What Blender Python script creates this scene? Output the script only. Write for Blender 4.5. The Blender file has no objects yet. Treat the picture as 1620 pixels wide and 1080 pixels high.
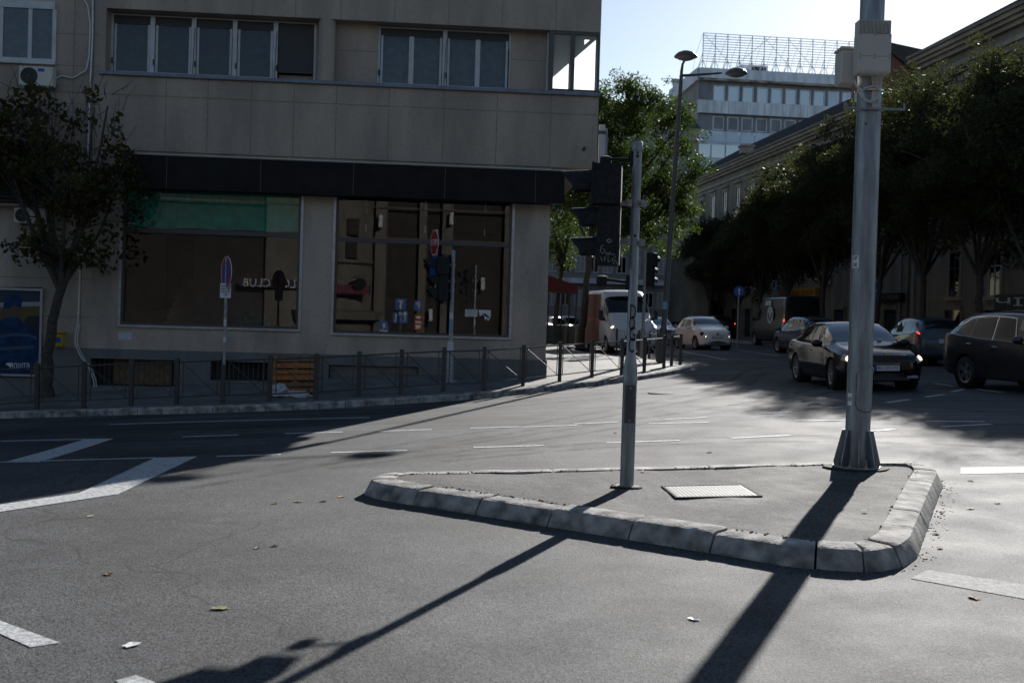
import bpy, bmesh, math, random
import numpy as np
from mathutils import Vector, Matrix
from mathutils.geometry import delaunay_2d_cdt
R=math.radians
sc=bpy.context.scene
C=sc.collection
# ------------------------------------------------------------ camera, sky, sun, exposure
FPX=1800.0; CX,CY=810.0,540.0; ROLL=R(1.7); HC=1.8; PITCH=R(0.9)
SHV=50-FPX*math.tan(PITCH)
cam=bpy.data.cameras.new('camera'); co=bpy.data.objects.new('camera',cam); C.objects.link(co)
cam.sensor_width=36.0; cam.lens=36.0*FPX/1620.0; cam.clip_end=6000; cam.clip_start=0.1
cam.shift_y=-SHV/1620.0
co.location=(0,0,HC)
Fw=np.array([0,math.cos(PITCH),-math.sin(PITCH)]);U0=np.array([0,math.sin(PITCH),math.cos(PITCH)]);R0=np.array([1.,0,0])
Ri=math.cos(ROLL)*R0+math.sin(ROLL)*U0; Ui=-math.sin(ROLL)*R0+math.cos(ROLL)*U0
co.matrix_world=Matrix(((Ri[0],Ui[0],-Fw[0],0),(Ri[1],Ui[1],-Fw[1],0),(Ri[2],Ui[2],-Fw[2],HC),(0,0,0,1)))
cam.dof.use_dof=True; cam.dof.focus_distance=13.0; cam.dof.aperture_fstop=3.2
sc.camera=co
SUN_AZ=R(22.3); SUN_EL=R(22.9)
w=bpy.data.worlds.new('World'); sc.world=w; w.use_nodes=True
nt=w.node_tree; bg=nt.nodes['Background']; sk=nt.nodes.new('ShaderNodeTexSky')
sk.sky_type='NISHITA'; sk.sun_disc=False; sk.sun_elevation=SUN_EL; sk.sun_rotation=SUN_AZ
sk.air_density=1.0; sk.dust_density=0.3; sk.ozone_density=1.6
nt.links.new(sk.outputs[0],bg.inputs[0]); bg.inputs[1].default_value=0.062
sd=bpy.data.lights.new('sun','SUN'); so=bpy.data.objects.new('sun',sd); C.objects.link(so)
sd.energy=5.0; sd.angle=R(0.53); sd.color=(1.0,0.965,0.92)
SV=Vector((math.sin(SUN_AZ)*math.cos(SUN_EL),math.cos(SUN_AZ)*math.cos(SUN_EL),math.sin(SUN_EL)))
so.rotation_euler=SV.to_track_quat('Z','Y').to_euler(); so.location=(20,40,40)
sc.view_settings.view_transform='Standard'; sc.view_settings.look='None'
sc.view_settings.exposure=0.85; sc.view_settings.gamma=1.0

# ------------------------------------------------------------ survey helpers: photograph measurements to places on the ground
ORG=np.array([0,0,HC])
def sm(t): t=max(0.,min(1.,t)); return t*t*(3-2*t)
def wY(Y): return .3+.7*sm((Y-6)/12.)-.6*sm((Y-26)/60.)
def g(X,Y):
    x=max(-24.,min(22.,X))
    return wY(Y)*(.05*x-.0011*x*x)+(.05*max(X+24,-16)*wY(Y) if X<-24 else 0)
def ray(px,py):
    d=Fw*FPX+Ri*(px-CX)-Ui*(py-CY+SHV); return d/d[1]
def ground(px,py,dz=0.,zf=None):
    zf=zf or g; d=ray(px,py); Y=2.; prev=2.
    while Y<600:
        P=ORG+d*Y
        if P[2]<zf(P[0],P[1])+dz: break
        prev=Y; Y*=1.01
    lo,hi=prev,Y
    for _ in range(34):
        m=(lo+hi)/2; P=ORG+d*m
        if P[2]<zf(P[0],P[1])+dz: hi=m
        else: lo=m
    P=ORG+d*hi
    return Vector((P[0],P[1],zf(P[0],P[1])+dz))
def at(px,py,Y): return Vector(ORG+ray(px,py)*Y)
# main facade frame: s along the wall (right +), z up, d out towards the street
FA=R(4.6); EV=Vector((math.cos(FA),math.sin(FA),0)); NV=Vector((math.sin(FA),-math.cos(FA),0)); P0=Vector((0.8,26.35,0))
def fp(s,z,d=0.): v=P0+EV*s+NV*d; return Vector((v.x,v.y,z))
def fpx(px,py,d=0.):
    r=Vector(ray(px,py)); o=Vector(ORG); n=NV; q=P0+NV*d
    t=(q-o).dot(n)/r.dot(n); p=o+r*t
    return (p-P0).dot(EV),p.z

# ------------------------------------------------------------ mesh helpers
class MB:
    def __init__(s): s.v=[];s.f=[];s.m=[];s.mi=0
    def add(s,vs,fs):
        b=len(s.v); s.v+= [tuple(x) for x in vs]; s.f+=[tuple(b+i for i in f) for f in fs]; s.m+=[s.mi]*len(fs); return s
    def box(s,a,b,fr=None,bev=0):
        x0,y0,z0=a; x1,y1,z1=b
        if x0>x1:x0,x1=x1,x0
        if y0>y1:y0,y1=y1,y0
        if z0>z1:z0,z1=z1,z0
        if bev>0:
            vs=[];e=bev
            # chamfered box: 24 verts
            for sx,X in ((1,x0),(-1,x1)):
                for sy,Y in ((1,y0),(-1,y1)):
                    for sz,Z in ((1,z0),(-1,z1)):
                        vs+=[(X,Y+sy*e,Z+sz*e),(X+sx*e,Y,Z+sz*e),(X+sx*e,Y+sy*e,Z)]
            if fr: vs=[fr(*q) for q in vs]
            bm=bmesh.new()
            for q in vs: bm.verts.new(q)
            bmesh.ops.convex_hull(bm,input=bm.verts); bm.verts.index_update()
            s.add([v.co[:] for v in bm.verts],[[v.index for v in f.verts] for f in bm.faces]); bm.free(); return s
        vs=[(x,y,z) for x in (x0,x1) for y in (y0,y1) for z in (z0,z1)]
        if fr: vs=[fr(*q) for q in vs]
        return s.add(vs,[(0,1,3,2),(4,6,7,5),(0,4,5,1),(2,3,7,6),(0,2,6,4),(1,5,7,3)])
    def fbox(s,s0,s1,z0,z1,d0,d1,bev=0): return s.box((s0,z0,d0),(s1,z1,d1),fr=fp,bev=bev)
    def quad(s,a,b,c,d): return s.add([a,b,c,d],[(0,1,2,3)])
    def tube(s,pts,rad,n=8,cap=True):
        pts=[Vector(p) for p in pts]; rad=rad if isinstance(rad,(list,tuple)) else [rad]*len(pts)
        vs=[];fs=[]; up=None
        for i,p in enumerate(pts):
            t=(pts[min(i+1,len(pts)-1)]-pts[max(i-1,0)]).normalized()
            if up is None: up=Vector((0,0,1)) if abs(t.z)<.9 else Vector((1,0,0))
            a=t.cross(up).normalized(); b=a.cross(t).normalized(); up=b
            for k in range(n):
                q=2*math.pi*k/n; vs.append(p+(a*math.cos(q)+b*math.sin(q))*rad[i])
        for i in range(len(pts)-1):
            for k in range(n):
                k2=(k+1)%n; fs.append((i*n+k,i*n+k2,(i+1)*n+k2,(i+1)*n+k))
        if cap: fs.append(tuple(range(n-1,-1,-1))); fs.append(tuple((len(pts)-1)*n+k for k in range(n)))
        return s.add(vs,fs)
    def lathe(s,prof,M=None,n=24):
        # prof: (r,z) ; about z ; M matrix
        M=M or Matrix(); vs=[];fs=[]
        for r,z in prof:
            for k in range(n):
                q=2*math.pi*k/n; vs.append(M@Vector((r*math.cos(q),r*math.sin(q),z)))
        for i in range(len(prof)-1):
            for k in range(n):
                k2=(k+1)%n; fs.append((i*n+k,i*n+k2,(i+1)*n+k2,(i+1)*n+k))
        return s.add(vs,fs)
    def prism(s,poly,a,b,fr=None):
        # poly in (u,v), extruded from a to b along third coordinate
        n=len(poly); fr=fr or (lambda u,v,t:(u,v,t))
        vs=[fr(u,v,a) for u,v in poly]+[fr(u,v,b) for u,v in poly]
        fs=[tuple(range(n-1,-1,-1)),tuple(range(n,2*n))]+[(i,(i+1)%n,n+(i+1)%n,n+i) for i in range(n)]
        return s.add(vs,fs)
    def build(s,name,mat,parent=None,world=True,smooth=None):
        me=bpy.data.meshes.new(name)
        off=wloc(parent) if (parent and world) else Vector((0,0,0))
        me.from_pydata([(x-off.x,y-off.y,z-off.z) for x,y,z in s.v],[],s.f)
        mats=mat if isinstance(mat,(list,tuple)) else [mat]
        for m in mats: me.materials.append(m)
        if len(mats)>1: me.polygons.foreach_set('material_index',s.m)
        bm=bmesh.new(); bm.from_mesh(me); bmesh.ops.recalc_face_normals(bm,faces=bm.faces); bm.to_mesh(me); bm.free()
        if smooth:
            me.polygons.foreach_set('use_smooth',[True]*len(me.polygons)); me.set_sharp_from_angle(angle=R(smooth))
        me.update()
        o=bpy.data.objects.new(name,me); C.objects.link(o); o.parent=parent
        return o
def wloc(o):
    v=Vector((0,0,0))
    while o is not None: v=v+Vector(o.location); o=o.parent
    return v
def tag(o,label=None,cat=None,group=None,kind=None):
    if label:o['label']=label
    if cat:o['category']=cat
    if group:o['group']=group
    if kind:o['kind']=kind
    return o
def thing(name,loc,label,cat,group=None,rz=0):
    o=bpy.data.objects.new(name,None); C.objects.link(o); o.location=loc; o.rotation_euler=(0,0,rz); o.empty_display_size=.2
    return tag(o,label,cat,group)
def copy_tree(o,parent=None):
    c=o.copy(); C.objects.link(c); c.parent=parent
    for ch in list(KIDS(o)): copy_tree(ch,c)
    return c
def KIDS(o): return [x for x in bpy.data.objects if x.parent==o]
def insheet(poly,zf,step,name,mat,kind='structure',parent=None):
    """triangulated sheet inside a polygon, following the ground"""
    xs=[p[0] for p in poly]; ys=[p[1] for p in poly]; vs=[Vector((p[0],p[1])) for p in poly]; n=len(vs)
    # subdivide border
    b=[]
    for i in range(n):
        a,c=vs[i],vs[(i+1)%n]; k=max(1,int((c-a).length/step))
        for j in range(k): b.append(a.lerp(c,j/k))
    nb=len(b); ed=[(i,(i+1)%nb) for i in range(nb)]
    x=min(xs)+step*.5
    pts=list(b)
    while x<max(xs):
        y=min(ys)+step*.5
        while y<max(ys): pts.append(Vector((x+.013*math.sin(y*7),y))); y+=step
        x+=step
    r=delaunay_2d_cdt(pts,ed,[list(range(nb))],1,1e-4)
    mb=MB(); mb.add([(v.x,v.y,zf(v.x,v.y)) for v in r[0]],r[2])
    o=mb.build(name,mat,parent)
    if kind:o['kind']=kind
    return o
_tc={}
def text(name,body,size,mat,parent,M,width=None,depth=.002,sx=1.):
    """flat lettering as a mesh; M = world matrix relative to parent (x right, y up, z out)"""
    cu=bpy.data.curves.new('t','FONT'); cu.body=body; cu.size=size; cu.align_x='CENTER'; cu.align_y='CENTER'; cu.extrude=depth; cu.resolution_u=2
    o=bpy.data.objects.new('t',cu); C.objects.link(o)
    bpy.context.view_layer.update()
    me=bpy.data.meshes.new_from_object(o.evaluated_get(bpy.context.evaluated_depsgraph_get()))
    bpy.data.objects.remove(o); bpy.data.curves.remove(cu)
    if width:
        ww=max(v.co.x for v in me.vertices)-min(v.co.x for v in me.vertices); sx=width/ww
    me.transform(M@Matrix.Diagonal((sx,1,1,1))); me.materials.clear(); me.materials.append(mat); me.name=name
    o=bpy.data.objects.new(name,me); C.objects.link(o); o.parent=parent; return o
def frame_m(o,x,y):
    x=Vector(x).normalized(); y=Vector(y); z=x.cross(y).normalized(); y=z.cross(x)
    return Matrix(((x.x,y.x,z.x,o[0]),(x.y,y.y,z.y,o[1]),(x.z,y.z,z.z,o[2]),(0,0,0,1)))
def fmat(s,z,d,parent=None):
    p=fp(s,z,d)-(wloc(parent) if parent else Vector()); return frame_m(p,EV,(0,0,1))

# ------------------------------------------------------------ materials
M={}
def mat(name,col,rough=.6,metal=0.,nscale=None,namt=.15,bump=0.,bscale=None,spec=.5,coat=0.,dirt=None,emit=None,detail=6,stretch=None):
    m=bpy.data.materials.new(name); m.use_nodes=True; n=m.node_tree; b=n.nodes['Principled BSDF']
    b.inputs['Base Color'].default_value=(*col,1); b.inputs['Roughness'].default_value=rough; b.inputs['Metallic'].default_value=metal
    b.inputs['Specular IOR Level'].default_value=spec
    if coat: b.inputs['Coat Weight'].default_value=coat; b.inputs['Coat Roughness'].default_value=.03
    tc=n.nodes.new('ShaderNodeTexCoord')
    if nscale:
        t=n.nodes.new('ShaderNodeTexNoise'); t.inputs['Scale'].default_value=nscale; t.inputs['Detail'].default_value=detail
        mpp=n.nodes.new('ShaderNodeMapping'); mpp.inputs['Scale'].default_value=(1,1,stretch or 1); n.links.new(tc.outputs['Object'],mpp.inputs[0]); n.links.new(mpp.outputs[0],t.inputs['Vector'])
        r=n.nodes.new('ShaderNodeValToRGB'); r.color_ramp.elements[0].position=.3; r.color_ramp.elements[1].position=.7
        lo=[c*(1-namt) for c in col]; hi=[min(1,c*(1+namt)) for c in col]
        if dirt: lo=list(dirt)
        r.color_ramp.elements[0].color=(*lo,1); r.color_ramp.elements[1].color=(*hi,1)
        n.links.new(t.outputs['Fac'],r.inputs[0]); n.links.new(r.outputs[0],b.inputs['Base Color'])
    if bump:
        t2=n.nodes.new('ShaderNodeTexNoise'); t2.inputs['Scale'].default_value=bscale or 60; t2.inputs['Detail'].default_value=3
        n.links.new(tc.outputs['Object'],t2.inputs['Vector'])
        bp=n.nodes.new('ShaderNodeBump'); bp.inputs['Strength'].default_value=bump; bp.inputs['Distance'].default_value=.01
        n.links.new(t2.outputs['Fac'],bp.inputs['Height']); n.links.new(bp.outputs[0],b.inputs['Normal'])
    if emit: b.inputs['Emission Color'].default_value=(*emit[0],1); b.inputs['Emission Strength'].default_value=emit[1]
    M[name]=m; return m
def asphalt(name,base,hi,grain,skid=False,rough=.82,patch=.38,spec=.27):
    m=bpy.data.materials.new(name); m.use_nodes=True; n=m.node_tree; L=n.links.new; b=n.nodes['Principled BSDF']
    tc=n.nodes.new('ShaderNodeTexCoord')
    def noise(s,d=4,vec=None,dist=0):
        t=n.nodes.new('ShaderNodeTexNoise'); t.inputs['Scale'].default_value=s; t.inputs['Detail'].default_value=d; t.inputs['Distortion'].default_value=dist
        L(vec or tc.outputs['Object'],t.inputs['Vector']); return t.outputs['Fac']
    def ramp(f,a,c,ca,cb):
        r=n.nodes.new('ShaderNodeValToRGB'); r.color_ramp.elements[0].position=a; r.color_ramp.elements[1].position=c
        r.color_ramp.elements[0].color=(*ca,1); r.color_ramp.elements[1].color=(*cb,1); L(f,r.inputs[0]); return r.outputs[0]
    def mix(f,a,c,bl='MIX'):
        x=n.nodes.new('ShaderNodeMix'); x.data_type='RGBA'; x.blend_type=bl
        if isinstance(f,float): x.inputs[0].default_value=f
        else: L(f,x.inputs[0])
        L(a,x.inputs[6])
        if isinstance(c,tuple): x.inputs[7].default_value=(*c,1)
        else: L(c,x.inputs[7])
        return x.outputs[2]
    lo=tuple(c*.30 for c in base)
    v=n.nodes.new('ShaderNodeTexVoronoi'); v.inputs['Scale'].default_value=grain; L(tc.outputs['Object'],v.inputs['Vector'])
    gcol=ramp(v.outputs['Color'],.12,.95,lo,hi)
    c1=ramp(noise(.55,7),.35,.7,tuple([1-patch]*3),(1.15,1.15,1.15))
    col=mix(1.0,gcol,c1,'MULTIPLY')
    c2=ramp(noise(5.,6),.3,.75,(.82,.82,.82),(1.1,1.1,1.1)); col=mix(1.0,col,c2,'MULTIPLY')
    if skid:
        # tyre-darkened arcs sweeping along the traffic lanes (rubber on the road)
        mp=n.nodes.new('ShaderNodeMapping'); mp.inputs['Scale'].default_value=(.06,1.6,1); mp.inputs['Rotation'].default_value=(0,0,R(-4)); L(tc.outputs['Object'],mp.inputs['Vector'])
        s1=ramp(noise(1.6,6,mp.outputs[0],.35),.40,.60,(1.1,1.1,1.1),(.62,.62,.64)); sx=n.nodes.new('ShaderNodeSeparateXYZ'); L(tc.outputs['Object'],sx.inputs[0]); mr=n.nodes.new('ShaderNodeMapRange'); mr.inputs[1].default_value=11; mr.inputs[2].default_value=16; L(sx.outputs['Y'],mr.inputs[0])
        col=mix(mr.outputs[0],col,mix(1.0,col,s1,'MULTIPLY'))
        wv=n.nodes.new('ShaderNodeVectorMath'); wv.operation='ADD'; nz=n.nodes.new('ShaderNodeTexNoise'); nz.inputs['Scale'].default_value=1.1; nz.inputs['Detail'].default_value=5; L(tc.outputs['Object'],nz.inputs['Vector']); L(tc.outputs['Object'],wv.inputs[0]); L(nz.outputs['Color'],wv.inputs[1])
        ck=n.nodes.new('ShaderNodeTexVoronoi'); ck.feature='DISTANCE_TO_EDGE'; ck.inputs['Scale'].default_value=.16; L(wv.outputs[0],ck.inputs['Vector'])
        col=mix(1.0,col,ramp(ck.outputs['Distance'],.0,.0022,(.45,.45,.45),(1,1,1)),'MULTIPLY')
        col=mix(1.0,col,ramp(noise(.23,3),.35,.65,(.84,.83,.81),(1.06,1.06,1.07)),'MULTIPLY')
    L(col,b.inputs['Base Color'])
    r=n.nodes.new('ShaderNodeMapRange'); r.inputs[3].default_value=rough-.12; r.inputs[4].default_value=rough+.12; L(noise(1.3,6),r.inputs[0]); L(r.outputs[0],b.inputs['Roughness'])
    bp=n.nodes.new('ShaderNodeBump'); bp.inputs['Strength'].default_value=.5; bp.inputs['Distance'].default_value=.004
    ad=n.nodes.new('ShaderNodeMath'); ad.operation='ADD'; L(v.outputs['Distance'],ad.inputs[0]); L(noise(grain*2.2,2),ad.inputs[1]); L(ad.outputs[0],bp.inputs['Height'])
    L(bp.outputs[0],b.inputs['Normal']); b.inputs['Specular IOR Level'].default_value=spec; M[name]=m; return m
asphalt('asphalt',(.038,.0395,.042),(.158,.162,.168),100,skid=True)
asphalt('asphalt_old',(.06,.059,.057),(.17,.168,.16),80,rough=.88,patch=.5)
mat('paint_white',(.56,.57,.57),.75,nscale=26,namt=.08,dirt=(.22,.225,.225),bump=.5,bscale=90,spec=.2,detail=9)
mat('paint_worn',(.27,.275,.275),.8,spec=.15,nscale=22,dirt=(.11,.11,.11),bump=.5,bscale=90)
mat('concrete',(.26,.255,.24),.85,nscale=9,dirt=(.13,.125,.115),bump=.6,bscale=45)
mat('kerb_conc',(.42,.405,.38),.9,nscale=6,detail=10,dirt=(.095,.09,.08),spec=.2,bump=.8,bscale=38)
mat('dirt',(.035,.03,.025),.95)
def paving():
    m=bpy.data.materials.new('paving'); m.use_nodes=True; n=m.node_tree; L=n.links.new; b=n.nodes['Principled BSDF']
    tc=n.nodes.new('ShaderNodeTexCoord'); mp=n.nodes.new('ShaderNodeMapping'); mp.inputs['Rotation'].default_value=(0,0,R(8)); L(tc.outputs['Object'],mp.inputs[0])
    br=n.nodes.new('ShaderNodeTexBrick'); br.inputs['Scale'].default_value=1; br.offset=0.5
    br.inputs['Brick Width'].default_value=.4; br.inputs['Row Height'].default_value=.4; br.inputs['Mortar Size'].default_value=.008
    br.inputs['Color1'].default_value=(.15,.14,.13,1); br.inputs['Color2'].default_value=(.19,.18,.165,1); br.inputs['Mortar'].default_value=(.06,.058,.05,1)
    L(mp.outputs[0],br.inputs[0])
    no=n.nodes.new('ShaderNodeTexNoise'); no.inputs['Scale'].default_value=1.7; no.inputs['Detail'].default_value=8; L(tc.outputs['Object'],no.inputs[0])
    r=n.nodes.new('ShaderNodeValToRGB'); r.color_ramp.elements[0].position=.3; r.color_ramp.elements[1].position=.7; r.color_ramp.elements[0].color=(.6,.6,.6,1); r.color_ramp.elements[1].color=(1.05,1.05,1.05,1); L(no.outputs[0],r.inputs[0])
    x=n.nodes.new('ShaderNodeMix'); x.data_type='RGBA'; x.blend_type='MULTIPLY'; x.inputs[0].default_value=1; L(br.outputs[0],x.inputs[6]); L(r.outputs[0],x.inputs[7]); L(x.outputs[2],b.inputs[0])
    b.inputs['Roughness'].default_value=.8
    bp=n.nodes.new('ShaderNodeBump'); bp.inputs['Strength'].default_value=.3; bp.inputs['Distance'].default_value=.01; L(br.outputs['Fac'],bp.inputs['Height']); bp.invert=True; L(bp.outputs[0],b.inputs['Normal'])
    M['paving']=m
paving()
def stained(name,col,stain,sc_=(.9,.9,.22),amt=.6,rough=.85,fine=30):
    """wall plaster or stone with rain streaks running down it"""
    m=bpy.data.materials.new(name); m.use_nodes=True; n=m.node_tree; L=n.links.new; b=n.nodes['Principled BSDF']
    tc=n.nodes.new('ShaderNodeTexCoord'); mp=n.nodes.new('ShaderNodeMapping'); mp.inputs['Scale'].default_value=sc_; L(tc.outputs['Object'],mp.inputs[0])
    a=n.nodes.new('ShaderNodeTexNoise'); a.inputs['Scale'].default_value=1.6; a.inputs['Detail'].default_value=8; L(mp.outputs[0],a.inputs[0])
    f=n.nodes.new('ShaderNodeTexNoise'); f.inputs['Scale'].default_value=fine; f.inputs['Detail'].default_value=5; L(tc.outputs['Object'],f.inputs[0])
    r=n.nodes.new('ShaderNodeValToRGB'); r.color_ramp.elements[0].position=.38; r.color_ramp.elements[1].position=.62
    r.color_ramp.elements[0].color=(*[c*(1-amt)+s_*amt for c,s_ in zip(col,stain)],1); r.color_ramp.elements[1].color=(*col,1); L(a.outputs[0],r.inputs[0])
    r2=n.nodes.new('ShaderNodeValToRGB'); r2.color_ramp.elements[0].position=.3; r2.color_ramp.elements[1].position=.7; r2.color_ramp.elements[0].color=(.86,.86,.86,1); r2.color_ramp.elements[1].color=(1.08,1.08,1.08,1); L(f.outputs[0],r2.inputs[0])
    x=n.nodes.new('ShaderNodeMix'); x.data_type='RGBA'; x.blend_type='MULTIPLY'; x.inputs[0].default_value=1; L(r.outputs[0],x.inputs[6]); L(r2.outputs[0],x.inputs[7]); L(x.outputs[2],b.inputs[0])
    b.inputs['Roughness'].default_value=rough
    bp=n.nodes.new('ShaderNodeBump'); bp.inputs['Strength'].default_value=.25; bp.inputs['Distance'].default_value=.01; L(f.outputs[0],bp.inputs['Height']); L(bp.outputs[0],b.inputs['Normal'])
    M[name]=m
stained('stone_tan',(.42,.335,.265),(.27,.22,.18),amt=.75)
stained('stone_light',(.47,.385,.31),(.20,.18,.155),amt=.6)
stained('plinth_grey',(.165,.16,.155),(.09,.09,.09))
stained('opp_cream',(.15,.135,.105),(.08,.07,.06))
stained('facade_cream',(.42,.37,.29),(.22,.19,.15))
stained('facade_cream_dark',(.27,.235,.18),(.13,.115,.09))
stained('facade_grey',(.30,.29,.28),(.18,.17,.16))
mat('groove',(.10,.10,.097),.8)
mat('hatch_metal',(.22,.22,.215),.75,metal=.2,nscale=8,namt=.3)
mat('sign_cream',(.55,.52,.44),.6)
mat('sign_navy',(.008,.014,.05),.7)
mat('sign_rust',(.30,.03,.02),.7)
stained('tower_white',(.74,.80,.88),(.34,.33,.33),amt=.5)  # white with the blue of skylit shade and haze mixed into its colour
stained('tower_grey',(.25,.27,.31),(.16,.15,.15))
stained('rust_streak',(.42,.38,.34),(.18,.09,.05),sc_=(.5,.5,2.),amt=.9)
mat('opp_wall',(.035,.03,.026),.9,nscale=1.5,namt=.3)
mat('joint',(.15,.13,.11),.9)
mat('fascia_dark',(.016,.0145,.0145),.7,spec=.15,nscale=3,namt=.25)
mat('fascia_lip',(.45,.45,.45),.4,metal=.5)
mat('alu',(.42,.43,.45),.38,metal=.6,nscale=8,namt=.15)
mat('alu_dark',(.075,.07,.065),.45,metal=.2)
mat('frame_white',(.50,.50,.50),.45,nscale=5,namt=.12)
mat('sill_blue',(.17,.19,.22),.5,metal=.3,nscale=6,namt=.2)
mat('shutter',(.06,.058,.056),.6)
mat('panel_blue',(.58,.68,.80),.4)
mat('board_brown',(.15,.13,.11),.7,nscale=5,namt=.2)
mat('sticker_white',(.75,.76,.76),.5)
mat('curtain_dim',(.10,.108,.11),.9,nscale=6,namt=.25)
mat('curtain',(.30,.31,.31),.9,nscale=6,namt=.2)
mat('black_metal',(.02,.02,.02),.5)
mat('green_blind',(.004,.36,.24),.75,nscale=4,namt=.25)
mat('room_tan',(.10,.083,.068),.9,nscale=3,namt=.15)
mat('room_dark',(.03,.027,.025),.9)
mat('galv',(.27,.295,.32),.5,metal=.7,nscale=22,namt=.28,bump=.05,bscale=40,stretch=.12)
mat('galv_dull',(.30,.31,.32),.6,metal=.5,nscale=18,namt=.3)
mat('fence_paint',(.05,.047,.043),.5,nscale=20,namt=.3)
mat('lamp_grey',(.075,.08,.085),.45,metal=.3)
mat('lamp_glass',(.25,.25,.25),.3)
mat('box_beige',(.56,.53,.47),.5,nscale=3,namt=.07)
mat('box_slot',(.16,.15,.135),.7)
mat('cable_grey',(.55,.54,.51),.6)
mat('signal_black',(.028,.03,.032),.75,spec=.08,nscale=30,namt=.3)
mat('visor_in',(.012,.012,.012),.8)
mat('lens_red',(.06,.008,.006),.6,spec=.2); mat('lens_amber',(.07,.04,.006),.6,spec=.2); mat('lens_green',(.006,.04,.03),.6,spec=.2)
mat('scrawl',(.38,.39,.40),.7); mat('scrawl_dark',(.012,.012,.012),.7)
mat('sticker',(.55,.56,.56),.6,nscale=30,namt=.25); mat('sticker_blue',(.16,.30,.42),.6,nscale=30,namt=.4)
mat('mirror_blue',(.02,.10,.34),.6)
mat('sign_blue',(.012,.075,.32),.4); mat('sign_white',(.68,.68,.66),.45); mat('sign_red',(.38,.015,.02),.4); mat('sign_yellow',(.42,.27,.02),.5)
mat('sign_back',(.3,.3,.3),.5,metal=.5)
mat('bark',(.055,.045,.036),.9,nscale=14,namt=.5,bump=.8,bscale=18)
mat('wood_old',(.20,.12,.06),.8,nscale=9,namt=.3); mat('wood_orange',(.36,.13,.035),.7,nscale=9,namt=.3)
mat('bag',(.45,.45,.45),.4,nscale=12,namt=.3)
mat('roof_tile',(.06,.052,.05),.8,nscale=20,namt=.35,bump=1.,bscale=9)
mat('brick',(.19,.10,.07),.9,nscale=12,namt=.35)
mat('awning_red',(.07,.006,.007),.8,nscale=4,namt=.2)
mat('tyre',(.012,.012,.013),.75); mat('rim',(.42,.43,.44),.32,metal=.8); mat('rim_dark',(.10,.10,.105),.4,metal=.6)
mat('plastic',(.018,.018,.019),.55); mat('chrome',(.6,.6,.6),.15,metal=1.)
mat('carglass',(.005,.006,.007),.03,spec=.4); mat('carscreen',(.010,.014,.018),.04,spec=1.0,coat=1.); mat('thin_steel',(.5,.53,.56),.5)
mat('plate',(.6,.6,.58),.4); mat('plate_blue',(.01,.06,.35),.4)
mat('headlamp',(.3,.3,.3),.12,spec=.8,coat=.5); mat('head_lit',(.8,.75,.6),.2,emit=((1,.86,.6),2.2))
mat('tail',(.20,.008,.006),.2,coat=.5); mat('tail_lit',(.6,.02,.01),.2,emit=((1,.05,.02),2.5))
mat('leaf_brown',(.16,.07,.02),.8); mat('leaf_pale',(.42,.36,.22),.8); mat('leaf_yellow',(.33,.22,.03),.8)
for nm,c,r_ in (('car_black',(.004,.0045,.006),.10),('car_white',(.74,.73,.70),.22),('car_grey',(.028,.026,.026),.22),('car_steel',(.045,.055,.065),.2),('car_silver',(.26,.28,.30),.25),('car_blue',(.05,.065,.085),.2),('van_white',(.55,.57,.60),.3),('van_black',(.014,.014,.015),.3),('van_red',(.36,.05,.04),.5),('van_brown',(.17,.065,.05),.55)):
    mat(nm,c,r_,coat=0 if nm in('van_red','van_brown') else (.15 if nm=='car_black' else .35),spec=.35)
def glassmat(name,tint,refl=1.45,rough=.0,base=.0,wave=0):
    m=bpy.data.materials.new(name); m.use_nodes=True; n=m.node_tree; L=n.links.new
    n.nodes.remove(n.nodes['Principled BSDF']); out=n.nodes['Material Output']
    t=n.nodes.new('ShaderNodeBsdfTransparent'); t.inputs[0].default_value=(*tint,1)
    gl=n.nodes.new('ShaderNodeBsdfGlossy'); gl.inputs['Roughness'].default_value=rough; gl.inputs[0].default_value=(.95,.97,1,1)
    fr=n.nodes.new('ShaderNodeFresnel' if refl else 'ShaderNodeValue')
    if refl:   # same reflectance from both sides of the pane
        ge=n.nodes.new('ShaderNodeNewGeometry'); mr=n.nodes.new('ShaderNodeMapRange'); mr.inputs[3].default_value=refl; mr.inputs[4].default_value=1/refl
        L(ge.outputs['Backfacing'],mr.inputs[0]); L(mr.outputs[0],fr.inputs[0])
    else: fr.outputs[0].default_value=0
    ad=n.nodes.new('ShaderNodeMath'); ad.operation='ADD'; ad.use_clamp=True; ad.inputs[1].default_value=base; L(fr.outputs[0],ad.inputs[0])
    mx=n.nodes.new('ShaderNodeMixShader'); L(ad.outputs[0],mx.inputs[0]); L(t.outputs[0],mx.inputs[1]); L(gl.outputs[0],mx.inputs[2]); L(mx.outputs[0],out.inputs[0])
    if wave:
        tc=n.nodes.new('ShaderNodeTexCoord'); no=n.nodes.new('ShaderNodeTexNoise'); no.inputs['Scale'].default_value=.9; no.inputs['Detail'].default_value=2; L(tc.outputs['Object'],no.inputs[0])
        bp=n.nodes.new('ShaderNodeBump'); bp.inputs['Strength'].default_value=wave; bp.inputs['Distance'].default_value=.02; L(no.outputs[0],bp.inputs['Height']); L(bp.outputs[0],gl.inputs['Normal']); L(bp.outputs[0],fr.inputs['Normal'])
    M[name]=m
glassmat('shop_glass',(.86,.86,.86),1.45,base=.0,wave=.012)
glassmat('clear_glass',(.92,.94,.94),None,base=.06)
glassmat('win_glass',(.7,.72,.74),1.34,base=.0,wave=.12)
glassmat('tower_glass',(.1,.15,.2),1.5,base=.35,wave=.02)
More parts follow.
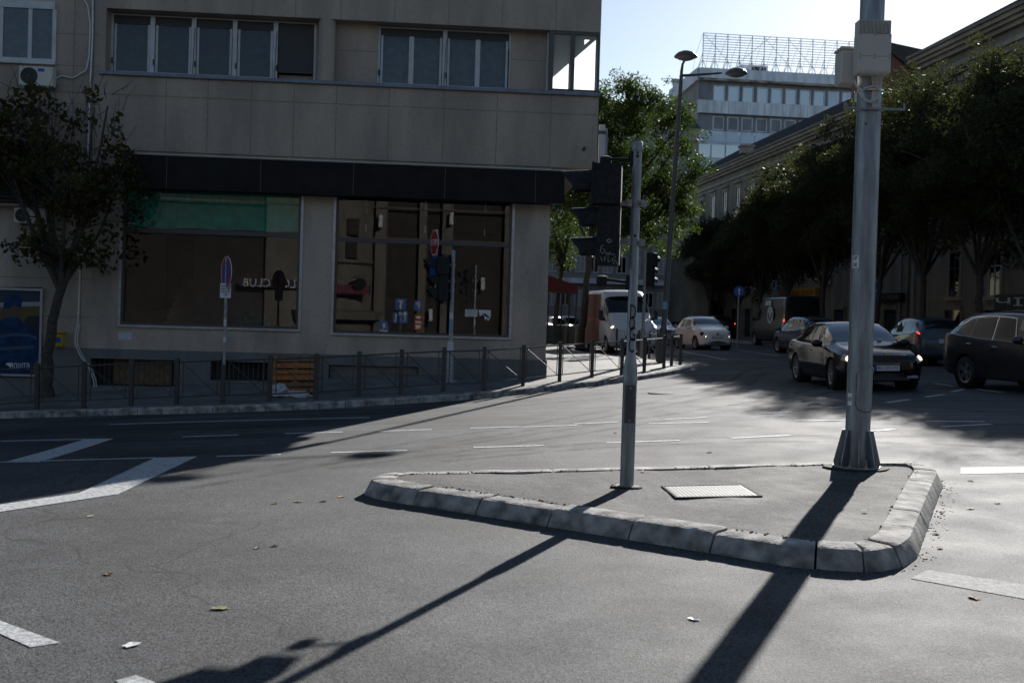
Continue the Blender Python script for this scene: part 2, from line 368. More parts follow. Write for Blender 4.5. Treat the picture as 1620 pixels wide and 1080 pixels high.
def leafmat(name,col,tr,warm=None):
    m=bpy.data.materials.new(name); m.use_nodes=True; n=m.node_tree; L=n.links.new
    b=n.nodes['Principled BSDF']; out=n.nodes['Material Output']
    gi=n.nodes.new('ShaderNodeTexCoord'); no=n.nodes.new('ShaderNodeTexNoise'); no.inputs['Scale'].default_value=.9; no.inputs['Detail'].default_value=9; no.inputs['Roughness'].default_value=.8; L(gi.outputs['Object'],no.inputs[0])
    r=n.nodes.new('ShaderNodeValToRGB'); e=r.color_ramp.elements; e[0].position=.34; e[1].position=.66
    e[0].color=(*[c*.6 for c in col],1); e[1].color=(*[min(1,c*1.35) for c in col],1)
    if warm: x=r.color_ramp.elements.new(.70); x.color=(*warm,1)
    L(no.outputs[0],r.inputs[0]); L(r.outputs[0],b.inputs[0]); b.inputs['Roughness'].default_value=.6; b.inputs['Specular IOR Level'].default_value=.16
    t=n.nodes.new('ShaderNodeBsdfTranslucent'); mc=n.nodes.new('ShaderNodeMix'); mc.data_type='RGBA'; mc.blend_type='MULTIPLY'; mc.inputs[0].default_value=1; L(r.outputs[0],mc.inputs[6]); mc.inputs[7].default_value=(*tr,1); L(mc.outputs[2],t.inputs[0])
    ms=n.nodes.new('ShaderNodeMixShader'); ms.inputs[0].default_value=.45; L(b.outputs[0],ms.inputs[1]); L(t.outputs[0],ms.inputs[2]); L(ms.outputs[0],out.inputs[0]); M[name]=m
leafmat('leaf_lit',(.036,.056,.018),(1.5,1.6,.7),(.06,.06,.015))
leafmat('leaf_dark',(.056,.062,.032),(.8,.85,.45),(.13,.06,.028))  # colour raised, partly in place of a hazy veil over these crowns
leafmat('leaf_maple',(.062,.056,.022),(1.6,1.5,.6),(.26,.15,.02))
# ============================================================ GROUND
xs=[-1500,-500,-200,-100,-60,-45]+[-36+i*.75 for i in range(0,97)]+[45,60,100,200,500,1500]
ys=[-1500,-300,-100,-50,-30,-20,-10,-4,0]+[2+i*.5 for i in range(0,66)]+[36+i*2 for i in range(0,40)]+[125,160,220,400,900,2500]
mb=MB(); mb.v=[(x,y,g(x,y)) for y in ys for x in xs]; nx=len(xs)
mb.f=[(j*nx+i,j*nx+i+1,(j+1)*nx+i+1,(j+1)*nx+i) for j in range(len(ys)-1) for i in range(nx-1)]; mb.m=[0]*len(mb.f)
road=mb.build('road',M['asphalt'],smooth=60); tag(road,kind='structure')
def decal(pts,mat_,nm='lane_marking',h=.004,n=None,parent=road,wear=0,seed=0):
    """painted polygon of four photo points a,b,c,d laid on the road as a fine grid"""
    P=[ground(*p) for p in pts]; a,b,c,d=P
    L1=max((b-a).length,(c-d).length); L2=max((d-a).length,(c-b).length)
    nu=n or max(1,int(L1/.5)); nv=max(1,int(L2/.5)); vs=[]
    for j in range(nv+1):
        for i in range(nu+1):
            u,v=i/nu,j/nv; q=(a.lerp(b,u)).lerp(d.lerp(c,u),v); vs.append((q.x,q.y,g(q.x,q.y)+h))
    k=nu+1
    m=MB(); m.add(vs,[(j*k+i,j*k+i+1,(j+1)*k+i+1,(j+1)*k+i) for j in range(nv) for i in range(nu)])
    return m.build(nm,mat_,parent)
def line(x0,y0,x1,y1,wd=.13,mt='paint_white'):
    a=ground(x0,y0); b=ground(x1,y1); t=(b-a); t.z=0; t.normalize(); nn=Vector((-t.y,t.x,0))*wd*.5
    n=max(1,int((b-a).length/.6)); vs=[]
    for i in range(n+1):
        q=a.lerp(b,i/n)
        for s_ in (-1,1):
            r=q+nn*s_; vs.append((r.x,r.y,g(r.x,r.y)+.005))
    m=MB(); m.add(vs,[(2*i,2*i+1,2*i+3,2*i+2) for i in range(n)]); m.build('lane_marking',M[mt],road)
for l in [(173,671.5,585,660.5),(288,691,377,688),(451,686,542,683.5),(599,682.3,683,679.5),(743,677.5,825,675),(825,675.6,913,672.5),(908,670.5,978,667.5),(1026,670,1122,668),(1051,663.5,1117,660),(1193,655,1252,651.5),
 (343,722,444,719),(523,716,644,712.5),(749,708,860,704.5),(959,700.5,1075,696.5),(1157,693,1250,688.5),(1256,665.5,1335,665),(1384,681.5,1414,679),(1490,675,1568,671),(1464,666,1559,667),(1310,645,1338,643.5),(1402,637,1438,632),(1464,628,1494,624),(1506,620,1524,616),
 (1478,606.5,1510,611),(1544,615.5,1587,621),(1396,601.5,1408,602.5),(1078,568,1236,570.5),(1080,556,1150,569),(1160,553,1232,563),(0,698,140,694.8),(0,731.2,245,724.3)]: line(*l,wd=.11)
line(1250,668,1330,640,.09,'paint_worn') if 0 else None
decal([(135,694.3),(180,693.6),(62,731),(5,731.5)],M['paint_white'])
decal([(245,724),(312,722),(186,782),(125,780)],M['paint_white'])
decal([(-60,807),(125,780.2),(186,782),(-60,819)],M['paint_white'],h=.0062)
decal([(1520,739.5),(1700,737),(1700,746.5),(1520,749.8)],M['paint_white'])
decal([(1468,902),(1700,936),(1700,962),(1440,915)],M['paint_worn'])
decal([(-40,967),(95,1017),(48,1024),(-40,985)],M['paint_white'])
decal([(215,1068),(262,1086),(200,1092),(183,1077)],M['paint_white'])
# faint curved tyre marks where vehicles swing through the junction
tmk=bpy.data.materials.new('tyre_mark'); tmk.use_nodes=True; n_=tmk.node_tree; b_=n_.nodes['Principled BSDF']; b_.inputs[0].default_value=(.02,.02,.021,1); b_.inputs['Roughness'].default_value=.85
tr_=n_.nodes.new('ShaderNodeBsdfTransparent'); mx_=n_.nodes.new('ShaderNodeMixShader'); no_=n_.nodes.new('ShaderNodeTexNoise'); no_.inputs['Scale'].default_value=3; no_.inputs['Detail'].default_value=8; tc_=n_.nodes.new('ShaderNodeTexCoord'); n_.links.new(tc_.outputs['Object'],no_.inputs[0])
rp_=n_.nodes.new('ShaderNodeMapRange'); rp_.inputs[1].default_value=.35; rp_.inputs[2].default_value=.75; rp_.inputs[3].default_value=0; rp_.inputs[4].default_value=.5; n_.links.new(no_.outputs[0],rp_.inputs[0]); n_.links.new(rp_.outputs[0],mx_.inputs[0]); n_.links.new(tr_.outputs[0],mx_.inputs[1]); n_.links.new(b_.outputs[0],mx_.inputs[2]); n_.links.new(mx_.outputs[0],n_.nodes['Material Output'].inputs[0])
def curve_mark(pts,wd=.17,h=.003):
    P_=[ground(*p) for p in pts]; Q=[]
    for i in range(len(P_)-1):
        a,b,c,d=P_[max(i-1,0)],P_[i],P_[i+1],P_[min(i+2,len(P_)-1)]
        for k in range(10): t=k/10; Q.append(.5*((2*b)+(c-a)*t+(2*a-5*b+4*c-d)*t*t+(3*b-a-3*c+d)*t*t*t))
    Q.append(P_[-1]); vs=[]
    for i,q in enumerate(Q):
        t=(Q[min(i+1,len(Q)-1)]-Q[max(i-1,0)]); t.z=0; t.normalize()
        for s_ in (-1,1): x,y=q.x-t.y*wd*.5*s_,q.y+t.x*wd*.5*s_; vs.append((x,y,g(x,y)+h))
    m=MB(); m.add(vs,[(2*i,2*i+1,2*i+3,2*i+2) for i in range(len(Q)-1)]); m.build('tyre_mark',tmk,road)
for j,pts in enumerate([[(300,760),(620,705),(900,660),(1130,615),(1180,585)],[(300,772),(640,713),(930,664),(1165,617),(1210,587)],[(500,735),(800,693),(1060,655),(1230,628),(1340,600)],[(520,742),(830,699),(1100,658),(1270,630),(1390,602)],[(700,724),(950,700),(1200,690),(1440,690),(1700,700)],[(700,730),(950,708),(1200,699),(1440,701),(1700,713)],[(760,640),(960,622),(1120,600),(1220,580)],[(780,645),(990,626),(1150,603),(1260,582)],[(1150,640),(1350,640),(1550,650),(1750,670)]]): curve_mark(pts,h=.0022+.00015*j)
# manhole in the far lane
p=ground(1050,622); mm=MB(); mm.lathe([(0,0.012),(.30,.012),(.33,.009),(.33,0)],Matrix.Translation(p),20)
tag(mm.build('manhole_cover',M['asphalt_old'],smooth=30),'round flat iron manhole cover in the road beyond the grey island pole','manhole cover')

# ============================================================ TRAFFIC ISLAND
ITOP=.15
lip=[(585,757.5),(609,764.5),(647,770.5),(689,775.5),(782,789),(882,804),(1000,821.5),(1140,842.5),(1260,861.5),(1330,866.5),(1378,868.5),(1420,861),(1438,849),(1452,817),(1463,790),(1474,765),(1483,745),(1476,737.5),(1450,730.5),(1400,729),(1290,729.5),(1150,733.5),(1000,737.5),(800,741.5),(640,744.8),(603,748.5)]
def resample(pts,step,closed=True):
    out=[]; n=len(pts); rng=n if closed else n-1
    L=[0]
    for i in range(rng): L.append(L[-1]+(pts[(i+1)%n]-pts[i]).length)
    k=int(round(L[-1]/step)); 
    for j in range(k if closed else k+1):
        t=L[-1]*j/k; i=0
        while i<rng-1 and L[i+1]<t: i+=1
        u=(t-L[i])/max(1e-6,L[i+1]-L[i]); out.append(pts[i].lerp(pts[(i+1)%n],u))
    return out
def offs(pts,d,closed=True):
    n=len(pts); o=[]
    for i in range(n):
        a=pts[(i-1)%n] if (closed or i>0) else pts[i]; b=pts[(i+1)%n] if (closed or i<n-1) else pts[i]
        t=(b-a); t=Vector((t.x,t.y)).normalized(); o.append(Vector((pts[i].x+t.y*d,pts[i].y-t.x*d,0)))
    return o
lp=[ground(x,y,ITOP) for x,y in lip]; lp=[Vector((p.x,p.y,0)) for p in lp]
area=sum(lp[i].x*lp[(i+1)%len(lp)].y-lp[(i+1)%len(lp)].x*lp[i].y for i in range(len(lp)))
sg=1 if area>0 else -1
fine=resample(lp,.04)
# smooth a little
for _ in range(2): fine=[(fine[i-1]+fine[i]*2+fine[(i+1)%len(fine)])/4 for i in range(len(fine))]
base_=offs(fine,.062*sg); inn=offs(fine,-.22*sg)
isl=MB(); 
island=insheet([(p.x,p.y) for p in offs(fine,-.19*sg)][::3],lambda x,y:g(x,y)+ITOP-.012+.006*math.sin(x*3.1+y*2)+.004*math.sin(x*9.7-y*7.3),.2,'traffic_island',M['asphalt_old'])
from mathutils import noise as mnoise
rk=random.Random(5)
i=0;nf=len(fine)
while i<nf:
    k=rk.choice([18,19,20,21]) ; 
    # shorter stones round the sharp corners
    t0=(fine[(i+9)%nf]-fine[i]).normalized(); t1=(fine[(i+18)%nf]-fine[(i+9)%nf]).normalized()
    if t0.dot(t1)<.93: k=8
    if i+k>nf-3: k=nf-i
    m=MB(); vs=[]; dz=rk.uniform(-.008,.006); tw=rk.uniform(-.006,.006); sk=rk.uniform(-.005,.005)
    idx=[(i+j) for j in range(k+1)]
    for jj,j in enumerate(idx):
        f_=j%nf; A=fine[f_]; B=base_[f_]; I=inn[f_]
        tt=0.0
        if jj==0: tt=.008
        if jj==k: tt=-.008
        dr=(fine[(f_+1)%nf]-fine[f_-1]).normalized()*tt
        z0=g(A.x,A.y); zt=z0+ITOP+dz+tw*(jj/k-.5)
        e=.012 if jj in (0,k) else 0
        nz_=mnoise.noise(Vector((A.x*6,A.y*6,3)))*.010+mnoise.noise(Vector((A.x*19,A.y*19,7)))*.006; ch=max(0,nz_)+rk.uniform(0,.003); Bj=(B-A)*(1+nz_*7)
        B=A+Bj
        prof=[(B,-.02),(B,.018),(B.lerp(A,.82),ITOP-.032-e),(A,ITOP-.008-e-ch),(A.lerp(I,.16),ITOP-e*.6),(I,ITOP+.004-e*.6),(I,-.02)]
        for q,z in prof: q=q+dr+Vector((sk,sk,0)); vs.append((q.x,q.y,z0+z+(dz+tw*(jj/k-.5) if z>.02 else 0)))
    np_=7; fs=[]
    for j in range(k):
        for q in range(np_-1): fs.append((j*np_+q,j*np_+q+1,(j+1)*np_+q+1,(j+1)*np_+q))
    fs.append(tuple(range(np_))); fs.append(tuple(k*np_+q for q in range(np_-1,-1,-1)))
    m.add(vs,fs); m.build('kerb_stone',M['kerb_conc'],island,smooth=28); i+=k
# broken asphalt edge along the kerb (crumbs and dirt)
m=MB(); rr=random.Random(3)
for q in range(420):
    f_=rr.randrange(nf); A=inn[f_].lerp(fine[f_],rr.uniform(-.1,.2)); z=g(A.x,A.y)+ITOP; r=rr.uniform(.004,.016)
    m.lathe([(0,r*.7),(r*.8,r*.4),(r,0)],Matrix.Translation((A.x,A.y,z-.004))@Matrix.Rotation(rr.uniform(0,3),4,'Z'),5)
for q in range(300):
    a=base_[rr.randrange(nf)]; z=g(a.x,a.y); r=rr.uniform(.004,.012); a=a+Vector((rr.uniform(-.02,.12)*sg,rr.uniform(-.1,.03),0))
    m.lathe([(0,r*.7),(r*.8,r*.4),(r,0)],Matrix.Translation((a.x,a.y,z))@Matrix.Rotation(rr.uniform(0,3),4,'Z'),5)
gr=m.build('grit',M['asphalt_old'])
ml=MB()
for q in range(90):
    f_=int(nf*rr.uniform(.42,.66)) if q<60 else rr.randrange(nf); a=base_[f_%nf]; a=a+Vector((rr.uniform(-.02,.16),rr.uniform(-.10,.03),0)); z=g(a.x,a.y)+.004; th_=rr.uniform(0,6.3); s=rr.uniform(.008,.022)
    d1=Vector((math.cos(th_),math.sin(th_),rr.uniform(-.1,.25)))*s; d2=Vector((-math.sin(th_),math.cos(th_),rr.uniform(0,.3)))*s*.6; c_=Vector((a.x,a.y,z+.004)); ml.add([c_-d1,c_+d2,c_+d1,c_-d2],[(0,1,2,3)])
tag(ml.build('leaf_litter',M['leaf_brown']),'small rusty leaf fragments gathered along the foot of the island kerb','leaf litter',kind='stuff'); tag(gr,'loose dark grit and crumbs along the kerb of the traffic island','grit',kind='stuff')
# hatch cover
hc=[ground(x,y,ITOP) for x,y in ((1052,769),(1171,767.2),(1200,783.5),(1072,786.5))]
root=thing('hatch_cover',(hc[0]+hc[2])/2,'pale ribbed rectangular metal hatch cover set in the traffic island','hatch cover')
m=MB(); c=(hc[0]+hc[2])/2; ex=((hc[1]-hc[0]+hc[2]-hc[3])/2); ey=((hc[0]-hc[3]+hc[1]-hc[2])/2); W_,D_=ex.length,ey.length; zc=g(c.x,c.y)+ITOP-.012
def hfr(u,v,t): q=c+ex*u+ey*v; return (q.x,q.y,g(q.x,q.y)+ITOP-.008+t)
m.box((-.5,-.5,-.02),(.5,.5,.008),fr=hfr)
m.build('cover_plate',M['hatch_metal'],root)
m=MB()
for i in range(19):
    u=-.475+i*.0505; m.box((u,-.485,.008),(u+.014,.485,.0095),fr=hfr)
m.build('cover_groove',M['groove'],root)
m=MB()
for a,b in (((-.54,-.55,-.02),(.54,-.505,.012)),((-.54,.505,-.02),(.54,.55,.012)),((-.54,-.505,-.02),(-.505,.505,.012)),((.505,-.505,-.02),(.54,.505,.012))): m.box(a,b,fr=hfr)
m.build('cover_frame',M['dirt'],root)

# ============================================================ PAVEMENTS
kerbpx=[(-150,656),(0,652),(58,650.5),(132,648.5),(207,646),(279,644.5),(355,642.5),(426,640),(499,637),(567,633.5),(634,629.5),(701,625.5),(765,621),(827,614.5),(885,608.3),(940,602.5),(983,597.5),(1020,592.5),(1050,588),(1076,583.5),(1091,580.5),(1095,577.5),(1091,575),(1078,572)]
kb=[ground(x,y,.12) for x,y in kerbpx]; kb=[Vector((p.x,p.y,0)) for p in kb]
last=kb[-1]
back=[Vector((last.x-.6,last.y+1.2,0)),Vector((last.x-1.6,last.y+4.5,0)),Vector((last.x-2.4,last.y+9,0)),Vector((1.2,60,0)),Vector((-1.5,90,0)),Vector((-2.5,120,0))]
kline=[Vector((-40,kb[0].y+1.2,0)),Vector((-24,kb[0].y+.2,0))]+kb+back
kfine=resample(kline,.5,closed=False)
kb_np=np.array([(p.x,p.y) for p in kfine])
def walkz(x,y):
    d=float(np.min(np.hypot(kb_np[:,0]-x,kb_np[:,1]-y))); d=min(d,3.4)
    t=max(0.,min(1.,(x+9.5)/10.3)); f_=1-sm((y-30)/8.)
    return g(x,y)+.12+d*(.038+.055*t)*f_
inner=offs(kfine,-.16,False)
side=1 if inner[10].y>kfine[10].y else -1
inner=offs(kfine,-.15*side,False)
poly=[(p.x,p.y) for p in inner]+[(-60,120),(-60,inner[0].y)]
sw=insheet(poly,lambda x,y:walkz(x,y)+.002,.45,'pavement',M['paving'])
m=MB(); vs=[]
for a,b in zip(kfine,inner):
    z=g(a.x,a.y); a2=a.lerp(b,.12)
    vs+=[(a.x,a.y,z-.03),(a.x,a.y,z+.10),(a2.x,a2.y,z+.12),(b.x,b.y,walkz(b.x,b.y)+.003),(b.x,b.y,z)]
m.add(vs,[(i*5+q,i*5+q+1,i*5+q+6,i*5+q+5) for i in range(len(kfine)-1) for q in range(4)])
m.build('kerb',M['kerb_conc'],sw,smooth=25)
m=MB()
for i in range(0,len(kfine)-1):   # joints between the stones
    a=kfine[i]; b=inner[i]; z=g(a.x,a.y); t=(kfine[i+1]-a).normalized()*.006; n_=(a-b).normalized()*.002
    m.add([(a.x+n_.x-t.x,a.y+n_.y-t.y,z),(a.x+n_.x+t.x,a.y+n_.y+t.y,z),(a.x+n_.x+t.x,a.y+n_.y+t.y,z+.10),(a.x+n_.x-t.x,a.y+n_.y-t.y,z+.10)],[(0,1,2,3)])
m.build('kerb_joint',M['dirt'],sw)
# right-hand pavement in front of the long facades
X0R=26.0; DIR=Vector((-.1,1,0)).normalized(); NR=Vector((-1,-.1,0)).normalized()
def rp(Y,off): q=Vector((X0R-.1*Y,Y,0))+NR*off; return q
rk_=[rp(y,6.2) for y in range(16,150,2)]
poly=[(p.x,p.y) for p in rk_]+[(rp(150,-1).x,150),(rp(14,-1).x,14)]
rz=lambda x,y:g(x,y)+.12
rw=insheet(poly,rz,1.5,'pavement',M['paving'])
m=MB(); vs=[]
for p in rk_:
    z=g(p.x,p.y); q=p-NR*.16; vs+=[(p.x,p.y,z-.03),(p.x,p.y,z+.12),(q.x,q.y,z+.128),(q.x,q.y,z)]
m.add(vs,[(i*4+q,i*4+q+1,i*4+q+5,i*4+q+4) for i in range(len(rk_)-1) for q in range(3)]); m.build('kerb',M['kerb_conc'],rw,smooth=25)

# ============================================================ CORNER BUILDING
def S(px,py,d=0.): return fpx(px,py,d)[0]
def Z(px,py,d=0.): return fpx(px,py,d)[1]
sL=-22.0; sUR=S(947,150); sGR=0.0
z_pl=Z(500,560); z_ovh=Z(907,266); z_sill0=Z(550,136.5); z_sill1=Z(550,130.5); z_top=Z(550,32.5)
z_w1t=Z(335,300.5); z_w1b=Z(335,521); z_w2b=Z(668,534)
s1a,s1b=S(188,430),S(478,430); s2a,s2b=S(525,430),S(812,430)
ZT=z_top+.95; H_B=22.
cb=thing('corner_building',fp(-6,0,-4),'tan stone corner building with two big shop windows and a dark fascia','building')
W=MB()
def wallrect(s0,s1,z0,z1,d0=-.35,d1=0.): W.fbox(s0,s1,z0,z1,d0,d1)
# ground storey
W.fbox(sL,s1a,z_pl,z_ovh,-.35,0); W.fbox(s1b,s2a,z_pl,z_ovh,-.35,0); W.fbox(s2b,sGR,z_pl,z_ovh,-.35,0)
W.fbox(s1a,s1b,z_pl,z_w1b,-.35,0); W.fbox(s2a,s2b,z_pl,z_w2b,-.35,0)
zw=Z(335,302); W.fbox(s1a,s1b,zw,z_ovh,-.35,0); zw2=Z(670,315); W.fbox(s2a,s2b,zw2,z_ovh,-.35,0)
W.build('ground_floor_wall',M['stone_light'],cb)
# upper storeys
W=MB()
zg=Z(550,168); 
W.fbox(sL,sUR,z_ovh,zg-.012,-.4,.045); W.fbox(sL,sUR,zg-.012,zg+.035,-.4,.03); W.fbox(sL,sUR,zg+.035,z_sill0,-.4,.045)
sr0=S(168,70); # ribbon recess start
z_l0=z_sill0
W.fbox(sL,sr0,z_sill0,H_B,-.4,.045)      # wall left of the ribbon (window openings inserted below)
W.fbox(sr0,sUR,z_top,ZT+.55,-.4,.045)
W.build('upper_wall',M['stone_tan'],cb)
W=MB()  # wall panels inside the ribbon
sg1a,sg1b=S(176,70,-.35),S(500,80,-.35); sg2a,sg2b=S(598,80,-.35),S(808,90,-.35); scw=S(868,90,-.1)
for a_,b_ in ((sr0,sg1a),(sg1b,sg2a),(sg2b,scw)):
    W=MB(); W.fbox(a_,b_,z_sill1,z_top,-.7,-.3); W.build('recess_wall',M['stone_tan'],cb)
m=MB(); cs=S(517,90,-.2); m.lathe([(.19,z_sill1-.02),(.19,z_top+.02)],Matrix.Translation(fp(cs,0,-.13)),28); m.build('column',M['stone_tan'],cb,smooth=40)
# joints of the stone cladding
m=MB()
jl=[(px_,) for px_ in (262,328,397,464,531,614,701,785,870)]
for (px_,) in jl:
    s_=S(px_,215); m.fbox(s_-.006,s_+.006,z_ovh+.01,zg-.012,.044,.047)
    m.fbox(s_-.006,s_+.006,zg+.035,z_sill0,.044,.047)
for px_ in (115,146): 
    s_=S(px_,215); m.fbox(s_-.006,s_+.006,z_ovh,H_B-9,.044,.047)
for px_ in (400,468,540,625,710,795,880): s_=S(px_,15); m.fbox(s_-.006,s_+.006,z_top,ZT+.5,.044,.047)
for z_ in (Z(120,55),Z(120,105),Z(120,165)): m.fbox(sL,sr0-.1,z_-.006,z_+.006,.044,.047)
m.fbox(sg1b,sg2a,z_sill1+.78,z_sill1+.79,-.301,-.297); m.fbox(sg2b,scw,z_sill1+.75,z_sill1+.76,-.301,-.297)
m.fbox(S(128,470)-.006,S(128,470)+.006,z_pl,z_ovh,-.001,.004)
for z_ in (Z(80,500),Z(80,440)): m.fbox(sL,S(150,470),z_-.006,z_+.006,-.001,.004)
m.build('panel_joint',M['joint'],cb)
# storeys above the picture: repeat band and ribbon
W=MB()
z=ZT+.55
while z<H_B-1:
    W.fbox(sr0,sUR,z,z+1.45,-.7,-.3); W.fbox(sr0,sUR,z+1.45,z+3.3,-.4,.045); z+=3.3
W.fbox(sL-.0,sUR,z,z+.5,-.45,.1)
W.build('upper_storey_wall',M['stone_tan'],cb)
# body behind the facade, left open round the two shop rooms
W=MB()
W.fbox(sL,sUR-.36,z_ovh+.25,z_sill0-.01,-14,-.75); W.fbox(sL,scw-.05,z_sill0-.01,z_top+.02,-14,-1.42); W.fbox(scw-.05,sUR,z_sill0-.01,z_top+.02,-14,-4.2); W.fbox(sL,sUR,z_top+.03,z,-14,-.75); W.fbox(sUR-.35,sUR,z_ovh,z_sill0,-14,-.4); W.fbox(scw-.04,sUR-.36,z_sill0-.009,z_sill0+.04,-4.2,-.4); W.fbox(sL,sGR,-1.5,z_ovh+.24,-14,-6.0)
W.fbox(-.35,sGR-.003,-1.4,z_ovh+.1,-6.0,-.36); W.fbox(sL,sGR-.003,z_ovh-.02,z_ovh+.245,-6,-.36); W.fbox(0,sUR-.002,z_ovh-.001,z_ovh+.24,-14,-.36)
W.build('side_wall',M['plinth_grey'],cb)  # coloured darker than the facade, as if shaded, to dim its reflection in cars
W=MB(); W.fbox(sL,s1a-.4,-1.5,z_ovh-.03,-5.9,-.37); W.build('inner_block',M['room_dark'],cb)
# plinth
PL=MB(); 
bw=[(143,284,568,611),(333,425,572,602),(520,662,578.5,606)]
bs=[(S(a,590),S(b,590),Z((a+b)/2,(d_)),Z((a+b)/2,c_)) for a,b,c_,d_ in bw]
edges=[sL]+[q for b_ in bs for q in b_[:2]]+[sGR+.03]
for i in range(0,len(edges),2): PL.fbox(edges[i],edges[i+1],-2,z_pl,-.35,.035)
for a,b,z0,z1 in bs: PL.fbox(a,b,-2,z0,-.35,.035); PL.fbox(a,b,z1,z_pl,-.35,.035)
PL.build('plinth',M['plinth_grey'],cb)
for i,(a,b,z0,z1) in enumerate(bs):
    m=MB(); m.fbox(a,b,z0,z1,-.5,-.28); f_=m.build('basement_window',M['room_dark'] if i<2 else M['plinth_grey'],cb)
    m=MB()
    if i<2:
        s_=a+.06
        while s_<b: m.tube([fp(s_,z0,-.1),fp(s_,z1,-.1)],.011,6); s_+=.11
        m.build('bar',M['fence_paint'],f_)
        m=MB(); m.fbox(a+.05+(b-a)*.2,b-.25,z0+.03,z1-.02,-.27,-.22); m.build('board',M['wood_old'],f_) if i==0 else None
    else: m.fbox(a+.02,b-.02,z0+.02,z1-.02,-.10,-.06); m.build('board',M['board_brown'],f_)
# fascia box
fs0,fs1=S(197,300,.45),S(893,300,.45); zf0=Z(893,322.5,.45); zf1=Z(893,269.5,.45); zl1=Z(300,245.5,.45)
m=MB(); m.fbox(fs0,fs1,zf0,zf1-.04,.002,.45); fa=m.build('fascia',M['fascia_dark'],cb)
m=MB(); m.fbox(fs0-.01,fs1+.02,zf1-.04,zf1,.047,.475,bev=.004); m.build('capping',M['alu_dark'],fa)
m=MB(); m.fbox(fs0,fs1+.02,zf1-.012,zf1+.004,.476,.481); m.build('bright_edge',M['fascia_lip'],fa)
m=MB(); s_=fs0+.9
while s_<fs1: m.fbox(s_-.004,s_+.004,zf0+.01,zf1-.05,.449,.452); s_+=2.05
m.build('seam',M['joint'],fa)
# sill band
m=MB(); m.fbox(sr0-.12,sUR+.03,z_sill0,z_sill1,-.35,.12,bev=.01); m.build('sill',M['sill_blue'],cb)
# upper windows
def upwin(s0,s1,n_,zb,zt,d=-.36,shut=.13,kind='grid',door=None,fr='frame_white'):
    """ribbon window unit with n_ lights"""
    m=MB(); fw=.045
    wn=MB(); wn.fbox(s0,s1,zb,zb+fw,d-.05,d+.03); wn.fbox(s0,s1,zt-.03,zt,d-.05,d+.03); wn.fbox(s0,s0+.05,zb+fw,zt-.03,d-.05,d+.03); wn.fbox(s1-.05,s1,zb+fw,zt-.03,d-.05,d+.03)
    step=(s1-s0)/n_
    for i in range(1,n_): wn.fbox(s0+i*step-.05,s0+i*step+.05,zb+fw,zt-.03,d-.05,d+.045)
    o=wn.build('window',M[fr],cb)
    for i in range(n_):
        a,b=s0+i*step+.05,s0+(i+1)*step-.05; zs=zt-(zt-zb)*shut
        full=(kind=='grid' and i==n_-1)
        if full: zs=zb+.22
        q=MB(); k=zs
        while k<zt-.03: q.fbox(a,b,k+.002,min(k+.038,zt-.03),d-.03,d+.005,bev=.004) ; k+=.04
        q.build('roller_shutter',M['shutter'],o)
        if full:
            q=MB(); q.fbox(a+.02,b-.02,zb+.05,zb+.2,d-.16,d-.15); q.build('curtain',M['stone_light'],o)
        # sash
        q=MB(); sa=a+.015; sb=b-.015; q.fbox(sa,sa+.05,zb+.05,zs,d-.04,d+.0); q.fbox(sb-.05,sb,zb+.05,zs,d-.04,d+.0); q.fbox(sa+.05,sb-.05,zb+.05,zb+.1,d-.04,d+.0)
        if kind=='pair': mid=(sa+sb)/2; q.fbox(mid-.055,mid+.055,zb+.1,zs,d-.04,d+.004)
        if not full: q.build('sash',M[fr],o)
        q=MB(); q.fbox(sa+.04,sb-.04,zb+.08,zs,d-.03,d-.022)
        if not full: q.build('glass',M['win_glass'],o)
        q=MB()
        if kind=='grid' and not full:
            mid=(sa+sb)/2; q.fbox(mid-.008,mid+.008,zb+.1,zs,d-.056,d-.05); zm=zb+(zs-zb)*.52; q.fbox(sa+.05,sb-.05,zm-.008,zm+.008,d-.056,d-.05); q.build('glazing_bar',M['alu_dark'],o)
        # curtain behind: pleated sheet
        if not full:
            q=MB(); n2=60; vs=[]
            for j in range(n2+1):
                ss=sa+.03+(sb-sa-.06)*j/n2; dd=d-.16+.012*math.sin(j*1.9+i)+.006*math.sin(j*.7)
                vs+=[fp(ss,zb+.04,dd),fp(ss,zs+.02,dd)]
            q.add(vs,[(2*j,2*j+1,2*j+3,2*j+2) for j in range(n2)]); q.build('curtain',M['curtain_dim' if kind=='grid' else 'curtain'],o,smooth=80)
        if i in ((2,n_-1) if kind=='grid' else (1,)):    # burglar wire loop hanging at the sill
            q=MB(); q.tube([fp(a-.02,zt-.25,d+.07),fp(a-.05,zb+.1,d+.09),fp(a+.03,zb+.03,d+.09),fp(b-.06,zb+.03,d+.09),fp(b-.0,zb+.12,d+.09),fp(b,zt-.4,d+.07)],.008,6); q.build('cable_loop',M['black_metal'],o)
        q=MB(); q.tube([fp(a-.01,zb+.25,d+.05),fp(a-.01,zb+.38,d+.06)],.018,6); q.build('latch',M['black_metal'],o)
z1b=z_sill1+.0
upwin(sg1a,sg1b,5,z1b,z_top-.02,kind='grid',shut=.16)
upwin(sg2a,sg2b,2,z1b,z_top-.02,kind='pair',shut=.14)
m=MB(); m.fbox(sr0,scw,z_sill1-.2,z_top,-1.4,-.95); m.build('inner_backing',M['room_dark'],cb)
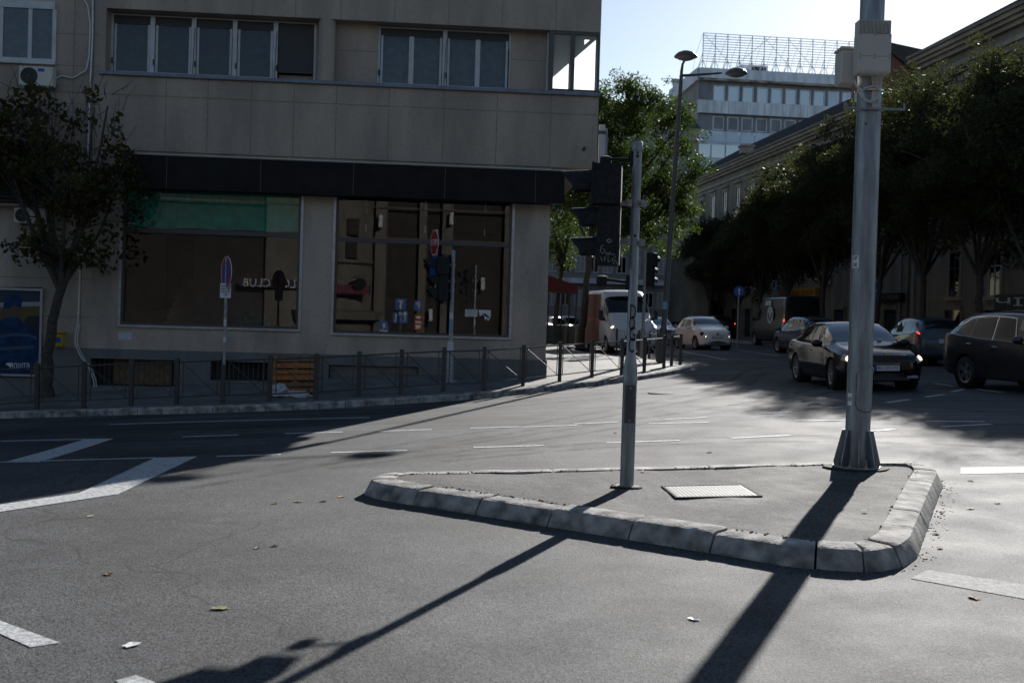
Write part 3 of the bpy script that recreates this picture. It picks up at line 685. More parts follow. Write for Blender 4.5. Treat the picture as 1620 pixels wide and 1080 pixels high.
# glazed corner bay with translucent panes
sA=scw; sB=sUR
m=MB(); dd=.03
for a,b in ((sA,sA+.10),(S(903,90),S(903,90)+.09),(sB-.06,sB)): m.fbox(a,b,z_sill1,z_top,-.12,dd)
m.fbox(sA+.1,sB-.06,z_sill1,z_sill1+.07,-.12,dd-.002); m.fbox(sA+.1,sB-.06,z_top-.07,z_top,-.12,dd-.002)
m.fbox(sB-.06,sB,z_sill1,z_top,-4.2,-4.1); m.fbox(sB-.06,sB,z_sill1,z_sill1+.07,-4.1,-.12); m.fbox(sB-.06,sB,z_top-.07,z_top,-4.1,-.12)
cw=m.build('corner_window',M['alu_dark'],cb)
tm=bpy.data.materials.new('frosted_glass'); tm.use_nodes=True; n_=tm.node_tree; bs_=n_.nodes['Principled BSDF']; tl=n_.nodes.new('ShaderNodeBsdfTranslucent'); tl.inputs[0].default_value=(.85,.92,.92,1); mx=n_.nodes.new('ShaderNodeMixShader'); mx.inputs[0].default_value=.85
bs_.inputs[0].default_value=(.5,.55,.55,1); bs_.inputs['Roughness'].default_value=.2
n_.links.new(bs_.outputs[0],mx.inputs[1]); n_.links.new(tl.outputs[0],mx.inputs[2]); n_.links.new(mx.outputs[0],n_.nodes['Material Output'].inputs[0])
def fquad(m,a,b,z0,z1,d): m.quad(fp(a,z0,d),fp(b,z0,d),fp(b,z1,d),fp(a,z1,d))
m=MB(); fquad(m,sA+.1,S(903,90),z_sill1+.07,z_top-.07,-.045); m.build('pane',tm,cw)
m=MB(); fquad(m,S(903,90)+.09,sB-.06,z_sill1+.07,z_top-.07,-.045); m.build('pane',tm,cw)
m=MB(); m.fbox(sB-.035,sB-.03,z_sill1+.07,z_top-.07,-4.1,-.12); m.build('side_pane',M['clear_glass'],cw)
# small room behind the bay: floor, ceiling and back wall in pale plaster
m=MB(); m.fbox(sA-.03,sA,z_sill1,z_top,-4.2,-.13); m.build('bay_lining',M['frame_white'],cw)
# shopfront windows
def shopwin(s0,s1,z0,z1,ztr,nm_lab):
    m=MB(); t=.06
    for a,b in ((s0-.0,s0+t),(s1-t,s1)): m.fbox(a,b,z0+t,z1,-.12,.02)
    m.fbox(s0,s1,z0,z0+t,-.12,.05,bev=.006)
    o=m.build('shop_window',M['alu'],cb); tag(o,nm_lab)
    m=MB(); k=.05
    m.fbox(s0+t,s0+t+k,z0+t,z1,-.14,-.02); m.fbox(s1-t-k,s1-t,z0+t,z1,-.14,-.02); m.fbox(s0+t+k,s1-t-k,z0+t,z0+t+k,-.14,-.02); m.fbox(s0+t+k,s1-t-k,ztr-.05,ztr+.05,-.14,-.02)
    m.build('inner_frame',M['alu_dark'],o)
    m=MB(); m.fbox(s0+t+k,s1-t-k,z0+t+k,ztr-.05,-.09,-.082); m.build('glass',M['shop_glass'],o)
    m=MB(); m.fbox(s0+t+k,s1-t-k,ztr+.05,z1,-.09,-.082); m.build('upper_glass',M['shop_glass'],o)
    return o
zt1=Z(335,368); zt2=Z(670,383)
sh1=shopwin(s1a,s1b,z_w1b,zw,zt1,'left shop window with green blind over an empty room')
sh2=shopwin(s2a,s2b,z_w2b,zw2,zt2,'right shop window reflecting the street')
m=MB(); n2=90; vs=[]
for j in range(n2+1):
    ss=s1a+.12+(s1b-s1a-.24)*j/n2
    for q in range(5):
        zz=zt1+.08+(zw-zt1-.09)*q/4; dd=-.16+.02*math.sin(j*.5+q)*(1-q/5)+.008*math.sin(j*1.7); vs.append(fp(ss,zz+(.012*math.sin(j*.23) if q==0 else 0),dd))
m.add(vs,[(j*5+q,j*5+q+1,(j+1)*5+q+1,(j+1)*5+q) for j in range(n2) for q in range(4)]); m.build('green_blind',M['green_blind'],sh1,smooth=80)
# rooms behind the shop windows
zfl=z_w1b-.25; ro=MB()
sA_,sB_=s1a-.3,s1b+.25; sp=S(308,430,-2.2)
ro.fbox(sp,sB_,zfl,z_ovh-.05,-2.4,-2.2); ro.fbox(sA_-.1,sA_,zfl,z_ovh-.05,-5,-.37); ro.fbox(sB_,sB_+.1,zfl,z_ovh-.05,-5,-.37)
ro.fbox(sA_,sB_,zfl-.1,zfl,-5,-.37); ro.fbox(sA_,sB_,zt1+.1,zt1+.2,-5,-.37)
ro.build('room',M['room_tan'],cb)
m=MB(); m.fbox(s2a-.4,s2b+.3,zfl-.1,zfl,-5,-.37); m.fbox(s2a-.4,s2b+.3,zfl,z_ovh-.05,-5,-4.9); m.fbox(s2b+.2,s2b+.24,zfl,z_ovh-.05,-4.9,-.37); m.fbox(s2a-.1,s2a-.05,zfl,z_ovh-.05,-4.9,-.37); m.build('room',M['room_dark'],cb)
m=MB(); m.fbox(sA_,sp,zfl,z_ovh-.05,-5.0,-4.9); m.build('stair_back',M['room_dark'],cb)  # back wall coloured dark to stand in for the unlit void above the stair
st=MB(); sc0=S(205,515,-3.4)
sc1=S(258,515,-3.4)
for i in range(9): st.fbox(sc1+.05+i*.02,sp-.01,zfl+i*.17,zfl+(i+1)*.17,-3.0-i*.2-.2,-3.0-i*.2)
st.build('stair',M['facade_cream'],cb)
m=MB(); m.fbox(sA_,sc1,zfl,zt1+.09,-3.6,-3.5); m.build('stair_partition',M['room_tan'],cb)
# window at the left edge of the picture
lw0,lw1=S(-60,60),S(88,60); lz0=Z(40,98); lz1=Z(40,6)
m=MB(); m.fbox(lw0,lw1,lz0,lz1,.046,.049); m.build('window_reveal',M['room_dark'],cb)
m=MB(); m.fbox(lw0,lw1,lz1-.12,lz1+.05,.05,.1); m.fbox(lw0,lw1+.03,lz0-.06,lz0,.05,.14); 
for px_ in (-58,4,50,88): s_=S(px_,60); m.fbox(s_-.05,s_+.035,lz0,lz1-.12,.05,.085)
m.fbox(lw0,lw1,lz0,lz0+.07,.05,.082)
o=m.build('window',M['frame_white'],cb); m=MB(); vs=[]
for j in range(121):
    ss=lw0+.05+(lw1-lw0-.1)*j/120; dd=.056+.005*math.sin(j*1.5); vs+=[fp(ss,lz0+.07,dd),fp(ss,lz1-.12,dd)]
m.add(vs,[(2*j,2*j+1,2*j+3,2*j+2) for j in range(120)]); m.build('curtain',M['curtain'],o,smooth=80)
m=MB(); m.fbox(lw0,lw1-.05,lz0+.07,lz1-.12,.066,.07); m.build('glass',M['win_glass'],o)
m=MB(); m.fbox(sL,S(80,270),Z(40,322),Z(40,224),.046,.05); lo_=m.build('louvre_opening',M['room_dark'],cb)
m=MB(); z_=Z(40,322)+.03
while z_<Z(40,224)-.05: m.fbox(sL,S(80,270)-.04,z_,z_+.03,.051,.075); z_+=.09
m.build('louvre',M['shutter'],lo_)
m=MB(); za=Z(40,328); m.fbox(sL,S(74,328),za,za+.05,.0,.25); m.build('ledge',M['stone_tan'],cb)
# bright metal strip and grey duct on the far corner
m=MB(); a=at(951,197,26.9); b=at(945,262,26.9)
dk=thing('duct_panel',(a.x,a.y,b.z),'narrow pale metal duct standing up the side of the corner building above the signal','duct')
m=MB(); m.box((b.x+.02,26.9,b.z-.3),(b.x+.16,27.05,a.z)); m.build('duct',M['alu'],dk)
m=MB(); m.box((b.x-.02,26.87,a.z-.22),(b.x+.18,27.07,a.z-.15)); m.build('collar',M['alu_dark'],dk)
m=MB(); m.box((b.x+.17,27.0,b.z-.4),(b.x+.23,27.06,b.z+.9)); m.build('pipe',M['sign_back'],dk)
# small camera stub on the wall
sx_,zx_=fpx(924,236,.1); r=thing('wall_stub',fp(sx_,zx_,.045),'tiny dark stub lamp on the tan wall near the building corner','wall fitting')
m=MB(); m.tube([fp(sx_,zx_,.045),fp(sx_,zx_+.02,.16)],.035,8); m.build('body',M['black_metal'],r)
# ============================================================ THINGS ON THE CORNER BUILDING
def ac(px0,py0,px1,py1,label,d0=.05):
    s0,z1=fpx(px0,py0,d0+.3); s1,z0=fpx(px1,py1,d0+.3)
    r=thing('air_conditioner',fp((s0+s1)/2,z0,d0),label,'air conditioner','air conditioner units on the corner building')
    m=MB(); m.fbox(s0,s1,z0,z1,d0+.04,d0+.3,bev=.015); m.build('casing',M['box_beige'],r)
    h=(z1-z0); c=s0+h*.52; rad=h*.42
    q=fp(c,(z0+z1)/2,d0+.302); mt=frame_m(q,EV,(0,0,1))
    m=MB(); m.lathe([(0,.001),(rad,.001),(rad,.004),(rad*1.04,.005)],mt,28); fg=m.build('fan_opening',M['black_metal'],r)
    m=MB()
    for k in range(7): 
        rr_=rad*(k+1)/7.3; m.lathe([(rr_-.002,.006),(rr_+.002,.008)],mt,28)
    for k in range(10): a=k*math.pi/5; m.tube([mt@Vector((0,0,.012)),mt@Vector((rad*math.cos(a),rad*math.sin(a),.009))],.0025,4)
    m.lathe([(0,.016),(.035,.014),(.04,.008)],mt,14); m.build('fan_guard',M['alu_dark'],r)
    m=MB()
    for s_ in (s0+.1,s1-.1): m.fbox(s_-.02,s_+.02,z0-.03,z0,d0-.05,d0+.3); m.fbox(s_-.02,s_+.02,z0-.2,z0-.03,d0-.05,d0+.0)
    m.build('bracket',M['sign_back'],r)
    return r,s0,s1,z0,z1
r,s0,s1,z0,z1=ac(30,104,83,137,'white air conditioner under the upper left window with a small blue sticker')
m=MB(); m.fbox(s1-.32,s1-.18,z1-.11,z1-.04,.352,.355); m.build('sticker',M['sign_blue'],r)
r,s0,s1,z0,z1=ac(22,328,73,354,'white air conditioner on the ledge behind the small tree with a red round mark',.0)
m=MB(); m.lathe([(0,.002),(.05,.002)],frame_m(fp(s1-.2,(z0+z1)/2+.05,.301),EV,(0,0,1)),16); m.build('sticker',M['sign_red'],r)
r=thing('drain_pipe',fp(S(140,300),Z(135,560),.07),'thin pale pipes running down the wall beside the small tree','pipe')
pp=[fp(*fpx(x,y,.08),.08) for x,y in ((147,-30),(146.5,60),(142,150),(137,290),(127,430),(123.5,515))]
m=MB(); m.tube(pp[:3]+pp[3:],.022,8); m.build('pipe',M['alu'],r,smooth=60)
pp=[fp(*fpx(x,y,.09),.09) for x,y in ((130,-5),(139,10),(143,40),(141,90),(136,112),(115,124),(97,120),(85,126))]
m=MB(); m.tube(resample(pp,.05,False),.02,8); m.build('hose',M['cable_grey'],r,smooth=60)
pp=[fp(*fpx(x,y,.09),.09) for x,y in ((123,512),(119,530),(119,545),(128,565),(140,580),(148,600),(149,612))]
m=MB(); m.tube(resample(pp,.05,False),.015,8); pp=[p+Vector((.05,0,0)) for p in pp]; m.tube(resample(pp,.05,False),.012,8); m.build('loose_hose',M['cable_grey'],r,smooth=60)
# poster with the back of a worker in a blue jacket and cap
ps0,ps1=S(-70,520),S(68,520); pz0,pz1=Z(40,595),Z(40,456)
r=thing('advert_poster',fp(ps1,pz0,.04),'large wall advert showing the back of a worker in blue jacket and cap','poster')
m=MB(); fw=.05
m.fbox(ps0,ps1,pz1-fw,pz1,.036,.09); m.fbox(ps0,ps1,pz0,pz0+fw,.036,.09); m.fbox(ps1-fw,ps1,pz0+fw,pz1-fw,.036,.09); m.build('frame',M['alu'],r)
mat('po_dark',(.008,.01,.018),.6); mat('po_yellow',(.10,.075,.008),.6); mat('po_blue',(.010,.035,.095),.65,nscale=5,namt=.4,spec=.2); mat('po_bluel',(.035,.07,.12),.65); mat('po_skin',(.08,.05,.035),.6); mat('po_sky',(.012,.03,.065),.6)
def pposter(pts,mt,d,nm):
    m=MB(); P=[fpx(x,y,d) for x,y in pts]; m.prism([p for p in P],d-.003,d,fr=lambda u,v,t:tuple(fp(u,v,t))); m.build(nm,M[mt],r)
pposter([(-75,597),(67,597),(67,454),(-75,454)],'po_sky',.044,'backdrop')
pposter([(-75,520),(-75,484),(66,480),(66,520)],'po_yellow',.048,'yellow_van')
pposter([(-75,480),(66,477),(66,484),(-75,488)],'sign_back',.0485,'van_stripe')
pposter([(-75,597),(-75,500),(0,500),(5,597)],'po_dark',.050,'dark_window')
pposter([(38,597),(39,505),(44,500),(60,499),(66,500),(66,597)],'po_dark',.050,'dark_window')
pposter([(6,520),(4,500),(5,484),(12,478),(26,478),(33,486),(32,500),(28,512),(26,520)],'po_skin',.054,'neck')
pposter([(5,487),(7,474),(13,468),(22,466),(30,469),(34,477),(33.5,486),(28,484),(18,483),(14,488)],'po_blue',.058,'cap')
pposter([(-75,590),(-60,535),(-20,512),(2,506),(12,502),(28,503),(42,514),(54,522),(60,535),(61,565),(58,590)],'po_blue',.062,'jacket')
pposter([(-60,534),(0,530),(22,527),(45,528),(58,533),(58.5,537),(45,532),(22,531),(0,534),(-60,538)],'po_bluel',.066,'reflective_stripe')
pposter([(-60,552),(2,549),(54,546),(54,551),(2,554),(-60,557)],'po_bluel',.066,'reflective_stripe')
pposter([(51,590),(54,575),(60,569),(66,575),(66,592)],'po_yellow',.066,'parcel')
s_,z_=fpx(31,578,.07); text('logo_text','пошта',.24,M['sign_white'],r,fmat(s_,z_,.068,r),width=.42)
m=MB(); c=fpx(15,577,.068); m.prism([(c[0]-.09,c[1]+.02),(c[0]-.02,c[1]+.05),(c[0]+.07,c[1]+.0),(c[0]+.02,c[1]-.05)],.066,.069,fr=lambda u,v,t:tuple(fp(u,v,t))); m.build('logo_mark',M['sign_white'],r)
# yellow post box
b0,bz1=fpx(86.5,525,.2); b1,bz0=fpx(99,549,.2)
r=thing('mail_box',fp(b0,bz0,.0),'yellow post box on the wall behind the tree trunk','mail box')
m=MB(); m.fbox(b0-.04,b1,bz0,bz1-.03,.0,.2,bev=.02); m.build('body',M['sign_yellow'],r)
m=MB(); m.fbox(b0-.06,b1+.02,bz1-.03,bz1+.01,.0,.23,bev=.01); m.build('lid',M['sign_yellow'],r)
m=MB(); m.fbox(b0+.0,b0+.13,bz0+.1,bz0+.22,.2,.205); m.build('label_plate',M['sign_blue'],r)
# printed notices
def notice(px0,py0,px1,py1,d,label,lines,dark='scrawl_dark'):
    s0,z1=fpx(px0,py0,d); s1,z0=fpx(px1,py1,d)
    r=thing('paper_notice',fp(s0,z0,d),label,'notice')
    m=MB(); m.fbox(s0,s1,z0,z1,d,d+.004); m.build('sheet',M['sign_white'],r)
    n=len(lines)
    for i,(tx,wf) in enumerate(lines): text('lettering',tx,(z1-z0)/n*.75,M[dark],r,fmat((s0+s1)/2,z1-(i+.5)*(z1-z0)/n,d+.006,r),width=(s1-s0)*wf)
    return r
r=notice(187.5,525,207.5,537.5,.004,'small white printed notice with dark rows stuck on the wall under the left shop window',[('IZDAVANJE  PROSTOR',.9),('060 123 4 LOKALI',.9),('PRODAJA TEL 11',.9)],'sign_blue')
notice(736,489,755,501,-.075,'white printed notice inside the right shop window',[('IZDAJE SE',.8),('LOKAL UL. BR 12',.85),('TEL 011 32 44',.9),('063 20 2015',.6)])
s0,z1=fpx(757,490,-.075); s1,z0=fpx(776,508,-.075)
r=thing('torn_notice',fp(s0,z0,-.075),'torn white notice beside the printed one in the right shop window','notice')
m=MB(); W_=s1-s0;H_=z1-z0; m.prism([(s0,z1),(s1,z1),(s1,z1-H_*.62),(s1-W_*.2,z1-H_),(s1-W_*.3,z1-H_*.75),(s1-W_*.45,z1-H_*.95),(s1-W_*.5,z1-H_*.55),(s1-W_*.7,z1-H_*.42),(s0+W_*.12,z1-H_*.6)],-.075,-.071,fr=lambda u,v,t:tuple(fp(u,v,t))); m.build('sheet',M['sign_white'],r)
m=MB(); m.prism([(s0+W_*.3,z1-H_*.35),(s0+W_*.55,z1-H_*.3),(s0+W_*.9,z1-H_*.62),(s0+W_*.85,z1-H_*.75),(s0+W_*.5,z1-H_*.5)],-.070,-.068,fr=lambda u,v,t:tuple(fp(u,v,t))); m.build('smear',M['scrawl_dark'],r)
# tag on the left glass and thin blind cords in the right one
s_,z_=fpx(396,507,-.07)
mat('teal_paint',(.02,.17,.15),.6)
r=thing('graffiti_tag',fp(s_,z_,-.075),'thin teal graffiti scribble on the left shop window','graffiti')
m=MB(); rr=random.Random(2); P=[]
for i in range(40):
    u=i/39; P.append(fp(s_-.3+.75*u,z_+.07*math.sin(i*1.5)+.05*math.sin(i*.7+1)-.02,-.072))
m.tube(P,.005,4); m.lathe([(.05,0),(.056,.004)],fmat(s_+.05,z_+.19,-.072),16); m.build('scribble',M['teal_paint'],r)
for i,px_ in enumerate((580,674,768)):
    s_,z1=fpx(px_,318,-.5); z0=Z(px_,[366,368,373][i],-.5)
    r=thing('pendant_rod',fp(s_,z1,-.5),['thin bright rod hanging behind the right shop window, nearest its left edge','thin bright rod hanging behind the right shop window, above the stop sign','thin bright rod hanging behind the right shop window, nearest its right edge'][i],'rod','rods hanging in the right shop window')
    m=MB(); m.fbox(s_-.012,s_+.012,z1-.28,z1+.1,-.52,-.5); m.fbox(s_-.012,s_+.012,z0,z0+.16,-.52,-.5); m.build('bright_rod',M['frame_white'],r)
    m=MB(); m.fbox(s_-.005,s_+.005,z0+.16,z1-.28,-.515,-.505); m.build('cord',M['black_metal'],r)

# ============================================================ RAILING ALONG THE KERB
posts=[(-92,586,655),(-17,585,652),(58,574,648.5),(132,575.5,646.5),(207,571,643.5),(279,569.5,641.5),(352,568,639.5),(426,565.5,637.5),(499,563,634.5),(567,559,630.5),(634,556,626.5),(701,553,622.3),(765,549.5,619),(827,544,612),(885,539,605.5),(936,534,599.5),(983,530,595),(1019,528,589.5),(1050,522,584.5),(1062,522,581),(1076,521.5,578.5)]
rl=thing('guard_railing',ground(634,626,.12),'brown metal guard railing of square posts running along the pavement kerb','railing')
bp_=[ground(x,y,.12) for x,_,y in posts]; 
for p in bp_: p.z=walkz(p.x,p.y)
HP=.90
def railpost(p,par,h=HP,w_=.042):
    m=MB(); m.box((p.x-w_,p.y-w_,p.z-.05),(p.x+w_,p.y+w_,p.z+h),bev=.008); m.build('post',M['fence_paint'],par)
for p in bp_: railpost(p,rl)
def railpanel(a,b,par,diag=True):
    t=(b-a); t.z=0; L=t.length; t.normalize(); up=Vector((0,0,1)); m=MB()
    A=a+t*.045; B=b-t*.045
    m.tube([A+up*.82,B+up*.82],.017,6); 
    if diag:
        i0=a+t*(.12) ; i1=b-t*.12
        m.tube([A+up*.15,B+up*.15],.013,6)
        m.tube([i0+up*.82,i0+up*.15],.011,6); m.tube([i1+up*.82,i1+up*.15],.011,6); m.tube([i0+up*.80,i1+up*.17],.009,5)
    m.build('rail_panel',M['fence_paint'],par)
for i in range(len(bp_)-1):
    if i==18: continue
    railpanel(bp_[i],bp_[i+1],rl,diag=i<18)
posts2=[(1060,524,573),(1048,521,571),(1039.5,520,572),(1027,519,564),(1010,517,561),(993,515,558),(975,513.5,554.5),(963.5,512.5,552.5),(953,512,551),(933,510,548),(910,508,545.5),(894,507,544)]
r2=thing('guard_railing',ground(993,558,.12),'far return of the brown guard railing round the back of the pavement corner','railing')
p2=[ground(x,y,.14) for x,_,y in posts2]
for p in p2: p.z=walkz(p.x,p.y)
for p in p2[1:]: railpost(p,r2,.9,.04)
for a,b in zip(p2[1:],p2[2:]): railpanel(a,b,r2,diag=False)

# ============================================================ POLES AND SIGNALS
def P(px,py,base): return at(px,py,base.y)
def signal_head(root,c,zt,zb,face,big=.17,small=.12,dep=.22,scale=1.,dirp=None):
    """three lamp housing; face = unit vector the lamps look to; c = centre (x,y) of the housing"""
    f_=Vector(face); sd_=Vector((-f_.y,f_.x,0)); H=zt-zb; h1=H*.40
    def fr(u,v,z): q=Vector((c.x,c.y,0))+f_*u+sd_*v; return (q.x,q.y,z)
    m=MB(); m.box((-dep*.62,-.19*scale,zt-h1),(dep*.62,.19*scale,zt),fr=fr,bev=.012); m.box((-dep*.62,-.145*scale,zb),(dep*.36,.145*scale,zt-h1),fr=fr,bev=.012)
    m.box((-dep*.62-.004,-.13*scale,zb+H*.30-.003),(dep*.365,.146*scale,zb+H*.30+.003),fr=fr)
    hd=m.build('housing',M['signal_black'],root)
    m=MB(); m.box((dep*.50,-.20*scale,zt-h1-.008),(dep*.64,.20*scale,zt+.008),fr=fr,bev=.006); m.build('front_frame',M['signal_black'],hd)
    cz=[zt-h1/2,zb+H*.45,zb+H*.155]; rd=[h1*.36,H*.125,H*.125]; fx=[dep*.64,dep*.37,dep*.37]
    for z_,r_,x0,lm in zip(cz,rd,fx,('lens_red','lens_amber','lens_green')):
        q=Vector(fr(x0,0,z_)); mt=frame_m(q,sd_,(0,0,1)) ; 
        if (mt.to_3x3()@Vector((0,0,1))).dot(f_)<0: mt=frame_m(q,-sd_,(0,0,1))
        m=MB(); m.lathe([(0,.015),(r_*.6,.01),(r_,0)],mt,20); m.build('lens',M[lm],root,smooth=40)
        m=MB(); n=22; vs=[]; 
        for i in range(n+1):
            a=-.35+ (math.pi+.7)*i/n; L_=r_*(2.15)*(0.62+.38*max(0,math.sin(a)))
            x,y=math.cos(a)*r_*1.08,math.sin(a)*r_*1.08
            dz=-.06*L_
            vs+=[mt@Vector((x,y,0)),mt@Vector((x,y+dz,L_)),mt@Vector((x*.96,y*.96+dz,L_)),mt@Vector((x*.96,y*.96,0))]
        m.add(vs,[(4*i+q,4*i+(q+1)%4,4*i+4+(q+1)%4,4*i+4+q) for i in range(n) for q in range(4)]); m.build('visor',M['signal_black'],root,smooth=50)
    return fr
b=ground(991.5,768,ITOP)
sp_=thing('traffic_signal_pole',b,'grey galvanised pole with graffiti standing on the traffic island','pole')
def vz(py,px=1000): return P(px,py,b).z
tilt=-.0
def polept(z): return Vector((b.x,b.y,z))
zj=vz(565,996); ztop=vz(224,1008)
m=MB(); m.lathe([(.066,b.z-.05),(.066,vz(606)),(.069,vz(604)),(.069,vz(601)),(.066,vz(599)),(.066,vz(585)),(.060,vz(575)),(.048,vz(564)),(.044,vz(560)),(.044,ztop-.08)],Matrix.Translation((b.x,b.y,0)),28); sps=m.build('shaft',M['galv'],sp_,smooth=50)
m=MB(); m.lathe([(.050,ztop-.09),(.052,ztop-.085),(.052,ztop-.01),(.044,ztop),(0,ztop+.004)],Matrix.Translation((b.x,b.y,0)),24); m.build('cap',M['galv_dull'],sp_,smooth=40)
m=MB(); a=.0
for k in range(13):
    pass
# access door (curved plate) with two screws
def curved(m,x,y,r,a0,a1,z0,z1,n=10,th=.004):
    vs=[]
    for i in range(n+1):
        q=a0+(a1-a0)*i/n
        for zz,rr_ in ((z0,r),(z1,r)): vs.append((x+math.cos(q)*(rr_+th),y+math.sin(q)*(rr_+th),zz))
    k=len(vs)
    for i in range(n+1):
        q=a0+(a1-a0)*i/n
        for zz in (z0,z1): vs.append((x+math.cos(q)*(r-.002),y+math.sin(q)*(r-.002),zz))
    fs=[]
    for i in range(n):
        fs+= [(2*i,2*i+2,2*i+3,2*i+1),(k+2*i,2*i,2*i+1,k+2*i+1) if i==0 else (k+2*i,k+2*i+2,2*i+2,2*i),(2*i+1,2*i+3,k+2*i+3,k+2*i+1),(k+2*i,2*i,2*i+2,k+2*i+2)]
    fs+=[(0,1,k+1,k),(2*n,k+2*n,k+2*n+1,2*n+1)]
    m.add(vs,fs)
m=MB(); curved(m,b.x,b.y,.066,R(-135),R(-45),vz(668),vz(609)); dr=m.build('access_door',M['lamp_grey'],sp_,smooth=60)
m=MB()
for z_ in (vz(664),vz(613)): m.lathe([(0,.006),(.008,.006),(.009,0)],frame_m((b.x,b.y-.070,z_),(1,0,0),(0,0,1)),10)
m.build('screw',M['chrome'],dr)
m=MB()
for z_,k in ((vz(243),.01),(vz(248),.014),(vz(373),.012)): m.lathe([(0,.003),(k,.003)],frame_m((b.x+.0,b.y-.0445,z_),(1,0,0),(0,0,1)),12)
m.build('cable_hole',M['visor_in'],sps)
# concrete collar round the foot
m=MB(); rr=random.Random(9); pr=[]
for k in range(22): a=k*math.pi/11; q=rr.uniform(.075,.115); pr.append((b.x+math.cos(a)*q*1.25,b.y+math.sin(a)*q))
m.prism(pr,b.z-.03,b.z+.004); m.build('foot_patch',M['kerb_conc'],sp_)
m=MB(); pr=[(b.x+(x-b.x)*1.2+rr.uniform(-.02,.02),b.y+(y-b.y)*1.3) for x,y in pr]; m.prism(pr,b.z-.03,b.z+.001); m.build('dirt_ring',M['dirt'],sp_)
# painted scrawl on the pole : four stacked letters
for i,(ch,py,) in enumerate((('D',494),('O',513),('G',529),('C',547))):
    z_=vz(py,998); text('scrawl',ch,.2,M['scrawl_dark'],sps,frame_m(Vector((b.x+.003*((-1)**i),b.y-.0455,z_))-b,(1,0,.02*((-1)**i)),(0,0,1)),width=.058,depth=.001)
text('scrawl','20',.07,M['galv_dull'],sps,frame_m(Vector((b.x+.0,b.y-.067,vz(682)))-b,(1,0,0),(0,0,1)),depth=.001)
# clamps and arms of the signal
hx=P(958,340,b).x
sig=thing('traffic_signal',(hx,b.y,vz(422,965)),'black traffic signal seen from the side on the island pole, white graffiti on it','traffic signal')
c=Vector((P(959,340,b).x,b.y-.02,0))
fr=signal_head(sig,c,vz(262,960),vz(421,965),(-1,.12,0),dep=.215)
m=MB()
for py in (322,383):
    m=MB(); z_=vz(py); m.lathe([(.044,z_-.032),(.053,z_-.032),(.053,z_+.032),(.044,z_+.032)],Matrix.Translation((b.x,b.y,0)),20)
    m.box((b.x+.05,b.y-.02,z_-.03),(b.x+.10,b.y+.02,z_+.03),bev=.005); m.box((b.x-.15,b.y-.03,z_-.022),(b.x-.05,b.y+.0,z_+.018),bev=.004)
    m.box((b.x-.09,b.y-.065,z_-.03),(b.x-.04,b.y-.04,z_+.03),bev=.004); m.box((b.x+.04,b.y-.065,z_-.03),(b.x+.07,b.y-.04,z_+.03),bev=.004)
    for sx_ in (-.065,.055): m.lathe([(0,.012),(.010,.012),(.011,0)],frame_m((b.x+sx_,b.y-.065,z_),(1,0,0),(0,0,1)),8)
    m.build('clamp',M['galv_dull'],sig,smooth=30)
for za,zp in ((vz(252,965),vz(252)),(vz(441,965),vz(447))):
    m=MB(); cx_=c.x-.02; m.tube([(cx_,b.y,za),(b.x-.04,b.y,zp)],.014,8); m.lathe([(.05,min(za,za)-.05),(.055,za-.02),(.05,za+.02),(.02,za+.03),(0,za+.03)],Matrix.Translation((cx_,b.y,0)),14); m.box((b.x-.065,b.y-.03,zp-.07),(b.x-.04,b.y+.03,zp+.07),bev=.004); m.build('bracket_arm',M['signal_black'],sig,smooth=40)
# scratchy white tag on the housing side
m=MB(); yy=b.y-.02-.148*1; 
def sg_(pts,r_=.0028):
    q=[]
    for x,y in pts: v=P(x,y,Vector((0,yy-.012,0))); q.append((v.x,yy-.012,v.z))
    m.tube(q,r_,4)
sg_([(955,388),(951,390),(950,397),(953,401),(957,398),(956,394),(953,394)]); sg_([(957,398),(962,406),(965,398)]); sg_([(959,401),(967,401)]); sg_([(966,403),(972,402),(974,406),(968,410),(972,418)]); sg_([(950,407),(953,413),(955,408),(957,413),(957,405)]); sg_([(972,410),(976,416),(978,420)]); sg_([(960,380),(965,378),(968,381),(963,384),(960,381)],.005); sg_([(962,408),(962,415),(967,412)])
m.build('scrawl',M['scrawl'],sig)

# second signal behind the railing
b2=ground(711,613.5,.12); b2.z=walkz(b2.x,b2.y)
def vz2(py): return P(712,py,b2).z
s2=thing('traffic_signal_pole',b2,'slim galvanised pole with stickers behind the railing by the right shop window','pole')
m=MB(); m.lathe([(.085,b2.z-.1),(.085,vz2(600)),(.075,vz2(550)),(.048,vz2(542)),(.045,vz2(396)),(0,vz2(395))],Matrix.Translation((b2.x,b2.y,0)),20); m.build('shaft',M['galv_dull'],s2,smooth=50)
m=MB(); m.lathe([(.052,vz2(402)),(.052,vz2(396)),(0,vz2(395))],Matrix.Translation((b2.x,b2.y,0)),20); m.build('cap',M['galv_dull'],s2)
m=MB(); m.lathe([(.16,b2.z-.05),(.16,b2.z+.03),(.09,b2.z+.04)],Matrix.Translation((b2.x,b2.y,0)),20); m.build('foot',M['galv_dull'],s2)
for (py0,py1,mt,rr_) in ((494,504,'sticker',.047),(508,521,'sticker_blue',.047),(540,556,'sticker',.078)):
    m=MB(); curved(m,b2.x,b2.y,rr_-.001,R(-150),R(-40),vz2(py1),vz2(py0)); m.build('sticker',M[mt],s2)
sg2=thing('traffic_signal',(P(698,440,b2).x,b2.y,vz2(477)),'black three-lamp traffic signal in front of the right shop window','traffic signal')
c2=Vector((P(699,440,b2).x,b2.y-.05,0)); signal_head(sg2,c2,vz2(407),vz2(476),(-1,-.25,0),dep=.20,scale=1.)
m=MB()
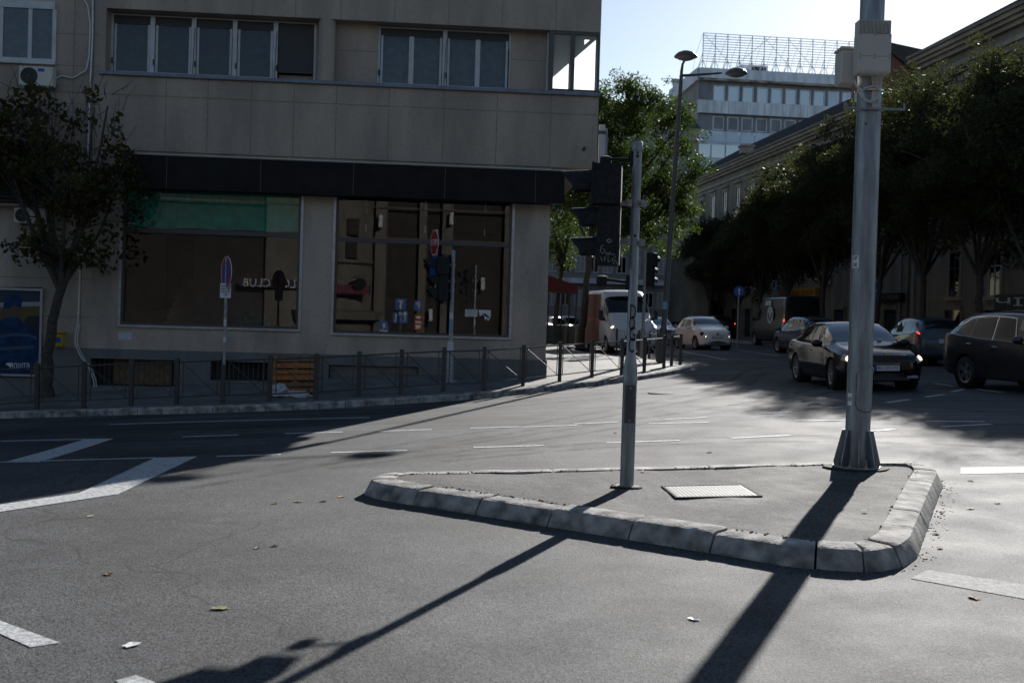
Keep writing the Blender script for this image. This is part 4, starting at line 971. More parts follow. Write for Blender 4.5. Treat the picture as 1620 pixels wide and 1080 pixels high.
for py in (419,445):
    m=MB(); z_=vz2(py); m.lathe([(.047,z_-.03),(.058,z_-.03),(.058,z_+.03),(.047,z_+.03)],Matrix.Translation((b2.x,b2.y,0)),16); m.box((b2.x-.13,b2.y-.03,z_-.02),(b2.x-.05,b2.y+.01,z_+.02))
    m.build('clamp',M['galv_dull'],sg2)
for py in (404,479): m=MB(); m.tube([(c2.x-.0,b2.y,vz2(py)),(b2.x,b2.y,vz2(py))],.012,6); m.lathe([(0,vz2(py)-.04),(.03,vz2(py)-.03),(.03,vz2(py)+.02),(0,vz2(py)+.03)],Matrix.Translation((c2.x,b2.y,0)),10); m.build('bracket_arm',M['signal_black'],sg2)
# stop sign and blue round sign on a stub behind the signal
st_=thing('stop_sign',(P(692,395,b2).x,b2.y+.12,vz2(420)),'red stop sign seen at a slant above the signal by the shop window','road sign')
q=P(687,383.5,b2); nrm=Vector((-.93,-.37,0)).normalized(); xx=Vector((.37,-.93,0)).normalized()
yb=b2.y+.1
def octo(r_): return [(r_*math.cos(R(22.5+45*i)),r_*math.sin(R(22.5+45*i))) for i in range(8)]
mt=frame_m((q.x,yb,q.z),xx,(0,0,1))
if (mt.to_3x3()@Vector((0,0,1))).dot(nrm)<0: mt=frame_m((q.x,yb,q.z),-xx,(0,0,1))
m=MB(); m.prism(octo(.30),0,.006,fr=lambda u,v,t:tuple(mt@Vector((u,v,t)))); m.build('rim',M['sign_white'],st_)
m=MB(); m.prism(octo(.275),.006,.009,fr=lambda u,v,t:tuple(mt@Vector((u,v,t)))); m.build('face',M['sign_red'],st_)
mw=mt.copy(); mw.translation=mt@Vector((0,0,.011))-wloc(st_); text('lettering','STOP',.2,M['sign_white'],st_,mw,width=.42)
m=MB(); px_=q.x+.05; m.tube([(px_,yb+.03,vz2(363)),(px_,yb+.03,vz2(470))],.022,8); m.tube([(px_,yb+.03,vz2(460)),(b2.x,b2.y,vz2(460))],.015,6); m.build('stub_post',M['galv_dull'],st_)
bs2=thing('mandatory_sign',(px_,yb,vz2(430)),'round blue sign mostly hidden behind the signal under the stop sign','road sign')
q3=P(686,426,b2); mt3=mt.copy(); mt3.translation=Vector((q3.x,yb,q3.z)); m=MB(); m.lathe([(0,.006),(.30,.006),(.30,0)],mt3,28); m.build('face',M['sign_blue'],bs2)

# no-parking sign
b3=ground(353,640,.12); b3.z=walkz(b3.x,b3.y)+.0
def q3_(px,py): return P(px,py,b3)
ns=thing('no_parking_sign',b3,'round no-parking sign on a thin pole with a small white text plate','road sign')
m=MB(); m.tube([b3+Vector((0,0,-.05)),(b3.x,b3.y,q3_(358,408).z)],.028,10); m.build('pole',M['galv_dull'],ns,smooth=40)
m=MB(); m.tube([b3,b3+Vector((0,0,.75))],.034,10); m.build('sleeve',M['fence_paint'],ns,smooth=40)
for z0_,z1_,r_ in ((505,515,.03),(532,541,.03)): m=MB(); curved(m,b3.x,b3.y,.028,R(-150),R(-30),q3_(355,z1_).z,q3_(355,z0_).z); m.build('sticker',M['sticker'],ns)
th=math.acos(.53); nr=Vector((-math.sin(th),-math.cos(th),0)); xx=Vector((math.cos(th),-math.sin(th),0)); c=q3_(358.5,431); mt=frame_m((c.x,b3.y-.03,c.z),xx,(0,0,1))
m=MB(); m.lathe([(0,-.006),(.305,-.006),(.305,.0),(.22,.0)],mt,36); m.build('rim',M['sign_red'],ns)
m=MB(); m.lathe([(0,.002),(.225,.002),(.225,-.001)],mt,36); m.build('face',M['sign_blue'],ns)
m=MB(); m.box((-.22,-.028,.002),(.22,.028,.004),fr=lambda u,v,t:tuple(mt@(Matrix.Rotation(R(-45),4,'Z')@Vector((u,v,t))))); m.build('slash',M['sign_red'],ns)
m=MB(); m.lathe([(.300,.001),(.312,.003),(.312,-.008)],mt,36); m.build('edge',M['sign_white'],ns)
c=q3_(357.8,459.8); m=MB(); m.box((c.x-.105,b3.y-.05,c.z-.14),(c.x+.105,b3.y-.045,c.z+.14),bev=.002); m.build('plate',M['sign_white'],ns)
for i,tx in enumerate(('OD 07 DO 21 H','ZONA 2 TAXI','OSIM SUBOTE','I NED')): text('lettering',tx,.05,M['scrawl_dark'],ns,frame_m(Vector((c.x,b3.y-.052,c.z+.085-i*.055))-b3,(1,0,0),(0,0,1)),width=.17 if i<3 else .08)

# big pole with cabinets
b4=ground(1355,738,ITOP)
BR=.127
bpz=lambda px,py:P(px,py,b4)
bp4=thing('utility_pole',b4,'thick galvanised steel pole with gusseted foot carrying beige cabinets','pole')
m=MB(); m.lathe([(BR,b4.z),(BR*.985,b4.z+4),(BR*.96,b4.z+9)],Matrix.Translation((b4.x,b4.y,0)),40); sh4=m.build('shaft',M['galv'],bp4,smooth=60)
zg4=bpz(1357,680).z
m=MB()
for k in range(8):
    a=R(22.5+k*45+10); d_=Vector((math.cos(a),math.sin(a),0)); n_=Vector((-d_.y,d_.x,0))*.006
    pr=[(BR-.01,0.012),(.232,.012),(.236,.055),(BR+.03,zg4-b4.z),(BR-.01,zg4-b4.z)]
    m.prism(pr,-.006,.006,fr=lambda u,v,t,d_=d_:(b4.x+d_.x*u-d_.y*t,b4.y+d_.y*u+d_.x*t,b4.z+v))
m.build('gusset',M['galv'],bp4)
m=MB(); m.lathe([(0,b4.z+.014),(.255,b4.z+.014),(.26,b4.z-.02)],Matrix.Translation((b4.x,b4.y,0)),8); m.build('base_plate',M['galv_dull'],bp4)
m=MB()
for k in range(8):
    a=R(k*45+10); x=b4.x+math.cos(a)*.20; y=b4.y+math.sin(a)*.20; m.lathe([(.011,b4.z+.01),(.011,b4.z+.10),(0,b4.z+.10)],Matrix.Translation((x,y,0)),8); m.lathe([(.022,b4.z+.012),(.022,b4.z+.032),(0,b4.z+.032)],Matrix.Translation((x,y,0)),6)
m.build('bolt',M['rust_streak'],bp4)
m=MB(); rr=random.Random(4); pr=[(b4.x+math.cos(k*.4)*(.29+rr.uniform(-.03,.04))*(1.15),b4.y+math.sin(k*.4)*(.28+rr.uniform(-.03,.04))) for k in range(16)]; m.prism(pr,b4.z-.03,b4.z+.002); m.build('dirt_ring',M['dirt'],bp4)
# inspection door: arched plate
z0,z1=bpz(1360,650).z,bpz(1360,578).z
m=MB(); a0,a1=R(-120),R(-22); n=14; vs=[];cen=(a0+a1)/2; hw=(a1-a0)/2; rows=24
def dz_(u): return math.sqrt(max(0,1-u*u))
for i in range(n+1):
    u=-1+2*i/n; aa=cen+hw*u; arc=.075*dz_(u)
    vs+=[(b4.x+math.cos(aa)*(BR+.006),b4.y+math.sin(aa)*(BR+.006),z0+.075-arc),(b4.x+math.cos(aa)*(BR+.006),b4.y+math.sin(aa)*(BR+.006),z1-.075+arc)]
m.add(vs,[(2*i,2*i+2,2*i+3,2*i+1) for i in range(n)]); m.build('access_door',M['galv'],bp4,smooth=60)
m=MB(); m.tube([Vector(v)+Vector((math.cos(cen)*.002,math.sin(cen)*.002,0)) for v in vs[1::2]],.008,6); dh=m.build('door_hood',M['galv'],bp4,smooth=60)
m=MB(); m.tube([vs[1]]+vs[0::2],.0035,5); m.build('door_gap',M['visor_in'],bp4)
def stick(px0,py0,px1,py1,body,par):
    a=bpz(px0,py0); c=bpz(px1,py1); 
    x0=max(-.97,(a.x-b4.x)/(BR)); x1=min(.97,(c.x-b4.x)/(BR)); A0=-math.pi+math.acos(-x0) if 0 else -math.acos(max(-1,min(1,x0))); A1=-math.acos(max(-1,min(1,x1)))
    m=MB(); curved(m,b4.x,b4.y,BR-.001,A0,A1,c.z,a.z,6,.004); o=m.build('sticker',M['sticker_white'],par)
    return A0,A1,c.z,a.z
for (x0,y0,x1,y1,ls) in ((1343.5,404,1354,424.5,('UP','ŠUR')),(1338.5,621,1343.8,640,('H20',))):
    A0,A1,z0_,z1_=stick(x0,y0,x1,y1,'',bp4); am=(A0+A1)/2
    for i,tx in enumerate(ls): 
        zc=(z0_+z1_)/2+(.035-.07*i if len(ls)>1 else 0); d_=Vector((math.cos(am),math.sin(am),0)); text('lettering',tx,.06,M['scrawl_dark'],bp4,frame_m(Vector((b4.x,b4.y,zc))+d_*(BR+.006)-b4,Vector((-d_.y,d_.x,0)),(0,0,1)),width=.05,depth=.0005)
m=MB(); m.lathe([(0,.003),(.011,.003)],frame_m((bpz(1364,199).x,b4.y-BR-.0,bpz(1364,199).z),(1,0,0),(0,0,1)),12); m.build('green_dot',M['lens_green'],bp4)
# cabinets (each lifts off the pole)
def cabpx(x0,y0,x1,y1,y_): a=at(x0,y0,y_); c=at(x1,y1,y_); return a.x,c.x,c.z,a.z
yf=b4.y-BR-.17
x0,x1,z0,z1=cabpx(1359,31,1409,117,yf)
cbx=thing('pole_cabinet',((x0+x1)/2,yf+.15,z0),'larger beige equipment cabinet with ribbed top on the thick pole','cabinet')
zt_=at(1384,53,yf).z; zm_=at(1384,89.5,yf).z
m=MB(); m.box((x0,yf,z0),(x1,yf+.16,zt_-.0),bev=.012); m.build('casing',M['box_beige'],cbx)
m=MB(); m.box((x0+.004,yf-.006,z0+.02),(x1-.004,yf+.0,zm_-.003),bev=.002); m.box((x0+.004,yf-.006,zm_+.003),(x1-.004,yf,zt_-.005),bev=.002); m.build('front_panel',M['box_beige'],cbx)
m=MB(); n=24
for i in range(n): 
    u=x0+.006+(x1-x0-.012)*i/n; m.box((u,yf-.004,zt_),(u+(x1-x0)/n*.5,yf+.155,z1))
m.box((x0+.004,yf+.02,zt_-.01),(x1-.004,yf+.15,z1-.004)); m.build('ribbed_top',M['box_beige'],cbx)
m=MB(); 
for u in (x0+.02,(x0+x1)/2,x1-.02):
    for z_ in (zm_+.02,zm_-.02,zt_-.02): m.lathe([(0,.004),(.006,.004),(.007,0)],frame_m((u,yf-.006,z_),(1,0,0),(0,0,1)),8)
m.build('screw',M['box_slot'],cbx)
m=MB(); m.box(((x0+x1)/2-.12,yf+.15,z0+.05),((x0+x1)/2+.05,b4.y-BR+.01,z1-.1)); m.build('mounting_bracket',M['galv_dull'],cbx)
ys_=b4.y-.10
x0,x1,z0,z1=cabpx(1331.5,75,1352,132,ys_)
cb2=thing('pole_cabinet',((x0+x1)/2,ys_,z0),'smaller beige cabinet on the left side of the thick pole','cabinet')
m=MB(); m.box((x0,ys_,z0),(x1+.02,ys_+.24,z1-.02),bev=.012); m.build('casing',M['box_beige'],cb2)
m=MB(); m.box((x0-.012,ys_-.012,z1-.02),(x1+.022,ys_+.25,z1+.01),bev=.008); m.build('lid',M['box_beige'],cb2)
m=MB(); m.box((x1+.0,ys_+.06,z0+.1),(b4.x-BR+.02,ys_+.12,z1-.1)); m.build('mounting_bracket',M['galv_dull'],cb2)
# cables
cab=thing('cable_bundle',(b4.x,b4.y-BR,bpz(1370,176).z),'bundle of grey cables looped and strapped to the thick pole under the cabinets','cables')
m=MB(); rr=random.Random(8)
for k in range(6):
    xx_=b4.x-.01+.022*k-.02; P_=[(xx_+rr.uniform(-.02,.03),yf+.1,bpz(1375,115).z),(xx_+.0,b4.y-BR-.05,bpz(1375,126).z),(b4.x+.03+.012*(k-3),b4.y-BR-.015,bpz(1375,146).z),(b4.x+.02+.016*(k-3)+rr.uniform(-.01,.01),b4.y-BR-.02,bpz(1375,160).z),(b4.x+.03+.01*(k-3),b4.y-BR-.01,bpz(1375,174).z)]
    m.tube(resample([Vector(p) for p in P_],.03,False),.0085,7)
P_=[bpz(1345,132),bpz(1347,141),bpz(1354,149),bpz(1356,158),bpz(1366,166),bpz(1378,160),bpz(1384,149),bpz(1376,141),bpz(1362,144),bpz(1354,150)]
P_=[Vector((p.x,b4.y-BR-.035,p.z)) for p in P_]; m.tube(resample(P_,.02,False),.011,8)
P2=[p+Vector((.012,-.015,-.008)) for p in P_[1:8]]; m.tube(resample(P2,.02,False),.010,8)
m.build('cable',M['cable_grey'],cab,smooth=60)
m=MB(); z_=bpz(1370,146).z; m.lathe([(BR+.028,z_-.008),(BR+.03,z_-.008),(BR+.03,z_+.008),(BR+.028,z_+.008)],Matrix.Translation((b4.x,b4.y-.012,0)),24); m.build('strap',M['chrome'],cab)
q=bpz(1348,158); m=MB(); m.box((q.x-.012,b4.y-BR+.0,q.z-.05),(q.x+.012,b4.y-BR+.003,q.z+.05)); m.build('white_tag',M['sign_white'],cab)
cr=thing('cross_bracket',(b4.x,b4.y-BR,bpz(1376,176).z),'thin steel cross bracket with upturned ends clamped on the thick pole','bracket')
z_=bpz(1376,176).z; xa,xb=bpz(1328.5,176).x,bpz(1424,176).x
m=MB(); m.box((xa,b4.y-BR-.03,z_-.012),(xb,b4.y-BR-.008,z_+.012),bev=.003); 
for x in (xa,xb-.016): m.box((x,b4.y-BR-.03,z_+.009),(x+.016,b4.y-BR-.012,z_+.06),bev=.003)
m.lathe([(BR+.002,z_-.012),(BR+.012,z_-.012),(BR+.012,z_+.012),(BR+.002,z_+.012)],Matrix.Translation((b4.x,b4.y,0)),24)
m.build('bar',M['galv'],cr)

# street lamp with two heads
b5=ground(1046,576,.12); b5.z=walkz(b5.x,b5.y)
YT=b5.y-1.0
h1=at(1085,90,32.7); h2=at(1165,116.5,34.4); jt=at(1078,119,b5.y-.4)
lm=thing('street_lamp',b5,'tall grey street lamp with one head on top and one on a side arm','street lamp')
m=MB(); m.tube([b5,b5.lerp(jt,.12)],[.13,.125],16); m.tube([b5.lerp(jt,.12),b5.lerp(jt,.125),b5.lerp(jt,.55),jt],[.12,.085,.075,.055],16); m.build('post',M['lamp_grey'],lm,smooth=50)
m=MB(); m.tube([jt+Vector((0,0,-.1)),jt+Vector((0,-.0,.1)),jt.lerp(h1,.5)+Vector((-.03,0,.05)),h1+Vector((-.02,0,-.08))],[.05,.045,.035,.035],10); m.build('top_arm',M['lamp_grey'],lm,smooth=50)
m=MB(); m.tube([jt+Vector((0,0,-.02)),h2+Vector((-.45,0,.0))],[.045,.03],10); m.build('side_arm',M['lamp_grey'],lm,smooth=50)
for h in (h1,h2):
    k=.33
    m=MB(); m.lathe([(0,.17),(.12,.16),(.24,.11),(k,.02),(k+.005,-.015),(k-.03,-.02)],Matrix.Translation(h),28); o=m.build('lamp_head',M['lamp_grey'],lm,smooth=50)
    m=MB(); m.lathe([(0,-.12),(.12,-.105),(.22,-.07),(k-.03,-.02)],Matrix.Translation(h),28); m.build('lens_cover',M['lamp_glass'],o,smooth=50)
m=MB(); z0,z1=at(1048,489,b5.y).z,at(1048,477,b5.y).z; q=b5.lerp(jt,(z0-b5.z)/(jt.z-b5.z)); curved(m,q.x,q.y,.09,R(-150),R(-20),z0,z1); m.build('sticker',M['sticker_blue'],lm)

# far signal on a thin pole beside the lamp
b6=ground(1016,566,.12); b6.z=walkz(b6.x,b6.y); 
s6=thing('traffic_signal_pole',b6,'thin pale pole standing at the pavement corner left of the street lamp','pole'); zt6=at(1020,396,b6.y).z
m=MB(); m.tube([b6,(b6.x,b6.y,b6.z+1.0)],[.09,.085],14); m.tube([(b6.x,b6.y,b6.z+1.0),(b6.x,b6.y,zt6)],.05,14); m.build('shaft',M['galv_dull'],s6,smooth=50)
m=MB(); c6=at(1029,428,b6.y+.1)
s7=thing('traffic_signal',(c6.x,c6.y,at(1029,455,c6.y).z),'dark traffic signal seen from behind on the thin pole near the street lamp','traffic signal')
signal_head(s7,Vector((c6.x,c6.y,0)),at(1029,400,c6.y).z,at(1029,452,c6.y).z,(.5,.86,0),dep=.3,scale=.9)
m=MB(); 
for py in (412,442): z_=at(1025,py,b6.y).z; m.tube([(b6.x,b6.y,z_),(c6.x,c6.y,z_)],.02,6)
m.build('bracket_arm',M['signal_black'],s7)

# pallet and bag behind the railing
pa=ground(431,634,.12); pb=ground(503,633,.12); pa.z=walkz(pa.x,pa.y); pb.z=walkz(pb.x,pb.y)
yp=(pa.y+pb.y)/2+.5
A_=at(430,575,yp); B_=at(504,575,yp); zb_=walkz((A_.x+B_.x)/2,yp)
pt=thing('wooden_pallet',((A_.x+B_.x)/2,yp,zb_),'old wooden pallet leaning upright behind the railing, some boards orange','pallet')
Wd=B_.x-A_.x; hp=.76; lean=.12
def pf(u,v,t): return (A_.x+u,yp+t+v*lean,zb_+v+(0.03*u))
bz=[0.02,.15,.28,.40,.52,.65]
for i,v in enumerate(bz):
    m=MB(); m.box((0,v,-.05),(Wd,v+.10-(.02 if i%2 else 0),-.028),fr=pf,bev=.003); m.build('board',M['wood_orange'] if i in (0,2,3,4) else M['wood_old'],pt)
m=MB()
for u in (0,Wd/2-.05,Wd-.1): m.box((u,.0,-.027),(u+.1,hp,.07),fr=pf,bev=.003)
m.build('stringer',M['wood_old'],pt)
m=MB(); m.box((0,.0,.071),(Wd,hp,.085),fr=pf); m.build('back_board',M['wood_old'],pt)
bgp=ground(452,633,.12); bgp.z=walkz(bgp.x,bgp.y)
bgt=thing('litter_bag',bgp,'crumpled white plastic bags lying at the foot of the pallet','litter')
def lump(c,rx,ry,rz,seed):
    rr=random.Random(seed); bm=bmesh.new(); bmesh.ops.create_icosphere(bm,subdivisions=4,radius=1)
    from mathutils import noise
    for v in bm.verts:
        n_=noise.noise(v.co*1.7+Vector((seed,0,0)))*.45+noise.noise(v.co*5+Vector((0,seed,0)))*.22+noise.noise(v.co*11)*.09
        v.co=Vector((v.co.x*rx,v.co.y*ry,max(-.25,v.co.z)*rz))*(1+n_); v.co+=c
    m=MB(); bm.verts.index_update(); m.add([v.co[:] for v in bm.verts],[[v.index for v in f.verts] for f in bm.faces]); bm.free(); return m
m=lump(bgp+Vector((-.18,.05,.07)),.22,.16,.17,3); m.build('bag',M['bag'],bgt,smooth=70)
m=lump(bgp+Vector((.22,.0,.04)),.26,.12,.09,5); m.build('bag',M['bag'],bgt,smooth=70)
# blue one-way sign on the far pavement, blue parking sign behind the thick pole
q=at(1169,461,50.0); zgr=rz(q.x,50.)
t_=thing('one_way_sign',(q.x,50,zgr),'round blue sign with white upward arrow on a thin pole','road sign')
m=MB(); m.tube([(q.x,50,zgr),(q.x,50,q.z+.2)],.03,8); m.build('pole',M['galv_dull'],t_)
mt=frame_m((q.x,49.95,q.z),(1,0,0),(0,0,1)); m=MB(); m.lathe([(0,.008),(.235,.008),(.235,0)],mt,32); m.build('face',M['sign_blue'],t_)
m=MB(); m.box((-.022,-.15,.010),(.022,.05,.012),fr=lambda u,v,t:tuple(mt@Vector((u,v,t)))); m.prism([(-.07,.05),(0,.155),(.07,.05)],.010,.012,fr=lambda u,v,t:tuple(mt@Vector((u,v,t)))); m.build('arrow',M['sign_white'],t_)
q=at(1384,461,44.); zgr=rz(q.x,44.)
t_=thing('parking_sign',(q.x,44,zgr),'blue rectangular sign showing at the right edge of the thick pole','road sign')
m=MB(); m.box((q.x-.25,43.97,q.z-.37),(q.x+.1,44,q.z+.37),bev=.004); m.build('face',M['sign_blue'],t_)
m=MB(); m.box((q.x-.0,43.955,q.z+.0),(q.x+.08,43.965,q.z+.05)); m.build('yellow_mark',M['sign_yellow'],t_)
m=MB(); m.tube([(q.x-.1,44.03,zgr),(q.x-.1,44.03,q.z+.4)],.03,8); m.build('pole',M['galv_dull'],t_)
# fallen leaves and litter on the road
rr=random.Random(12)
lv=[(143,817,'leaf_pale','curled pale leaf on the left road below the white arrow stripe'),(434,797,'leaf_yellow','small yellow-green leaf on the road left of the island tip'),(472,794,'leaf_pale','tiny pale scrap on the road left of the island tip'),(511,793.5,'leaf_brown','brown leaf lying flat on the road nearest the island tip'),(434,864,'leaf_brown','brown twig-like leaf on the road left of centre'),(407,867,'scrawl_dark','small dark crumb beside the brown twig-like leaf'),(171,909,'leaf_brown','tan leaf on the open road at the left'),(348,963,'leaf_pale','pale curled leaf near the signal shadow'),(209,1021,'sign_white','white crumpled scrap at the lower left of the road'),(1098,980,'sign_white','bright white scrap on the road beside the big pole shadow'),(1481,845,'leaf_brown','rusty leaf against the right face of the kerb'),(1487,868,'leaf_brown','orange brown leaf at the foot of the right kerb'),(1464,883,'leaf_brown','rusty leaf at the rounded near corner of the kerb'),(1536,761,'leaf_brown','dark brown leaf right of the island near the white bar'),(1578,797,'scrawl_dark','dark curled leaf on the bright road at the far right'),(1535,805,'scrawl_dark','small dark leaf right of the island middle'),(1541,946,'leaf_brown','brown leaf on the faded white band'),(1490,810,'leaf_brown','brown leaf by the right kerb, upper one'),(973,685,'leaf_brown','brown leaf on the road just left of the island pole'),(751,707,'leaf_yellow','yellow leaf lying on a white lane dash'),(1122,716,'leaf_brown','brown leaf on the road behind the island'),(540,786,'leaf_yellow','yellow leaf at the foot of the island tip'),(615,790,'leaf_yellow','first yellow leaf along the near kerb foot'),(775,815,'leaf_yellow','yellow leaves along the near kerb foot at its middle'),(1200,880,'leaf_yellow','yellow leaf at the near kerb foot left of the big shadow'),(1018,745,'scrawl_dark','tiny dark crumb on the island behind the signal pole'),(1368,808,'leaf_brown','small red brown leaf on the island right part')]
for x,y,mt_,lb in lv:
    p=ground(x,y); onisl=(1000<x<1480 and 740<y<850)
    z=p.z+(ITOP if onisl else 0)
    if onisl: p=ground(x,y,ITOP); z=p.z
    s=rr.uniform(.028,.045)*(1.3 if y>900 else 1); a=rr.uniform(0,6.28)
    m=MB(); pts=[];n=12
    for i in range(n):
        t=i*2*math.pi/n; r_=s*(.75+.35*math.cos(5*t/1.0)*(.5)); pts.append((r_*math.cos(t)*1.25,r_*math.sin(t)*.75))
    vs=[(0,0,.002)]+[(u*math.cos(a)-v*math.sin(a),u*math.sin(a)+v*math.cos(a),.003+.15*abs(v)+rr.uniform(0,.004)) for u,v in pts]
    vs=[(p.x+u,p.y+v,z+w_) for u,v,w_ in vs]
    vs+=[(u,v,w_+.0015) for u,v,w_ in vs]
    m.add(vs,[(0,i+1,(i+1)%n+1) for i in range(n)]+[(n+1,n+1+(i+1)%n+1,n+1+i+1) for i in range(n)])
    o=m.build('fallen_leaf' if 'leaf' in lb or 'leaves' in lb else 'litter_scrap',M[mt_]); tag(o,lb,'leaf' if 'lea' in lb else 'litter','fallen leaves and scraps on the road')
# ============================================================ TREES
def tube_tree(m,pts,r0,r1,n=8):
    P_=resample([Vector(p) for p in pts],max(.15,(Vector(pts[0])-Vector(pts[-1])).length/10),False); k=len(P_)
    rr=random.Random(int(abs(pts[-1][0])*1000)%9973)
    for i in range(1,k-1): P_[i]=P_[i]+Vector((rr.uniform(-1,1),rr.uniform(-1,1),rr.uniform(-.5,.5)))*r0*.25
    m.tube(P_,[r0+(r1-r0)*i/(k-1) for i in range(k)],n)
def leaves(clumps,n,size,seed,shape='oval',droop=.3):
    """clumps: array of (x,y,z,r); returns vertices/faces of n small leaf blades"""
    rng=np.random.default_rng(seed); cl=np.array(clumps); w_=cl[:,3]**2; w_=w_/w_.sum()
    ci=rng.choice(len(cl),n,p=w_); c=cl[ci]
    d=rng.normal(size=(n,3)); d/=np.linalg.norm(d,axis=1)[:,None]; rad=rng.random(n)**.45
    pos=c[:,:3]+d*(rad*c[:,3])[:,None]*np.array([1,1,.75])
    ax=rng.normal(size=(n,3)); ax[:,2]-=droop; ax/=np.linalg.norm(ax,axis=1)[:,None]
    t=rng.normal(size=(n,3)); s=np.cross(ax,t); s/=np.linalg.norm(s,axis=1)[:,None]
    nn=np.cross(ax,s)
    L=(size*rng.uniform(.6,1.25,n))[:,None]; W_=L*(.34 if shape=='oval' else .6)
    a=pos-ax*L*.5; b_=pos+s*W_*.5+nn*L*.06-ax*L*.02; c_=pos+ax*L*.5-nn*L*.05; d_=pos-s*W_*.5+nn*L*.06-ax*L*.02
    V=np.stack([a,b_,c_,d_],1).reshape(-1,3); return V
def leafobj(name,V,mat_,parent):
    off=wloc(parent); V=V-np.array([off.x,off.y,off.z]); n=len(V)//4
    me=bpy.data.meshes.new(name); me.vertices.add(len(V)); me.vertices.foreach_set('co',V.astype(np.float32).ravel())
    me.loops.add(4*n); me.loops.foreach_set('vertex_index',np.arange(4*n,dtype=np.int32)); me.polygons.add(n); me.polygons.foreach_set('loop_start',np.arange(0,4*n,4,dtype=np.int32)); me.polygons.foreach_set('loop_total',np.full(n,4,dtype=np.int32))
    me.materials.append(mat_); me.update(calc_edges=True); o=bpy.data.objects.new(name,me); C.objects.link(o); o.parent=parent; return o
def tree(name,label,cat,group,base,fork,tips,blobs,nclump,cr,nleaf,lsize,r0,mat_,seed,shape='oval',rim=.5,twigs=60,lean=None):
    rr=random.Random(seed); t=thing(name,base,label,cat,group)
    m=MB(); base=Vector(base); fork=Vector(fork)
    tube_tree(m,[base+Vector((0,0,-.1)),base.lerp(fork,.4)+Vector(lean or (0,0,0)),fork],r0,r0*.72,10)
    m.tube([base+Vector((0,0,-.08)),base+Vector((0,0,.22))],[r0*1.5,r0*1.02],10)
    ends=[]
    for b in blobs:
        c=Vector(b[:3]); mid=fork.lerp(c,.5)+Vector((rr.uniform(-.2,.2),rr.uniform(-.2,.2),rr.uniform(-.1,.3))); tube_tree(m,[fork+Vector((0,0,-.15)),mid,c+Vector((0,0,b[5]*.4))],r0*.5,r0*.13,7); ends.append((fork,mid,c,b))
    cl=[]
    for k in range(nclump):
        b=blobs[rr.choices(range(len(blobs)),[q[3]*q[4]*q[5] for q in blobs])[0]]
        d=Vector((rr.gauss(0,1),rr.gauss(0,1),rr.gauss(0,1))).normalized(); f_=rim+(1-rim)*rr.random()
        f_*=1.0+.12*rr.gauss(0,1)
        p=(b[0]+d.x*b[3]*f_,b[1]+d.y*b[4]*f_,b[2]+d.z*b[5]*f_); cl.append((*p,cr*rr.uniform(.5,1.3)))
    for k in range(twigs):
        c=cl[rr.randrange(len(cl))]; e=ends[rr.randrange(len(ends))]; e=min(ends,key=lambda q:(Vector(q[3][:3])-Vector(c[:3])).length)
        s=e[1].lerp(e[2],rr.uniform(.0,1)); q=Vector(c[:3]); mid=s.lerp(q,.5)+Vector((0,0,rr.uniform(.0,.25))); m.tube([s,mid,q],[r0*.14,r0*.09,r0*.03],5)
    m.build('trunk',M['bark'],t,smooth=60)
    leafobj('crown',leaves(cl,nleaf,lsize,seed,shape),mat_,t)
    return t
# small maple on the left, in the shade of the building
b=ground(74,628,0,walkz); Yb=b.y; print('maple',b)
A=lambda x,y,dy=0:at(x,y,Yb+dy)
def bl(x,y,rpx,rpy,dy=0,ry=None): 
    p=A(x,y,dy); k=Yb/FPX; return (p.x,p.y,p.z,rpx*k,(ry or rpx*.9)*k,rpy*k)
fk=A(97,455)
tree('street_tree','small half-bare maple with yellowing leaves in front of the left wall','tree',None,b,fk,None,[bl(60,190,75,55),bl(30,270,90,70,.3),bl(170,190,40,55,-.3),bl(185,290,55,75,.2),bl(110,290,80,80,-.4),bl(120,390,70,35,0),bl(60,390,50,30,-.3),bl(-10,230,60,90)],200,.32,6200,.14,.13,M['leaf_maple'],21,'broad',.35,150,lean=(-.12,0,0))
# bare twigs of the same tree
m=MB(); rr=random.Random(6); tr=[o for o in bpy.data.objects if o.name=='street_tree'][0]
for k in range(90):
    s=A(rr.uniform(10,210),rr.uniform(140,260),rr.uniform(-.6,.6)); 
    if s.x>A(150,200).x and rr.random()<.5: continue
    q=s+Vector((rr.uniform(-.5,.5),rr.uniform(-.3,.3),rr.uniform(.1,.75))); md=s.lerp(q,.5)+Vector((rr.uniform(-.1,.1),0,0)); m.tube([s,md,q],[.009,.006,.003],4)
for (x0,y0,x1,y1) in ((97,455,45,130),(97,455,150,170),(97,455,10,180),(97,455,205,240)): tube_tree(m,[A(x0,y0),A((x0+x1)/2+8,(y0+y1)/2+20,.1),A(x1,y1)],.05,.012,6)
m.build('bare_twig',M['bark'],tr)
